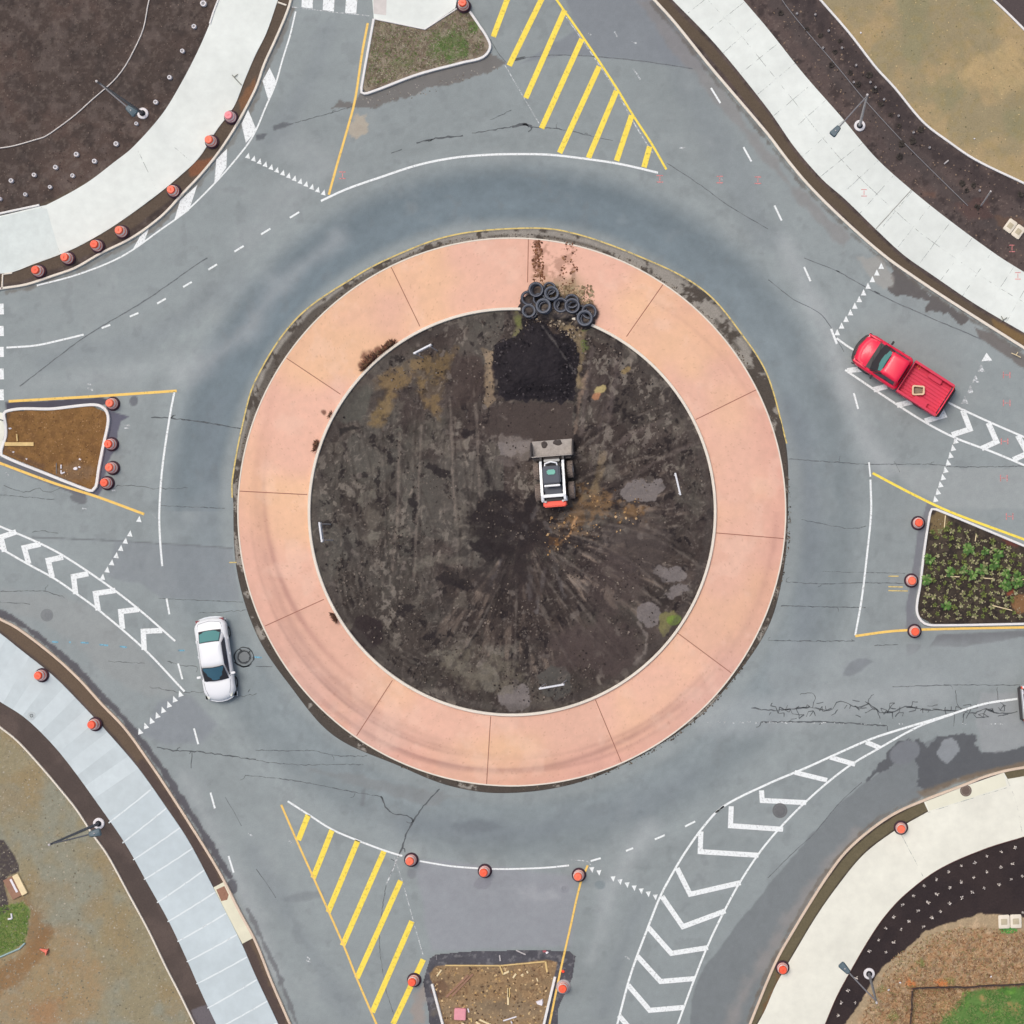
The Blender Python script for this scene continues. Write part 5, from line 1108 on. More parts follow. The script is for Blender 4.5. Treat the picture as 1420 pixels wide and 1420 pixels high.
# ---------------------------------------------------------------- pick-up truck
def pickup(label, loc, rz, paint, bedm, glass, liner=False):
    t = thing("pickup_truck", label, "pickup truck", loc, rz)
    # front body: nose, bonnet, doors up to the cab's rear wall
    bm = bmesh.new()
    loft(bm, [rrect(-.22, 2.60, .90, .84, .30, .16, 4, 0, .22), rrect(-.22, 2.70, .97, .92, .55, .2, 4, 0, .26), rrect(-.22, 2.68, .985, .95, .85, .24, 4, 0, .30),
              rrect(-.21, 2.60, .97, .92, 1.00, .24, 4, 0, .30), rrect(-.19, 2.48, .93, .86, 1.075, .22, 4, 0, .30), rrect(-.10, 1.9, .86, .72, 1.12, .2, 4)])
    b = bm_obj("body", bm, paint, t, 50)
    # bonnet crease panel
    bm = bmesh.new(); rg = [rrect(1.62, 2.42, .80, .66, z, .14, 4, -.05, .25) for z in (1.09,)]
    rg2 = [rrect(1.68, 2.34, .72, .58, 1.135, .14, 4, -.05, .22)]
    loft(bm, rg + rg2); bm_obj("hood", bm, paint, t, 50)
    for s in (-1, 1):
        bm = bmesh.new(); loft(bm, [rrect(1.75, 2.55, .10, .05, 1.06, .05, 3), rrect(1.8, 2.45, .06, .03, 1.12, .03, 3)])
        for v in bm.verts: v.co.y += s * .80
        bm_obj("fender_ridge", bm, paint, b, 50)
    for s in (-1, 1):
        bm = bmesh.new(); tube(bm, [(2.42, s * .70, 1.075), (2.0, s * .775, 1.115), (1.72, s * .80, 1.125)], .012, 6); bm_obj("seam", bm, M_trim, b)
        for xx in (1.42, .10): bm = bmesh.new(); box(bm, xx, xx + .025, min(s * .90, s * .99), max(s * .90, s * .99), .5, 1.03); bm_obj("door_seam", bm, M_trim, b)
        bm = bmesh.new(); tube(bm, [(1.70, s * .38 - .3, 1.17), (1.56, s * .38 + .16, 1.185)], .014, 6); bm_obj("wiper", bm, M_black, t)
    # cab
    bot = (-.14, 1.62, .83, .82); top = (-.04, .92, .64, .63)
    bm = bmesh.new()
    loft(bm, [rrect(bot[0], bot[1], bot[2], bot[3], 1.06, .12, 3), rrect(bot[0] + .03, bot[1] - .16, .82, .81, 1.17, .12, 3), rrect(top[0] - .02, top[1] + .05, .66, .65, 1.74, .12, 3), rrect(top[0] + .02, top[1], .63, .62, 1.79, .12, 3), rrect(.10, .78, .5, .5, 1.825, .12, 3)])
    bm_obj("cab", bm, paint, t, 50)
    panel("window_seal", [(1.60, .76, 1.11), (1.60, -.76, 1.11), (.93, -.61, 1.745), (.93, .61, 1.745)], M_trim, t, bow=.05, out=.001)
    panel("windshield", [(1.55, .70, 1.13), (1.55, -.70, 1.13), (.97, -.57, 1.72), (.97, .57, 1.72)], glass, t, bow=.05)
    panel("cowl", [(1.80, .76, 1.145), (1.80, -.76, 1.145), (1.53, -.74, 1.155), (1.53, .74, 1.155)], M_trim, t, bow=.012, centre=(1.6, 0, .6))
    panel("rear_window", [(-.13, .55, 1.25), (-.13, -.55, 1.25), (-.065, -.5, 1.66), (-.065, .5, 1.66)], M_glassk, t, bow=.01)
    for s in (-1, 1):
        panel("side_window", [(1.32, s * .815, 1.17), (.05, s * .815, 1.17), (.08, s * .68, 1.68), (.85, s * .68, 1.68)], M_glassk, t, out=.012)
        bm = bmesh.new(); tube(bm, [(1.5, s * .78, 1.16), (.92, s * .66, 1.73)], .035); bm_obj("pillar", bm, M_trim, t, 50)
        mirror(t, 1.25, s * .95, 1.15, s, M_black)
        bm = bmesh.new(); box(bm, 2.40, 2.52, s * .62, s * .84, .78, .93); bmesh.ops.bevel(bm, geom=bm.edges[:], offset=.03, segments=2, affect='EDGES'); bm_obj("headlight", bm, M_lens, t, 40)
        bm = bmesh.new(); box(bm, -2.76, -2.70, s * .88 - .06, s * .88 + .06, .75, 1.1); bm_obj("taillight", bm, M_orange, t)
        for xx in (1.75, -1.65): wheel(t, xx, s * .84, .38, .26)
        bm = bmesh.new(); box(bm, .45, .62, s * .985, s * 1.005, .98, 1.02); bm_obj("door_handle", bm, M_trim, t)
    # bed
    bm = bmesh.new(); Wd, Wi, x0, x1 = .97, .86, -2.72, -.26
    def slab(*a): box(bm, *a)
    for s in (-1, 1):
        a_, b_ = sorted((s * Wi, s * Wd)); slab(x0, x1, a_, b_, .45, 1.20)
        ro, ri = sorted((s * (Wi - .02), s * (Wd + .005))); slab(x0 + .005, x1 - .005, ro, ri, 1.203, 1.235)
        c_, d_ = sorted((s * .58, s * Wi)); slab(-2.05, -1.25, c_, d_ - .002 if s > 0 else d_, .76, .98)
    slab(x1 - .06, x1 - .003, -Wi + .003, Wi - .003, .70, 1.22)
    bmesh.ops.bevel(bm, geom=bm.edges[:], offset=.02, segments=2, affect='EDGES')
    bed = bm_obj("cargo_bed", bm, bedm if not liner else paint, t, 40)
    bm = bmesh.new(); box(bm, x0 + .05, x1 - .07, -Wi + .004, Wi - .004, .62, .72)
    for k in range(9): yy = -.80 + k * .18; box(bm, x0 + .06, x1 - .08, yy, yy + .12, .721, .775)
    bm_obj("bed_floor", bm, bedm, bed)
    bm = bmesh.new(); box(bm, -2.775, -2.722, -.80, .80, .55, 1.20); bmesh.ops.bevel(bm, geom=bm.edges[:], offset=.015, segments=2, affect='EDGES'); bm_obj("tailgate", bm, paint, t, 40)
    bm = bmesh.new(); loft(bm, [rrect(-2.92, -2.74, .86, .93, .42, .05, 3), rrect(-2.92, -2.74, .86, .93, .6, .05, 3)]); bm_obj("rear_bumper", bm, M_trim, t, 40)
    bm = bmesh.new(); loft(bm, [rrect(2.3, 2.80, .96, .86, .38, .18, 4, 0, .3), rrect(2.3, 2.84, .965, .88, .5, .2, 4, 0, .3), rrect(2.3, 2.80, .95, .86, .62, .18, 4, 0, .3)]); bm_obj("front_bumper", bm, M_trim, t, 50)
    bm = bmesh.new(); box(bm, 2.48, 2.66, -.5, .5, .66, .9); bm_obj("grille", bm, M_trim, t)
    return t
ang = math.atan2(-(478.6 - 555.3), (1190 - 1308.7))
pickup("red pickup truck with an empty ribbed bed, stopped across the white chevrons at right", at(1248.5, 519.5), ang, M_red, M_redd, M_glass)
# tray in the bed
tr_loc = Vector(at(1271.5, 543, 0)); 
t = thing("plastic_tub", "cream-rimmed open tub lying in the red pickup's bed", "tub", (tr_loc.x, tr_loc.y, .765), ang + .55)
bm = bmesh.new(); o_ = [rrect(-.33, .33, .24, .27, z, .10, 3) for z in (.0, .26)]; i_ = [rrect(-.25, .25, .16, .19, z, .06, 3) for z in (.26, .03)]
loft(bm, [o_[0], o_[1], i_[0], i_[1]], cap=True); bm_obj("rim", bm, mat("tub_cream", L(226, 196, 162), .6), t, 40)
bm = bmesh.new(); loft(bm, [rrect(-.24, .24, .15, .18, .035, .05, 3), rrect(-.20, .20, .12, .14, .07, .05, 3)]); bm_obj("contents", bm, mat("tub_inside", L(136, 120, 104), .8, .25, 14), t, 40)
s_ = Vector(at(1270, 511, 0)); bm = bmesh.new(); tube(bm, [(s_.x, s_.y, .80), (s_.x + .1, s_.y + .14, .84), (s_.x + .2, s_.y + .02, .80), (s_.x + .08, s_.y - .12, .79)], .035, 6)
tag(bm_obj("tie_strap", bm, mat("strap", L(236, 120, 70), .7)), "small orange strap coiled in the front corner of the red pickup's bed", "strap")
aw = math.atan2(4, 46)
u_ = Vector((math.cos(aw), math.sin(aw), 0))
pw = Vector(at(1411.0, 975, 0)) + u_ * 2.92
pickup("white pickup truck at the right edge, only the end of its open bed in view", pw, aw, M_white, M_whited, M_glassd, True)
bm = bmesh.new(); p_ = Vector(at(1419, 958)); box(bm, p_.x - .12, p_.x + .5, p_.y - .15, p_.y + .15, .77, 1.1); bmesh.ops.bevel(bm, geom=bm.edges[:], offset=.05, segments=3, affect='EDGES')
tag(bm_obj("plastic_bucket", bm, M_pl_w, None, 40), "white container in the bed of the pickup at the right edge", "container")

# ---------------------------------------------------------------- white saloon
def sedan(label, loc, rz):
    t = thing("sedan_car", label, "car", loc, rz)
    bm = bmesh.new()
    loft(bm, [rrect(-2.14, 2.10, .74, .72, .22, .2, 5, .12, .18), rrect(-2.23, 2.22, .83, .82, .42, .32, 5, .16, .26), rrect(-2.22, 2.20, .86, .85, .62, .34, 5, .16, .30),
              rrect(-2.16, 2.10, .84, .82, .78, .32, 5, .15, .28), rrect(-2.06, 1.95, .79, .76, .87, .28, 5, .14, .24), rrect(-1.95, 1.75, .72, .68, .92, .24, 5, .12, .2), rrect(-1.7, 1.3, .6, .55, .945, .2, 5)])
    bm_obj("body", bm, M_white, t, 60)
    for pts in ([(1.12, .70, .93), (1.5, .665, .92), (1.85, .56, .885)], [(1.12, -.70, .93), (1.5, -.665, .92), (1.85, -.56, .885)], [(-1.66, .66, .925), (-1.94, .60, .90)], [(-1.66, -.66, .925), (-1.94, -.60, .90)], [(-1.97, .58, .905), (-2.06, 0, .88), (-1.97, -.58, .905)]):
        bm = bmesh.new(); tube(bm, pts, .010, 6); bm_obj("seam", bm, mat("seam_grey", L(140, 146, 152), .6), t)
    for s in (-1, 1):
        bm = bmesh.new(); tube(bm, [(1.10, s * .3 - .25, .975), (1.02, s * .3 + .25, 1.0)], .012, 6); bm_obj("wiper", bm, M_black, t)
    bm = bmesh.new()
    loft(bm, [rrect(-1.62, 1.14, .70, .73, .88, .18, 4, .12, .22), rrect(-1.52, 1.02, .69, .72, .95, .18, 4, .12, .22), rrect(-1.0, .36, .59, .60, 1.36, .14, 4, .05, .1), rrect(-.90, .27, .55, .56, 1.41, .14, 4, .05, .1), rrect(-.7, .1, .4, .4, 1.435, .12, 4)])
    bm_obj("roof", bm, M_white, t, 60)
    panel("window_seal", [(1.07, .655, .955), (1.07, -.655, .955), (.33, -.56, 1.385), (.33, .56, 1.385)], M_trim, t, bow=.10, out=.004, sub=6)
    panel("window_seal", [(-1.56, .60, .955), (-1.56, -.60, .955), (-.95, -.53, 1.375), (-.95, .53, 1.375)], M_trim, t, bow=.045, out=.003, sub=6)
    panel("windshield", [(1.02, .62, .975), (1.02, -.62, .975), (.36, -.53, 1.37), (.36, .53, 1.37)], M_glassd, t, bow=.10, out=.012, sub=6)
    panel("rear_window", [(-1.52, .57, .975), (-1.52, -.57, .975), (-.98, -.50, 1.36), (-.98, .50, 1.36)], M_glass, t, bow=.045, out=.010, sub=6)
    for s in (-1, 1):
        panel("side_window", [(.98, s * .735, .95), (-1.12, s * .71, .95), (-.84, s * .605, 1.33), (.28, s * .615, 1.34)], M_glassk, t, out=.012)
        mirror(t, .82, s * .80, .93, s, M_white)
        bm = bmesh.new(); loft(bm, [rrect(1.78, 2.08, .12, .06, .63, .05, 3), rrect(1.76, 2.04, .11, .05, .79, .05, 3)])
        for v in bm.verts: v.co.y = s * (v.co.y + .60); v.co.x -= .06 * 0
        bm_obj("headlight", bm, mat("headlight_lens", L(212, 216, 206), .25), t, 50)
        bm = bmesh.new(); box(bm, -2.16, -2.0, min(s * .52, s * .74), max(s * .52, s * .74), .58, .70); bm_obj("taillight", bm, mat("taillight_red", L(120, 40, 52), .4), t)
        for xx in (1.35, -1.35): wheel(t, xx, s * .755, .31, .2)
        for xx in (-.30, -1.12): bm = bmesh.new(); box(bm, xx, xx + .14, s * .855 - .01, s * .855 + .01, .74, .77); bm_obj("door_handle", bm, M_white, t)
    bm = bmesh.new(); loft(bm, [rrect(-2.28, -1.9, .78, .84, .34, .2, 4, .18, 0), rrect(-2.30, -1.9, .78, .84, .5, .2, 4, .18, 0)]); bm_obj("rear_bumper", bm, mat("bumper_silver", L(206, 214, 220), .4), t, 50)
    bm = bmesh.new(); loft(bm, [rrect(1.9, 2.24, .84, .80, .3, .24, 4, 0, .28), rrect(1.9, 2.27, .84, .80, .5, .24, 4, 0, .28)]); bm_obj("front_bumper", bm, M_white, t, 50)
    return t
sedan("white four-door car driving down the left side of the ring road beside a manhole", at(303.0, 913.5), math.atan2(-1155, 170))

# ---------------------------------------------------------------- skid-steer loader
lx, ly, _ = at(770.3, 664)
lt = thing("skid_steer_loader", "small white wheeled loader with an orange tail, parked on the mud facing the mulch heap", "loader", (lx, ly, .27), math.pi / 2 + math.radians(4.5))
def lbox(name, m, *bs, bev=.02, parent=lt):
    bm = bmesh.new()
    for b_ in bs: box(bm, *b_)
    if bev: bmesh.ops.bevel(bm, geom=bm.edges[:], offset=bev, segments=2, affect='EDGES')
    return bm_obj(name, bm, m, parent, 40)
lbox("chassis", M_trim, (-1.15, .85, -.46, .46, .25, .85), bev=.04)
lbox("engine_cover", M_navy, (-1.0, -.35, -.47, .47, .852, 1.30), bev=.05)
cabm = lbox("cab", M_navy, (-.32, .62, -.45, .45, .86, 1.86), bev=.06)
lbox("roof_hatch", M_teal, (.16, .42, -.22, .22, 1.862, 1.90), bev=.05, parent=cabm)
lbox("roof_rail", M_white, (-.46, -.36, -.42, .42, 1.70, 1.80), (-1.02, -.86, -.56, .56, 1.42, 1.58), bev=.02)
bm = bmesh.new(); tube(bm, [(.55, -.34, 1.7), (.76, -.30, 1.72), (.84, 0, 1.72), (.76, .30, 1.72), (.55, .34, 1.7)], .045); bm_obj("cab_guard", bm, M_white, cabm, 40)
lbox("instrument_panel", M_black, (.64, .78, -.24, .24, 1.2, 1.45), parent=cabm)
lbox("front_crossbar", mat("loader_grey", L(170, 172, 170), .5), (.86, 1.0, -.42, .42, 1.0, 1.1), bev=.02)
for s in (-1, 1):
    bm = bmesh.new()
    prof = [(-1.16, 1.10), (-1.16, 1.52), (-.9, 1.60), (.72, 1.28), (.90, 1.16), (.94, .96), (.86, .90), (.80, 1.04), (.62, 1.12), (-.86, 1.40), (-.98, 1.36), (-.98, 1.10)]
    vv = [[bm.verts.new((a_, s * .59 + d_, b_)) for a_, b_ in prof] for d_ in (-.065, .065)]
    bm.faces.new(vv[0]); bm.faces.new(list(reversed(vv[1])))
    for k in range(len(prof)): bm.faces.new((vv[0][k], vv[1][k], vv[1][(k + 1) % len(prof)], vv[0][(k + 1) % len(prof)]))
    bm_obj("lift_arm", bm, M_white, lt)
    lbox("coupler", M_trim, (.80, 1.16, s * .59 - .055, s * .59 + .055, .40, .93), bev=.02)
    lbox("upright", M_white, (-1.24, -.98, s * .59 - .08, s * .59 + .08, .7, 1.30), bev=.02)
    bm = bmesh.new(); tube(bm, [(-.7, s * .48, .9), (.2, s * .48, 1.1)], .045); bm_obj("hydraulic_cylinder", bm, M_chrome, lt, 40)
    for xx in (.42, -.68):
        Mx = Matrix.Translation((xx, s * .89, .40)) @ Matrix.Rotation(math.pi / 2, 4, 'X'); bm = bmesh.new()
        lathe(bm, [(.22, -.15), (.36, -.16), (.41, -.12), (.42, 0), (.41, .12), (.36, .16), (.22, .15)], 24, Mx, True)
        for k in range(18):
            a_ = 2 * math.pi * k / 18
            for sg in (-1, 1):
                Mk = Matrix.Translation((xx, s * .89, .40)) @ Matrix.Rotation(-a_ + sg * .06, 4, 'Y') @ Matrix.Translation((0, sg * .07, .42))
                box(bm, -.025, .025, -.07, .07, -.01, .035, Mk)
        tw = bm_obj("wheel", bm, M_tyrem, lt, 40)
        bm = bmesh.new(); lathe(bm, [(0, -.08), (.22, -.13), (.23, 0), (.22, .13), (0, .08)], 16, Mx); bm_obj("rim", bm, M_white, tw, 40)
tl = lbox("tail_door", M_lred, (-1.52, -1.22, -.60, .60, .45, 1.22), bev=.06)
lbox("tail_grille", M_trim, (-1.20, -1.03, -.44, .44, .9, 1.24), bev=.02)
for s in (-1, 1): lbox("work_light", M_lens, (-1.28, -1.18, s * .46 - .06, s * .46 + .06, 1.24, 1.34), bev=.02)
# bucket
bm = bmesh.new(); Wb = 1.06
prof = [(1.16, .88), (1.12, .45), (1.22, .12), (1.45, .03), (2.05, .02), (2.05, .06), (1.47, .09), (1.27, .17), (1.18, .47), (1.21, .88)]
vv = [[bm.verts.new((a_, y_, b_)) for a_, b_ in prof] for y_ in np.linspace(-Wb, Wb, 13)]
bm.faces.new(vv[0]); bm.faces.new(list(reversed(vv[-1])))
for A, B in zip(vv, vv[1:]):
    for k in range(len(prof)): bm.faces.new((A[k], B[k], B[(k + 1) % len(prof)], A[(k + 1) % len(prof)]))
bk = bm_obj("bucket", bm, M_bucket, lt)
for s in (-1, 1):
    bm = bmesh.new()
    pr = [(1.16, .90), (1.12, .40), (1.22, .08), (1.45, .0), (2.02, .0), (1.80, .42), (1.42, .84)]
    a_ = [bm.verts.new((p, s * (Wb + .002), q)) for p, q in pr]; b_ = [bm.verts.new((p, s * (Wb + .09), q)) for p, q in pr]
    bm.faces.new(a_); bm.faces.new(b_)
    for k in range(len(pr)): bm.faces.new((a_[k], a_[(k + 1) % len(pr)], b_[(k + 1) % len(pr)], b_[k]))
    bm_obj("side_plate", bm, mat("bucket_dark", L(70, 66, 66), .8, .15, 5), bk)
lbox("back_frame", mat("bucket_dark"), (1.00, 1.14, -1.0, 1.0, .52, .62), (1.00, 1.12, -.40, .40, .63, .80), bev=.02, parent=bk)
# soil sitting in the bucket's lip
r = random.Random(4)
for (cy, w_, dpt) in ((.42, .20, .34), (-.30, .24, .26)):
    rg = []; bm = bmesh.new()
    for k in range(14):
        a_ = 2 * math.pi * k / 14; rr_ = 1 + r.uniform(-.2, .2)
        rg.append((2.02 - dpt * .5 + dpt * .62 * rr_ * math.cos(a_), cy + w_ * rr_ * math.sin(a_), .062))
    rg2 = [((p[0] - 1.9) * .6 + 1.9, (p[1] - cy) * .6 + cy, .12) for p in rg]; loft(bm, [rg, rg2])
    bm_obj("soil_clod", bm, mat("clod", L(74, 68, 66), .95, .2, 8), bk)

# ---------------------------------------------------------------- traffic drums
def drum(label, body=M_orange):
    t = thing("traffic_drum", label, "traffic drum", group="orange traffic drums around the roundabout")
    bm = bmesh.new(); lathe(bm, [(.235, 0), (.375, 0), (.385, .035), (.36, .085), (.30, .10), (.27, .11), (.235, .11)], 32, None, True); bm_obj("rubber_base", bm, M_rubber, t, 40)
    bm = bmesh.new(); lathe(bm, [(0, .02), (.275, .02), (.290, .10), (.282, .24), (.268, .40), (.245, .54), (.222, .66), (.196, .74), (.180, .765), (0, .77)], 32); bm_obj("body", bm, body, t, 30)
    for z0, z1, r0, r1 in ((.17, .33, .2865, .2755), (.45, .62, .260, .230)):
        bm = bmesh.new(); lathe(bm, [(r0 - .004, z0), (r0 + .004, z0 + .004), (r1 + .004, z1 - .004), (r1 - .004, z1)], 32); bm_obj("reflective_band", bm, M_band, t, 40)
    bm = bmesh.new(); tube(bm, [(-.07, 0, .765), (-.055, 0, .80), (.055, 0, .80), (.07, 0, .765)], .014, 8); bm_obj("handle", bm, body, t, 40)
    return t
drums = [
 (643.7, 9.5, .14, "orange traffic drum on the curb at the top island's right corner"),
 (321.7, 163.7, .1, "faded pink traffic drum, topmost on the strip by the upper left sidewalk"),
 (295, 197.5, .1, "orange traffic drum next below the faded pink one, upper left strip"),
 (242.5, 266, .1, "orange traffic drum standing alone between the upper left strip's top pair and lower four"),
 (171, 322.5, .1, "orange traffic drum, farthest right of the four clustered at the lower upper-left strip"),
 (137, 342, .1, "orange traffic drum, second from right of the four on the upper left strip"),
 (96.4, 359, .1, "orange traffic drum, third from right of the four on the upper left strip"),
 (56, 377, .1, "orange traffic drum, leftmost of all on the upper left strip by the ramp"),
 (157, 560, 0, "orange traffic drum at the top right corner of the brown left island"),
 (155.5, 616, 0, "orange traffic drum halfway down the right side of the brown left island"),
 (157, 649, 0, "orange traffic drum below the middle one, right of the brown left island"),
 (149.5, 670, 0, "orange traffic drum at the bottom right corner of the brown left island"),
 (60, 936, .135, "orange traffic drum nearer the left edge on the blue-grey lower left sidewalk"),
 (133.7, 1003.7, .135, "orange traffic drum farther down the blue-grey lower left sidewalk"),
 (570.5, 1192, 0, "orange traffic drum at the yellow hatching's end of the bottom white arc"),
 (672.5, 1207.5, 0, "orange traffic drum with a tan ring base on the middle of the bottom white arc"),
 (803, 1213, 0, "orange traffic drum at the top of the bottom yellow line beside small yield triangles"),
 (574.5, 1358.7, 0, "orange traffic drum on a yellow hatch bar left of the unfinished bottom island"),
 (781.3, 1368, .0, "orange traffic drum with a pale rim on the right side of the unfinished bottom island"),
 (1273, 725.5, 0, "orange traffic drum at the upper left of the planted right island"),
 (1263.5, 805, 0, "orange traffic drum halfway down the left side of the planted right island"),
 (1268, 875, 0, "orange traffic drum on the yellow line below the planted right island"),
 (1249, 1147, .135, "orange traffic drum at the upper end of the lower right sidewalk's grass strip"),
 (1085, 1341, .1, "orange traffic drum at the lower end of the lower right sidewalk's grass strip")]
proto = drum(drums[0][3]); r = random.Random(2)
for i, (px, py, z, lab) in enumerate(drums):
    o = proto if i == 0 else copy_tree(proto)
    o["label"] = lab; o.location = at(px, py, z + .004); o.rotation_euler.z = r.uniform(0, 3.1)
    if i in (1,):
        for ch in o.children:
            if ch.name.startswith(("body", "handle")): ch.data = ch.data.copy(); ch.data.materials[0] = M_orangep
    o.rotation_euler.x = r.uniform(-.03, .03); o.rotation_euler.y = r.uniform(-.03, .03)
    if i > 1 and i % 3 != 0:
        mm = (mat("drum_orange_faded", L(255, 116, 84), .5, .06, 4), mat("drum_orange_dusty", L(250, 92, 58), .5, .08, 5))[i % 2]
        for ch in o.children:
            if ch.name.startswith(("body", "handle")): ch.data = ch.data.copy(); ch.data.materials[0] = mm
    if i in (18, 7):
        for ch in o.children:
            if ch.name.startswith("rubber_base") and i == 18: ch.data = ch.data.copy(); ch.data.materials[0] = mat("base_grey", L(176, 170, 172), .8)

# ---------------------------------------------------------------- street lamps
def lamp(label, base, top, head, h, ring, polem, arm_m, head_l=.62, head_w=.40, zb=.10):
    """base: pixel of the footing; top / head: pixels where the mast head and luminaire are seen, h their height"""
    B = Vector(at(*base, zb)); k = (ALT - h) / ALT
    def up(p):
        q = Vector(at(*p)); return Vector((nx + (q.x - nx) * k, ny + (q.y - ny) * k, h))
    T = up(top); T.x, T.y = B.x, B.y                      # masts stand plumb
    H0 = up(head) - up(top)
    t = thing("street_lamp", label, "street lamp", (B.x, B.y, zb), 0, "tall street lamps at the four corners")
    bm = bmesh.new(); lathe(bm, [(0, -.3), (.30, -.3), (.30, .06), (.27, .09), (.13, .09), (0, .09)], 28); bm_obj("footing", bm, M_conc, t, 40)
    bm = bmesh.new(); lathe(bm, [(0, .09), (.16, .092), (.16, .13), (.13, .16), (.10, .2), (0, .2)], 20); bm_obj("base_plate", bm, M_black, t, 40)
    bm = bmesh.new(); tube(bm, [(0, 0, .12), (0, 0, h - zb)], .085, 12, .05); bm_obj("pole", bm, polem, t, 40)
    bm = bmesh.new(); lathe(bm, [(0, h - zb - .02), (.065, h - zb), (.06, h - zb + .06), (0, h - zb + .09)], 12); bm_obj("pole_cap", bm, M_polel, t, 40)
    d = Vector((H0.x, H0.y, 0)); ln = d.length; d.normalize(); e = d * (ln - head_l / 2)
    bm = bmesh.new(); tube(bm, [(0, 0, h - zb - .35), (e.x * .4, e.y * .4, h - zb - .12), (e.x, e.y, h - zb - .04)], .035, 8); bm_obj("arm", bm, arm_m, t, 40)
    hd = bpy.data.objects.new("lamp_head", None); 
    bm = bmesh.new(); a0 = rrect(-head_l / 2, head_l / 2, head_w * .36, head_w * .5, -.05, .09, 4); a1 = rrect(-head_l / 2, head_l / 2, head_w * .38, head_w * .52, .0, .10, 4); a2 = rrect(-head_l * .44, head_l * .42, head_w * .26, head_w * .38, .075, .08, 4)
    loft(bm, [a0, a1, a2]); ho = bm_obj("lamp_head", bm, M_lampg, t, 50)
    ho.location = (d.x * ln, d.y * ln, h - zb); ho.rotation_euler = (0, 0, math.atan2(d.y, d.x))
    bm = bmesh.new(); loft(bm, [rrect(-head_l * .3, head_l * .36, head_w * .3, head_w * .36, -.075, .06, 3), rrect(-head_l * .3, head_l * .36, head_w * .3, head_w * .36, -.052, .06, 3)]); le = bm_obj("lens", bm, M_lens, ho, 50)
    bm = bmesh.new(); lathe(bm, [(0, .07), (.03, .07), (.03, .12), (0, .13)], 10); bm_obj("photocell", bm, M_polel, ho, 40)
    return t
HL = 7.8
lamp("tall grey street lamp in the upper left soil bed, head near its footing", (199, 158), (131.5, 103.5), (179.5, 144), HL, 1, M_poled, M_pole)
lamp("tall dark street lamp in the lower left bed beside the gravel lot", (138, 1141.5), (67, 1168), (130, 1152), HL, 1, M_poled, M_poled, .62, .40)
lamp("tall pale street lamp in the upper right bed, head over the white sidewalk", (1192, 175), (1204.5, 126), (1160.5, 176), HL * .99, 1, M_polel, M_pole, .60, .36)
lamp("tall grey street lamp in the lower right mulch bed, head over the cream sidewalk", (1205, 1349.5), (1216, 1391.5), (1172, 1344), HL * .9, 1, M_pole, M_pole, .66, .36)

# ---------------------------------------------------------------- posts and signs
def post(name, label, cat, px, py, h, m, w=.05, zb=.1):
    bm = bmesh.new(); tube(bm, [(0, 0, 0), (0, 0, h)], w, 10); lathe(bm, [(0, h), (w * 1.3, h + .001), (w * 1.1, h + .04), (0, h + .05)], 10)
    o = bm_obj(name, bm, m, None, 40); o.location = at(px, py, zb); return tag(o, label, cat)
post("metal_post", "bare pale metal post standing in the upper right soil bed", "post", 1360, 286, 4.6, M_polel, .04)
def board(label, post_a, post_b, h=2.5, ang_extra=0):
    A = Vector(at(*post_a)); B = Vector(at(*post_b)); mid = (A + B) / 2; d = (B - A); ln = d.length; rz = math.atan2(d.y, d.x)
    t = thing("sign_board", label, "road sign", (mid.x, mid.y, .22), rz, "white sign boards on two posts around the muddy centre")
    for s in (-1, 1):
        bm = bmesh.new(); tube(bm, [(s * ln / 2, 0, 0), (s * ln / 2, 0, h)], .03, 8); bm_obj("post", bm, mat("post_grey", L(190, 188, 190), .6), t, 40)
    out = 1 if (Vector((math.cos(rz + math.pi / 2), math.sin(rz + math.pi / 2))).dot(Vector((mid.x, mid.y))) > 0) else -1
    bm = bmesh.new(); box(bm, -ln / 2 - .10, ln / 2 + .10, out * .065 - .045, out * .065 + .045, h - .38, h + .02); bmesh.ops.bevel(bm, geom=bm.edges[:], offset=.01, segments=1, affect='EDGES')
    p = bm_obj("board", bm, M_sign, t)
    # white chevron arrows on the outward, traffic side
    bm = bmesh.new(); yy = out * .1135
    box(bm, -ln / 2 - .07, ln / 2 + .07, min(yy, yy - out * .002), max(yy, yy - out * .002), h - .36, h); bm_obj("face", bm, M_black, p)
    bm = bmesh.new()
    for k in range(4):
        x0 = -ln / 2 + .05 + k * ln / 4.2; yz = out * .1175
        for (za, zb_) in ((h - .34, h - .18), (h - .18, h - .02)):
            xa, xb = (0, .14) if za < h - .2 else (.14, 0)
            bm.faces.new([bm.verts.new(q) for q in ((x0 + xa, yz, za), (x0 + xa + .1, yz, za), (x0 + xb + .1, yz, zb_), (x0 + xb, yz, zb_))])
    bm_obj("arrow", bm, M_sign, p)
board("white sign board on two posts at the upper left of the muddy centre", (607.5, 487), (588, 497))
board("white sign board on two posts at the far left of the muddy centre", (459.5, 727), (462.5, 749))
board("white sign board on two posts at the right of the muddy centre", (938, 661), (944, 686))
board("white sign board on two posts at the bottom of the muddy centre", (757, 948), (786, 943))
t = thing("crossing_sign", "fluorescent yellow-green sign on a post at the left edge island", "road sign", at(5, 583, .14), math.radians(92))
bm = bmesh.new(); tube(bm, [(0, 0, 0), (0, 0, 2.6)], .03, 8); bm_obj("post", bm, M_pole, t, 40)
bm = bmesh.new(); box(bm, -.34, .34, .04, .08, 1.75, 2.4)
for v in bm.verts: v.co = Matrix.Translation((0, 0, 2.08)) @ Matrix.Rotation(math.pi / 4, 4, 'Y') @ Matrix.Translation((0, 0, -2.08)) @ v.co
bm_obj("sign_panel", bm, M_yg, t)

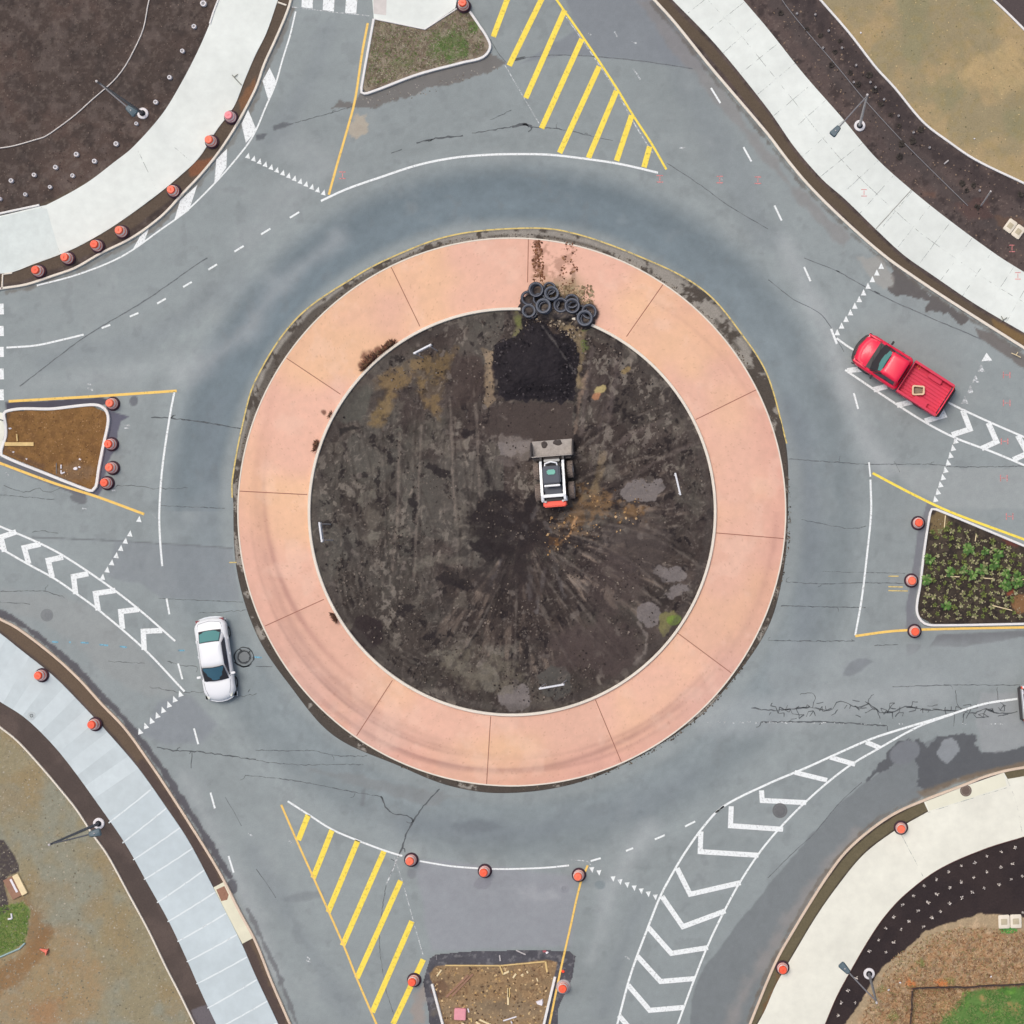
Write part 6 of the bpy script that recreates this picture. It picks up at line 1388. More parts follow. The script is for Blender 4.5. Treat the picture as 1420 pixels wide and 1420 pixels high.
# ---------------------------------------------------------------- old tyres
g = Grid(712, 384, 836, 470, 1.0, L(74, 69, 68)); x, y = g.x, g.y
dm = np.full(len(x), 9.)
for ex, ey, ea, eb in ((736, 426, 17, 16), (757, 430, 20, 15), (782, 436, 24, 12), (810, 446, 17, 12)): dm = np.minimum(dm, np.hypot((x - ex) / ea, (y - ey) / eb))
dm += .35 * (fbm(x, y, 6, 3) - .5); g.h = .34 * sstep(1.1, .45, dm) + .06 * (fbm(x, y, 3.5, 6, 3) - .5) * sstep(1.15, .9, dm)
g.mix(np.arange(len(x)), sstep(.45, .6, fbm(x, y, 5, 4)) * .6, L(112, 102, 92)); g.mix(np.arange(len(x)), sstep(.5, .35, fbm(x, y, 6, 8)) * .7, L(46, 43, 46)); g.mix(np.arange(len(x)), sstep(750, 735, x) * .5, L(44, 42, 46))
tag(g.build("soil", .12, M_soil, dm < 1.12), "low mound of dark soil and rubble under the tyre heap, burying the curb", "soil", kind="structure")
def tyre(label, px, py, z, R0=.38, tiltx=0, tilty=0, m=M_tyre):
    t = thing("old_tyre", label, "tyre", at(px, py, z + .20), 0, "old tyres heaped where the apron meets the mud")
    w = .20; bm = bmesh.new()
    lathe(bm, [(R0 * .64, .02), (R0 * .80, 0), (R0 * .96, .02), (R0, .05), (R0, w - .05), (R0 * .96, w - .02), (R0 * .80, w), (R0 * .66, w - .03), (R0 * .64, w - .06), (R0 * .80, w - .07), (R0 * .86, w / 2), (R0 * .80, .06)], 30, None, True)
    bm_obj("casing", bm, m, t, 45)
    bm = bmesh.new(); lathe(bm, [(R0 * .76, w - .018), (R0 * .82, w + .002), (R0 * .90, w + .004), (R0 * .84, w - .010)], 30, None, True); bm_obj("bead", bm, mat("tyre_bead", L(112, 116, 126), .7, .1, 8), t, 45)
    t.rotation_euler = (tiltx, tilty, random.uniform(0, 3)); return t
Z10 = lambda a, b: (705 + a / 10.143, 370 + b / 10.143)
M_tyred = mat("tyre_dark", L(52, 54, 62), .85, .12, 6, .1, 30)
M_tyrel = mat("tyre_worn", L(78, 84, 94), .8, .12, 7, .1, 30)
for a_, b_, z, R0, tx, ty, m, lab in ((405, 335, .30, .41, .1, -.1, M_tyre, "old black tyre at the top left corner of the tyre heap"),
    (622, 400, .34, .40, -.1, .15, M_tyrel, "blue-grey tyre second from the top left in the tyre heap"), (590, 320, .14, .36, .0, 0, M_tyre, "dark tyre partly hidden behind the heap's upper middle"),
    (285, 450, .14, .40, .15, .2, M_tyre, "dark tyre at the left edge of the heap under two others"), (300, 638, .16, .38, .05, .1, M_tyrel, "grey tyre at the bottom left corner of the tyre heap"),
    (440, 470, .12, .34, .1, .1, M_tyre, "dark tyre buried in the left middle of the heap"),
    (512, 572, .36, .42, -.05, -.05, M_tyrel, "pale ringed tyre in the middle of the heap's lower row"), (750, 548, .18, .41, .0, -.12, M_tyre, "pale ringed tyre right of the heap's centre"),
    (910, 566, .26, .42, .0, .05, M_tyre, "clearest upright-looking ring, third tyre from the heap's right end"), (900, 500, .10, .40, .0, .05, M_tyre, "dark tyre showing above the clear ring on the heap's right half"),
    (1140, 640, .14, .42, .1, .1, M_tyre, "dark tyre at the top right end of the heap over salmon paving"), (1090, 735, .34, .44, .1, -.05, M_tyrel, "large blue-grey tyre at the lower right end of the heap")):
    px, py = Z10(a_, b_); tyre(lab, px, py, z, R0, tx, ty, m)
for a_, b_, z, R0, tx, ty, lab in ((425, 350, .12, .37, .0, .0, "black tyre lying under the top left tyre of the heap"), (330, 655, .02, .35, .1, 0, "muddy tyre under the bottom left tyre of the heap"),
    (525, 590, .16, .37, .1, .1, "black tyre under the middle ring of the heap's lower row"), (535, 560, .02, .33, -.1, .1, "lowest black tyre inside the middle ring's stack"), (770, 560, .03, .34, .05, .05, "muddy tyre visible inside the ring right of centre"),
    (925, 585, .08, .35, .1, -.1, "black tyre inside the clear ring on the right half"), (1110, 745, .14, .37, .1, 0, "black tyre under the large tyre at the lower right end"), (640, 420, .16, .34, .1, .1, "black tyre inside the second top tyre"),
    (655, 520, .02, .33, .0, .1, "flat black tyre filling the gap in the heap's middle"), (1030, 640, .02, .34, .0, .1, "flat black tyre between the clear ring and the right end")):
    px, py = Z10(a_, b_); tyre(lab, px, py, z, R0, tx, ty, M_tyred)

# ---------------------------------------------------------------- covers, boxes, pipes
def cover(px, py, r0, lab, m=M_iron, z=.004, ringm=None):
    t = thing("manhole_cover", lab, "manhole cover", at(px, py, z))
    bm = bmesh.new(); lathe(bm, [(r0 * .78, 0), (r0, 0), (r0, .006), (r0 * .78, .008)], 32, None, True); bm_obj("frame", bm, ringm or m, t, 40)
    bm = bmesh.new(); lathe(bm, [(0, .006), (r0 * .74, .006), (r0 * .76, .002)], 32)
    for k in range(8):
        a_ = k * math.pi / 4
        for q in (.3, .52): box(bm, r0 * q - .02, r0 * q + .02, -.05, .05, .0065, .011, Matrix.Rotation(a_ + q, 4, 'Z'))
    bm_obj("lid", bm, m, t, 40); return t
cover(1081.5, 1124, .40, "round iron manhole cover among the white chevrons, lower right", M_iron)
cover(1339, 1096, .31, "brown round manhole cover set in the lower right sidewalk pad", M_irond, .141)
cover(65, 853, .34, "faint grey manhole cover near the left chevrons", mat("iron_faint", L(128, 133, 135), .9, .05, 8))
t = cover(338.5, 911, .42, "manhole cover ringed with rough black sealant beside the white car", mat("iron_mid", L(124, 130, 132), .9, .05, 8))
bm = bmesh.new(); r = random.Random(1)
def blot(R0, w, n, amp, cx=338.5, cy=911): rib_bm(bm, [(cx + (R0 + r.uniform(-amp, amp)) * math.cos(2 * math.pi * k / n), cy + (R0 + r.uniform(-amp, amp)) * math.sin(2 * math.pi * k / n)) for k in range(n + 1)], w, .016, .4, 2)
blot(8.4, 2.2, 24, .3); blot(13.2, 1.7, 30, .8)
rib_bm(bm, [(325, 918), (330, 922), (338, 925), (346, 923)], 1.6, .016); rib_bm(bm, [(332, 900), (336, 903)], 2, .016); rib_bm(bm, [(347, 903), (344, 906)], 2, .016)
bm_obj("sealant_ring", bm, mat("tar", L(56, 62, 66), .7), road)
cover(783 - 1, 1232, .30, "faint round cover outline in the lower grey patch beside the yellow line", mat("iron_faint2", L(146, 150, 156), .9, .04, 8))
cover(45, 992, .22, "small round cover in the blue-grey lower left sidewalk", mat("iron_pale", L(186, 196, 198), .9), .1395)
def ubox(px, py, rz, lab, cells, w=.62, d=.8):
    t = thing("utility_box", lab, "utility box", at(px, py, .10), rz)
    for i in range(cells):
        xo = (i - (cells - 1) / 2) * (w + .03); bm = bmesh.new()
        loft(bm, [rrect(xo - w / 2, xo + w / 2, d / 2, d / 2, -.02, .08, 4), rrect(xo - w / 2, xo + w / 2, d / 2, d / 2, .10, .08, 4), rrect(xo - w / 2 + .04, xo + w / 2 - .04, d / 2 - .04, d / 2 - .04, .125, .06, 4)])
        b = bm_obj("box", bm, M_box, t, 40)
        bm = bmesh.new(); loft(bm, [rrect(xo - w * .28, xo + w * .28, d * .22, d * .22, .127, .03, 3), rrect(xo - w * .26, xo + w * .26, d * .2, d * .2, .134, .03, 3)]); bm_obj("lid", bm, M_boxw, b, 40)
ubox(1406, 318, math.radians(-36), "cream two-part utility box in the soil at the upper right edge", 2, .50, .70)
ubox(1400, 1277, math.radians(2), "cream utility box on the grass edge of the lower right mulch bed", 2, .60, .72)
def pipe(pts, r0, z, lab, m=M_pipe):
    P = [Vector(at(px, py, z + random.uniform(-.005, .01))) for px, py in cr(pts, 9)]
    bm = bmesh.new(); tube(bm, P, r0, 8); return tag(bm_obj("irrigation_pipe", bm, m, None, 50), lab, "pipe")
pipe([(228, -60), (208, 0), (200, 40), (187, 70), (175, 92), (163, 108), (150, 121), (130, 138), (108, 158), (90, 172), (62, 191), (45, 196), (20, 203), (0, 206), (-40, 208)], .036, .13, "thin white irrigation pipe curving across the upper left soil bed")
pipe([(1050, -60), (1084, 0), (1115, 40), (1160, 92), (1197, 137), (1250, 195), (1295, 240), (1342, 286)], .022, .13, "thin grey irrigation pipe running down the upper right soil bed", M_pole)
bm = bmesh.new(); tube(bm, [at(1309, 228, .14), at(1315, 223, .14)], .04, 8); tag(bm_obj("pipe_offcut", bm, M_polel, None, 40), "short pale pipe offcut lying in the upper right soil bed", "pipe")
# white pipe stubs, upper left
def stub(lab, grp, r0, h, col, name="pipe_stub"):
    t = thing(name, lab, "pipe stub", group=grp)
    bm = bmesh.new(); lathe(bm, [(r0 * .55, 0), (r0, 0), (r0, h), (r0 * .88, h + .02), (r0 * .55, h)], 20, None, True); bm_obj("collar", bm, col, t, 40)
    bm = bmesh.new(); lathe(bm, [(0, h - .03), (r0 * .54, h - .03), (r0 * .54, 0)], 16); bm_obj("core", bm, M_pole, t, 40)
    return t
L1 = "short white ringed irrigation stub poking from the soil beside the upper left sidewalk"; st0 = None
for a_, b_ in ((1134, 25), (1082, 152), (1018, 288), (947, 434), (870, 571), (763, 690), (651, 802), (531, 898), (431, 860), (316, 932), (410, 978), (197, 974), (285, 1041), (70, 1006), (148, 1082), (8, 1107)):
    if st0 is None: st0 = stub(L1, "white irrigation stubs in the upper left soil bed", .115, .18, M_conc); o = st0
    else: o = copy_tree(st0)
    o.location = at(a_ / 4, b_ / 4, .08); k = random.uniform(.85, 1.15) * (1.25 if (a_, b_) == (1134, 25) else 1); o.scale = (k, k, 1)
L2 = "tiny pale marker stub standing in the upper right soil bed"; st0 = None
for a_, b_ in ((262, 85), (160, 80), (336, 175), (410, 270), (305, 270), (488, 366), (475, 460), (567, 460), (643, 555), (723, 646), (806, 738), (895, 822), (1172, 1060), (596, 488)):
    if st0 is None: st0 = stub(L2, "pale marker stubs in the upper right soil bed", .06, .15, M_polel, "marker_stub"); o = st0
    else: o = copy_tree(st0)
    o.location = at(1065 + a_ / 4, b_ / 4, .09)

# ---------------------------------------------------------------- plants
def leaf_cluster(name, n, r0, cols, h=.12, seed=0, wid=.35, z0=0.0, fan=None):
    """small plant built from n curved pointed leaves; colour per leaf"""
    r = random.Random(seed); V = []; F = []; Cc = []
    for i in range(n):
        a = r.uniform(0, 6.283) if fan is None else fan + r.uniform(-1.2, 1.2); l = r0 * (r.uniform(.55, 1.1) if fan is None else r.uniform(.2, .9)); w = l * wid * r.uniform(.7, 1.2); up_ = h * r.uniform(.4, 1.2); off = r.uniform(0, r0 * .25)
        c, s = math.cos(a), math.sin(a); b = len(V); ox = r.uniform(-1, 1) * r0 * .7 if fan is not None else 0; qx, qy = (-math.sin(fan) * ox, math.cos(fan) * ox) if fan is not None else (0, 0); col = np.array(cols[r.randrange(len(cols))]) * r.uniform(.75, 1.2)
        for u, hw, zz in ((off, .15, .02), (off + l * .35, .9, up_ * .8), (off + l * .7, .75, up_), (off + l, .02, up_ * .55)):
            for sg in (-1, 1): V.append((qx + c * u - s * w * hw * .5 * sg, qy + s * u + c * w * hw * .5 * sg, zz + z0)); Cc.append(col)
        for k in range(3): F.append((b + 2 * k, b + 2 * k + 1, b + 2 * k + 3, b + 2 * k + 2))
    me = mesh_np(name, V, F, np.array(Cc)); me.materials.append(M_veg); return me
pale = [L(158, 152, 118), L(176, 170, 138), L(140, 144, 98), L(120, 126, 84)]; grn = [L(100, 142, 70), L(84, 124, 62), L(120, 154, 84), L(76, 106, 60), L(136, 150, 100)]
olive = [L(118, 128, 70), L(140, 146, 86), L(100, 112, 64)]
pm = [leaf_cluster("seedling", 13, .16, pale, .10, k, .5) for k in range(5)] + [leaf_cluster("seedling", 15, .17, olive, .12, 20 + k, .5) for k in range(3)]
gm = [leaf_cluster("leafy_plant", 26, .27, grn, .20, 40 + k, .5) for k in range(4)]
def plant(name, me, px, py, z, lab, cat, grp, sc=1.0):
    o = link(name, me); o.location = at(px, py, z); o.rotation_euler.z = random.uniform(0, 6.28); o.scale = (sc, sc, sc); return tag(o, lab, cat, grp)
greens = [(1270 + a / 9.467, 700 + b / 9.467) for a, b in ((680, 560), (900, 600), (1060, 640), (1010, 775), (450, 880), (740, 930), (870, 860), (620, 860), (135, 980), (1190, 1060), (1310, 1040), (185, 710), (1350, 940), (700, 590))] + [(1312, 840), (1395, 795), (1411, 808), (1286, 803), (1392, 812)]
for px, py in greens: plant("leafy_plant", gm[random.randrange(4)], px, py, .11, "bright green leafy plant among pale seedlings in the right island", "plant", "bright green plants in the right island", random.uniform(.85, 1.25))
r = random.Random(12); placed = list(greens); tri = [(1294, 714), (1300, 716), (1418, 764), (1418, 860), (1296, 861), (1278, 852), (1278, 830)]
cnt = 0; tries = 0
while cnt < 118 and tries < 9000:
    tries += 1; px = r.uniform(1276, 1419); py = r.uniform(716, 862)
    A1 = np.array([px]); B1 = np.array([py])
    if not inside(A1, B1, tri)[0] or dist_poly(A1, B1, tri, True)[0] < 2.5: continue
    if (px - 1303) ** 2 + (py - 726) ** 2 < 110 or (px - 1415) ** 2 + (py - 838) ** 2 < 120: continue
    if any((px - a) ** 2 + (py - b) ** 2 < 8.6 ** 2 for a, b in placed): continue
    placed.append((px, py)); cnt += 1
    k = r.randrange(8)
    plant("seedling", pm[k], px, py, .11, "small pale seedling in the dark soil of the planted right island" if k < 5 else "small olive seedling in the dark soil of the planted right island", "plant",
          "pale seedlings in the right island" if k < 5 else "olive seedlings in the right island", r.uniform(.75, 1.2))
wm = [leaf_cluster("shrub_start", 9, .095, [L(206, 198, 192), L(184, 176, 166), L(222, 216, 210)], .10, 60 + k, .6) for k in range(5)]
for a_, b_ in ((1370, 440), (1292, 463), (1212, 485), (1144, 523), (1070, 541), (1000, 573), (932, 615), (866, 651), (807, 706), (746, 757), (695, 822), (652, 887), (612, 950), (563, 1012), (1355, 527), (1290, 548),
               (1212, 573), (1139, 603), (1070, 629), (1007, 662), (936, 695), (888, 741), (832, 790), (781, 845), (739, 893), (696, 962), (653, 1020), (1410, 597), (1347, 616), (1280, 643), (1198, 665), (1133, 687),
               (1073, 718), (1005, 749), (954, 794), (907, 827), (862, 878), (445, 1230), (404, 1298), (388, 1370), (483, 1300), (487, 1160), (1413, 798)):
    plant("young_shrub", wm[random.randrange(5)], 1065 + a_ / 4, 1065 + b_ / 4, .095, "tiny pale young shrub planted in rows in the lower right dark mulch bed", "shrub", "young shrubs in rows in the lower right mulch bed", random.uniform(.85, 1.25))
dk = [leaf_cluster("dark_shrub", 22, .15, [L(60, 56, 52), L(66, 61, 57), L(52, 48, 47)], .08, 80 + k, .9) for k in range(3)]
for a_, b_ in ((70, 75), (215, 165), (290, 200), (370, 290), (350, 365), (455, 405), (500, 470), (590, 500), (625, 580), (680, 640), (725, 700), (800, 785), (845, 720), (740, 800), (730, 870), (1075, 1020), (1100, 1060), (1140, 1030), (1160, 1150), (1400, 1080), (400, 230), (560, 420)):
    plant("dark_shrub", dk[random.randrange(3)], 1065 + a_ / 4, b_ / 4, .095, "small dark leafless shrub in the upper right soil bed", "shrub", "small dark shrubs in the upper right soil bed", random.uniform(.8, 1.3))
# weeds hanging over the inner apron curb
rd = [L(96, 62, 50), L(120, 82, 64), L(72, 50, 44), L(110, 90, 68)]
for (px, py, s_, n_, lab) in ((540, 478, .42, 60, "reddish dry weeds spilling over the inner curb, upper left, nearer the top"), (528, 483, .35, 40, "thin reddish weeds at the upper end of the upper left curb clump"),
                          (512, 496, .5, 70, "largest spiky reddish weed clump over the inner curb, upper left"), (504, 505, .35, 40, "spiky reddish weeds at the lower end of the upper left curb clump"),
                          (439, 618, .34, 40, "small reddish weed tuft on the inner curb at left"), (465, 856, .32, 36, "brown weed tuft on the inner curb at lower left"), (452, 572, .22, 22, "tiny weed tuft on the left inner curb")):
    q_ = math.hypot(px - 710, py - 710); px, py = 710 + (px - 710) * 282.5 / q_, 710 + (py - 710) * 282.5 / q_
    me = leaf_cluster("weed_clump", n_ * 4, s_ * .95, rd, .22, int(px), .16, .16, math.atan2(710 - py, px - 710)); o = link("weed_clump", me); o.location = at(px, py, .12); tag(o, lab, "weeds")
# grass and straw as scattered blades
def scatter(name, poly, n, size, cols, z, lab, cat="grass", blades=4, h=.08, seed=1, dens=None):
    rg = np.random.default_rng(seed); P = np.array(poly); X = []; Y = []
    while sum(map(len, X)) < n:
        a = rg.uniform(P[:, 0].min(), P[:, 0].max(), n); b = rg.uniform(P[:, 1].min(), P[:, 1].max(), n); k = inside(a, b, poly)
        if dens is not None: k &= rg.random(n) < dens(a, b)
        X.append(a[k]); Y.append(b[k])
    X = np.concatenate(X)[:n].repeat(blades); Y = np.concatenate(Y)[:n].repeat(blades); N = len(X)
    cx = (X - 710) / S26; cy = (710 - Y) / S26; a = rg.uniform(0, 6.283, N); l = size * rg.uniform(.5, 1.3, N); w = l * .16
    c = np.array(cols)[rg.integers(0, len(cols), n)].repeat(blades, 0) * rg.uniform(.8, 1.2, (N, 1))
    ca, sa = np.cos(a), np.sin(a); zz = np.full(N, z)
    v0 = np.c_[cx - sa * w, cy + ca * w, zz]; v1 = np.c_[cx + sa * w, cy - ca * w, zz]; v2 = np.c_[cx + ca * l, cy + sa * l, zz + h * rg.uniform(.4, 1.2, N)]
    V = np.stack([v0, v1, v2], 1).reshape(-1, 3); F = np.arange(3 * N).reshape(-1, 3)
    me = mesh_np(name, V, F, c.repeat(3, 0)); return tag(link(name, me, M_veg), lab, cat, kind="stuff")
straw = [L(160, 120, 86), L(182, 150, 112), L(138, 102, 72), L(194, 168, 130), L(112, 84, 62), L(154, 136, 98), L(132, 128, 84)]
gr = [L(90, 134, 66), L(76, 114, 58), L(104, 144, 78), L(124, 148, 90), L(142, 146, 98)]
scatter("straw", [(1240, 1325), (1290, 1295), (1330, 1285), (1420, 1290), (1460, 1290), (1460, 1366), (1270, 1372), (1262, 1460), (1180, 1460), (1205, 1385)], 3600, .10, straw, .10, "dry orange-brown straw between mulch and silt fence, lower right", "straw", 3, .05, 3)
scatter("straw", [(1268, 1372), (1345, 1370), (1330, 1395), (1300, 1420), (1290, 1460), (1264, 1460)], 1200, .11, straw, .10, "dry straw inside the corner of the silt fence, lower right", "straw", 3, .05, 4)
scatter("grass", [(1340, 1375), (1460, 1366), (1460, 1460), (1290, 1460), (1310, 1405)], 4500, .10, gr, .10, "bright green grass behind the silt fence, lower right corner", "grass", 3, .06, 5, lambda a, b: sstep(.35, .5, fbm(a, b, 14, 3)))
scatter("grass", [(519, 29), (590, 45), (634, 16), (650, 20), (672, 55), (674, 68), (664, 77), (580, 99), (508, 124), (505, 118)], 2400, .10, [L(150, 142, 118), L(128, 120, 96), L(96, 120, 64), L(160, 154, 136), L(104, 96, 76)], .10, "thin dry grass on the top island", "grass", 3, .05, 6)
scatter("grass", [(604, 62), (630, 45), (650, 60), (648, 78), (620, 84)], 420, .10, [L(92, 126, 66), L(108, 134, 78), L(122, 132, 88)], .10, "greener grass patch on the top island", "grass", 3, .06, 7, lambda a, b: sstep(.4, .55, fbm(a, b, 9, 3)))
scatter("grass", [(-30, 1262), (34, 1250), (42, 1268), (36, 1306), (-30, 1335)], 1500, .10, [L(110, 138, 70), L(92, 124, 60), L(134, 146, 84)], .10, "green grass at the left edge below the dark patch", "grass", 3, .05, 8)
# pebbles and crumbs
def pebbles(name, poly, n, size, cols, z, lab, seed=1, flat=.5, dens=None):
    rg = np.random.default_rng(seed); P = np.array(poly); X = []; Y = []
    while sum(map(len, X)) < n:
        a = rg.uniform(P[:, 0].min(), P[:, 0].max(), n); b = rg.uniform(P[:, 1].min(), P[:, 1].max(), n); k = inside(a, b, poly)
        if dens is not None: k &= rg.random(n) < dens(a, b)
        X.append(a[k]); Y.append(b[k])
    X = np.concatenate(X)[:n]; Y = np.concatenate(Y)[:n]; s = size * rg.uniform(.4, 1.5, n) ** 1.5
    base = np.array([(1, 0, 0), (.3, .9, 0), (-.8, .6, 0), (-.7, -.7, 0), (.4, -.8, 0), (0, 0, 1)])
    a = rg.uniform(0, 6.28, n); ca, sa = np.cos(a), np.sin(a); sx = rg.uniform(.5, 1, n)
    bx = base[None, :, 0] * s[:, None] * sx[:, None]; by = base[None, :, 1] * s[:, None]; bz = base[None, :, 2] * s[:, None] * flat
    V = np.stack([(X[:, None] - 710) / S26 + bx * ca[:, None] - by * sa[:, None], (710 - Y[:, None]) / S26 + bx * sa[:, None] + by * ca[:, None], bz + z], -1).reshape(-1, 3)
    f = np.array([(0, 1, 5), (1, 2, 5), (2, 3, 5), (3, 4, 5), (4, 0, 5)]); F = (f[None] + (np.arange(n) * 6)[:, None, None]).reshape(-1, 3)
    c = np.array(cols)[rg.integers(0, len(cols), n)] * rg.uniform(.8, 1.2, (n, 1))
    return tag(link(name, mesh_np(name, V, F, c.repeat(6, 0)), M_deb), lab, "debris", kind="stuff")
mudc = [L(60, 54, 52), L(104, 96, 90), L(122, 113, 105), L(74, 66, 62), L(50, 45, 45), L(84, 76, 70)]
pebbles("clods", [(711 + 268 * math.cos(t), 710 + 268 * math.sin(t)) for t in np.linspace(0, 6.2, 40)], 4200, .038, mudc, .27, "small clods and chips strewn over the muddy centre", 3, .6, lambda a, b: sstep(.42, .62, fbm(a, b, 40, 5)) + .08)
pebbles("clods", [(770, 660), (900, 690), (880, 730), (800, 760), (760, 770), (750, 740)], 150, .05, [L(166, 134, 92), L(136, 108, 76), L(180, 154, 118), L(90, 70, 56)], .28, "ochre wood chips behind the loader", 4, .5)
pebbles("clods", [(725, 432), (826, 432), (806, 470), (790, 470), (760, 455), (728, 470)], 240, .05, [L(150, 138, 120), L(96, 84, 74), L(60, 54, 54)], .26, "crumbs under the tyre heap", 5, .5)
pebbles("clods", heap, 500, .045, [L(38, 36, 40), L(62, 58, 62), L(78, 74, 76), L(30, 28, 32)], .66, "coarse lumps on the black mulch heap", 6, .6)
pebbles("mud_crumbs", [(738, 334), (752, 334), (756, 395), (740, 400)], 240, .05, [L(120, 82, 62), L(96, 66, 52), L(140, 106, 80)], .12, "mud crumbs dropped on the top of the salmon apron, left track", 7, .4)
pebbles("mud_crumbs", [(784, 334), (800, 336), (804, 420), (770, 420)], 150, .045, [L(120, 82, 62), L(96, 66, 52), L(140, 106, 80)], .12, "mud crumbs dropped on the top of the salmon apron, right track", 8, .4)
pebbles("mud_crumbs", [(748, 396), (822, 396), (826, 430), (800, 420), (755, 412)], 420, .05, [L(140, 122, 96), L(116, 98, 76), L(164, 148, 120)], .15, "sandy crumbs above the tyre heap on the apron", 9, .5)
pebbles("gravel", sw_bed + [(-60, 1500), (-60, 960)], 3000, .035, [L(156, 150, 132), L(120, 116, 100), L(140, 130, 108), L(168, 162, 146)], .095, "fine stones over the lower left gravel lot", 10, .5)
pebbles("gravel", ne_bed + [(1500, -80)], 1500, .03, [L(150, 140, 108), L(120, 116, 90), L(186, 168, 128)], .095, "fine stones over the tan field, upper right", 11, .5)
pebbles("clods", nw_in[1:-1] + [(0, 0)], 1800, .03, [L(112, 100, 93), L(70, 62, 60), L(98, 86, 80)], .10, "small clods over the upper left soil bed", 12, .5)
pebbles("clods", ne_in[:-1] + ne_bed, 1100, .035, [L(116, 104, 98), L(60, 54, 54), L(134, 116, 100)], .10, "small clods over the upper right soil bed", 13, .5)
pebbles("clods", [(5, 575), (128, 566), (145, 575), (146, 590), (131, 672), (124, 674), (8, 628)], 650, .026, [L(150, 116, 78), L(112, 82, 54), L(164, 134, 100), L(96, 72, 52)], .11, "chips over the brown left island", 14, .5)
pebbles("clods", [(1292, 712), (1420, 766), (1420, 861), (1296, 863), (1276, 852)], 900, .03, [L(120, 112, 96), L(50, 46, 46), L(150, 140, 118), L(84, 74, 64)], .12, "crumbs between the seedlings of the right island", 15, .5)
pebbles("wood_chips", [(603, 1343), (768, 1337), (766, 1355), (750, 1430), (617, 1430), (601, 1362)], 520, .045, [L(176, 146, 100), L(206, 180, 136), L(110, 88, 66), L(86, 70, 58)], .015, "wood chips and crumbs in the unfinished bottom island", 16, .4)
pebbles("road_grit", [(500, 133), (600, 112), (680, 90), (700, 92), (600, 130), (510, 150)], 160, .03, [L(110, 104, 98), L(150, 146, 140)], .004, "grit below the top island's curb", 17, .4)
pebbles("gutter_soil", [(711 + 386 * math.cos(t), 710 + 386 * math.sin(t)) for t in np.linspace(0, 6.283, 160)] + [(711 + 380 * math.cos(t), 710 + 380 * math.sin(t)) for t in np.linspace(6.283, 0, 160)], 2600, .035, [L(84, 76, 68), L(66, 60, 56), L(110, 100, 88)], .012, "soil crumbs lying in the gutter around the apron", 18, .6)

# ---------------------------------------------------------------- lumber and litter
def board_piece(px0, py0, px1, py1, w, z, lab, m=M_wood, name="wood_plank", grp=None, h=.05, cat="plank"):
    a = Vector(at(px0, py0)); b = Vector(at(px1, py1)); d = b - a; ln = d.length; bm = bmesh.new()
    box(bm, -ln / 2, ln / 2, -w / 2, w / 2, 0, h); bmesh.ops.bevel(bm, geom=bm.edges[:], offset=min(.006, h * .2), segments=1, affect='EDGES')
    o = bm_obj(name, bm, m); mid = (a + b) / 2; o.location = (mid.x, mid.y, z); o.rotation_euler.z = math.atan2(d.y, d.x); return tag(o, lab, cat, grp)
board_piece(8, 616, 48, 616, .20, .115, "long pale plank lying at the left end of the brown left island", M_wood, h=.06)
board_piece(24.5, 602, 25.5, 612, .07, .12, "short stick above the long plank in the brown left island", M_wood)
board_piece(79.5, 642, 79.5, 657, .03, .12, "thin grey rod near the lower edge of the brown left island", M_pole)
t = thing("white_stake", "white broken stake pieces near the lower edge of the brown left island", "stake", at(86, 652, .12))
for q in ((0, 7.5, 0, 2), (0, 0, 0, -5), (0, -5, 5, -3)):
    bm = bmesh.new(); tube(bm, [(q[0] / 26, q[1] / 26, .02), (q[2] / 26, q[3] / 26, .02)], .04, 6); bm_obj("piece", bm, M_pl_w, t)
r = random.Random(9)
def scrap(px, py, s, lab, m=M_pl_w, name="litter_scrap", z=.115, grp=None):
    bm = bmesh.new(); n = 7; rg = [(s * r.uniform(.6, 1.2) * math.cos(2 * math.pi * k / n), s * r.uniform(.4, 1.0) * math.sin(2 * math.pi * k / n), 0) for k in range(n)]
    loft(bm, [rg, [(a * .8, b * .8, s * r.uniform(.3, .6)) for a, b, _ in rg]]); o = bm_obj(name, bm, m); o.location = at(px, py, z); return tag(o, lab, "litter", grp)
scrap(106, 650, .14, "crumpled white scrap right of the broken stake, brown left island"); scrap(111, 648, .08, "smaller white scrap beside the crumpled one, brown left island")
scrap(111.5, 637, .08, "pinkish white scrap in the lower right of the brown left island"); scrap(15, 594.5, .09, "white stone near the left curb of the brown left island")
scrap(19.5, 627, .07, "white stone below the plank of the brown left island"); scrap(38, 636.5, .07, "white stone by the lower curb of the brown left island")
Zs = lambda a, b: (580 + a / 6.174, 1300 + b / 6.174)
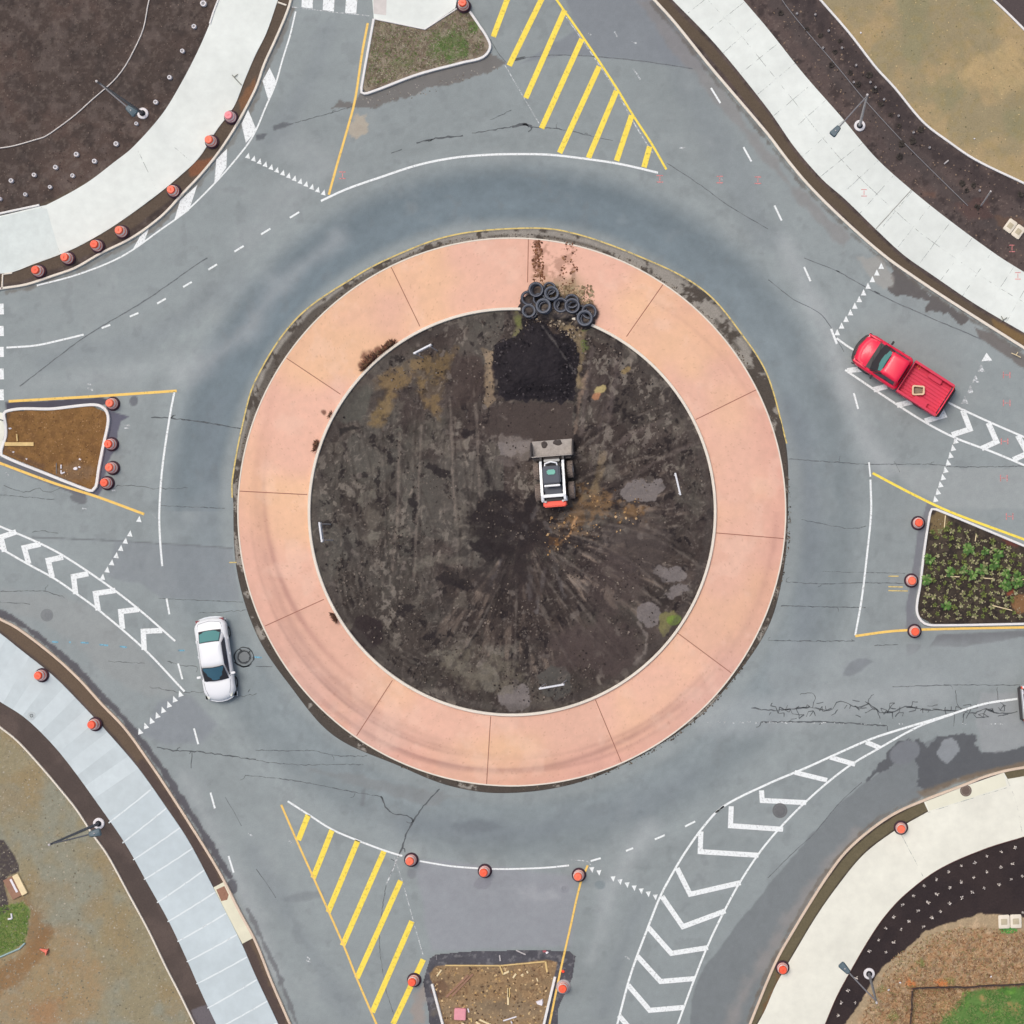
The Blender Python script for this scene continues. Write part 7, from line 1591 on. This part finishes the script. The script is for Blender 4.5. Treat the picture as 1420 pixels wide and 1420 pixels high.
for v, w, m, lab in (((230, 238, 700, 240), .07, M_wood, "long thin form board along the top of the bottom island, left length"), ((705, 240, 1085, 205), .07, M_wood, "long thin form board along the top of the bottom island, right length"),
    ((1090, 205, 1105, 296), .10, M_wood, "short board turned down at the right end of the form boards"), ((700, 245, 728, 315), .08, M_wood, "leaning short stake below the form boards' middle"),
    ((728, 312, 778, 288), .10, M_woodl, "pale block beside the leaning stake in the bottom island"), ((812, 345, 838, 308), .10, M_woodl, "pale block right of the leaning stake in the bottom island"),
    ((160, 330, 200, 275), .08, M_woodl, "short pale stick at the upper left of the bottom island"), ((770, 432, 770, 575), .09, M_woodl, "upright-looking pale board near the middle of the bottom island"),
    ((777, 432, 777, 510), .12, M_wood, "wider piece lying against the pale middle board"), ((728, 712, 842, 676), .07, M_pl_w, "white slat low in the bottom island"), ((525, 702, 620, 745), .09, M_woodl, "pale board at the bottom edge left of the white slat"),
    ((495, 722, 550, 760), .11, M_woodl, "second pale board at the bottom edge, below the first"), ((240, 510, 430, 320), .12, M_woodd, "weathered brown plank lying diagonally, upper of two"), ((290, 500, 470, 310), .10, M_woodd, "weathered brown plank lying diagonally, lower of two"),
    ((425, 605, 435, 640), .07, M_pl_w, "white strip touching the pink block"), ((880, 325, 900, 312), .08, M_woodl, "small block under the right form board"), ((930, 285, 940, 305), .08, M_woodl, "tiny block under the right form board's end"),
    ((838, 108, 920, 146), .06, M_polel, "pale stick lying across the trench at the top right"), ((697, 150, 703, 200), .07, M_polel, "short pale peg in the trench above the form boards"), ((160, 150, 160, 190), .05, M_pole, "grey peg in the trench's top left corner"),
    ((450, 690, 460, 722), .07, M_wood, "short stick right of the pink block"), ((370, 728, 400, 745), .08, M_woodl, "stub of pale wood below the pink block"), ((1015, 345, 1025, 375), .06, M_woodl, "thin chip at the right of the bottom island"), ((795, 715, 805, 735), .06, M_pl_w, "small white chip under the white slat")):
    a = Zs(v[0], v[1]); b = Zs(v[2], v[3]); board_piece(*a, *b, w, .02, lab, m, grp="wood scraps in the unfinished bottom island")
bm = bmesh.new(); box(bm, -.31, .31, -.31, .31, 0, .22); bmesh.ops.bevel(bm, geom=bm.edges[:], offset=.03, segments=2, affect='EDGES'); bm.faces.ensure_lookup_table()
o = bm_obj("foam_block", bm, M_plasticpink, None, 40); o.location = at(*Zs(362, 650), .02); o.rotation_euler.z = -.05; tag(o, "square pink block in the lower left of the bottom island", "block")
t = scrap(*Zs(1042, 556), .26, "lumpy white bag near the right curb of the bottom island", M_pl_w, "plastic_bag", .02)
scrap(*Zs(1238, 290), .13, "small red can by the drum at the bottom island's right side", M_lred, "red_can", .01); scrap(*Zs(1080, 118), .12, "reddish rag in the trench's top right corner", mat("rag", L(176, 96, 104), .9), "rag", .02)
scrap(*Zs(1102, 130), .10, "pale rag beside the reddish one in the trench", M_pl_w, "rag", .02)
t = thing("white_crate", "white and brown crate lid beside the dark patch at the left edge", "crate", at(25, 1228, .10), math.radians(-63))
lb = lambda nm, m, *b_: lbox(nm, m, *b_, bev=.01, parent=t)
lb("lid", M_woodl, (-.58, .58, .04, .36, 0, .16)); lb("base", M_woodd, (-.60, .56, -.52, .02, 0, .10)); lb("slat", M_pl_w, (-.48, .30, -.18, -.06, .102, .13))
t = thing("fallen_cone", "small fallen orange-pink cone on the brown soil, lower left", "cone", at(67, 1319, .16), math.radians(160))
bm = bmesh.new(); lathe(bm, [(0, .42), (.03, .42), (.13, .02), (0, .02)], 16, Matrix.Rotation(math.pi / 2, 4, 'Y')); bm_obj("body", bm, mat("cone_faded", L(228, 120, 100), .6), t, 40)
bm = bmesh.new(); box(bm, -.02, .02, -.17, .17, -.17, .17); bm_obj("base", bm, mat("cone_faded"), t)
t = thing("white_bracket", "small white bent bracket on the green grass at the left edge", "bracket", at(17, 1271, .12))
for q in ((0, 5, 1, -2), (1, -2, -4.5, -3)):
    bm = bmesh.new(); tube(bm, [(q[0] / 26, q[1] / 26, .03), (q[2] / 26, q[3] / 26, .03)], .05, 6); bm_obj("arm", bm, M_pl_w, t)
pipe([(-40, 1341), (0, 1327), (16, 1320), (28, 1315), (36, 1307)], .05, .13, "pale hose at the lower edge of the green grass, left edge", mat("hose", L(150, 176, 176), .6))
# silt fence
t = thing("silt_fence", "low black silt fence turning a corner between straw and green grass, lower right", "fence", at(1264, 1370, .09))
def fence_run(pts, nm):
    bm = bmesh.new(); P = cr(pts, 5); rr = random.Random(3); o0 = Vector(at(1264, 1370, .09)); vs = []
    for px, py in P:
        b_ = Vector(at(px + rr.uniform(-.6, .6), py + rr.uniform(-.5, .5), .09)) - o0
        vs.append([bm.verts.new(b_ + Vector((0, 0, 0))), bm.verts.new(b_ + Vector((.01, .02, .34))), bm.verts.new(b_ + Vector((.04, .05, .34))), bm.verts.new(b_ + Vector((.04, .04, 0)))])
    for A, B in zip(vs, vs[1:]):
        for k in range(4): bm.faces.new((A[k], A[(k + 1) % 4], B[(k + 1) % 4], B[k]))
    bm_obj(nm, bm, mat("silt_fabric", L(74, 62, 62), .9, .15, 4), t)
fence_run([(1264, 1370), (1300, 1368.5), (1340, 1368), (1380, 1365.5), (1420, 1364), (1500, 1361)], "fabric"); fence_run([(1264, 1370), (1263, 1395), (1261, 1420), (1259, 1500)], "fabric")
for px, py in ((1264, 1370), (1312, 1369), (1358, 1366.5), (1405, 1364.5), (1262, 1400)):
    o0 = Vector(at(1264, 1370, .09)); q = Vector(at(px, py, .09)) - o0; bm = bmesh.new(); box(bm, q.x - .03, q.x + .03, q.y - .03, q.y + .03, 0, .5); bm_obj("stake", bm, M_woodd, t)
for px, py, lab in ((1374, 1354, "white flower-like scrap above the silt fence, lower right"), (1248, 1362, "tiny white scrap left of the silt fence corner"), (1232, 1372, "tiny pale scrap near the lower right lamp post"),
                    (1193.5, 46, "pale stone at the left of the tan upper right field"), (1351, 193, "pale stone at the lower right of the tan upper right field")):
    scrap(px, py, .07, lab)
# dead branch on the upper left sidewalk and weeds by the upper right curb
def twig(px, py, segs, lab, m=M_woodd):
    bm = bmesh.new()
    for q in segs: tube(bm, [(q[0] / 26, -q[1] / 26, .03), ((q[0] + q[2]) / 52, -(q[1] + q[3]) / 52, .08), (q[2] / 26, -q[3] / 26, .03)], .022, 6)
    o = bm_obj("twig", bm, m); o.location = at(px, py, .14); return tag(o, lab, "twig")
twig(328, 110, ((-5, -5, 8, 9), (-2, -2, 3, -6)), "bare twig on the upper right end of the upper left sidewalk", mat("twig_grey", L(120, 122, 112), .9))
twig(1392, 446, ((-4, 0, 4, -5), (-1, -1, -4, -7)), "grey twig on the grass strip beside the upper right sidewalk", mat("twig_grey"))
twig(1408, 492, ((-6, -2, 7, 4), (0, 1, 3, -3)), "pale twig on the dirty road edge, upper right", M_woodl)
Ze = lambda a, b: (1270 + a / 9.467, 700 + b / 9.467)
for v, lab in (((385, 140, 370, 310), "pale upright stick in the top corner of the planted right island"), ((375, 938, 570, 945), "pale stick lying level left of centre, planted right island"), ((890, 962, 1010, 970), "short pale stick right of centre, planted right island"),
               ((1000, 1320, 1260, 1385), "long pale stick in the lower right of the planted island"), ((790, 385, 775, 480), "short pale twig near the top of the planted right island"), ((1340, 975, 1420, 980), "pale stick at the right edge of the planted island")):
    a = Ze(v[0], v[1]); b = Ze(v[2], v[3]); board_piece(*a, *b, .05, .14, lab, M_woodl, "stick", h=.03, cat="stick")
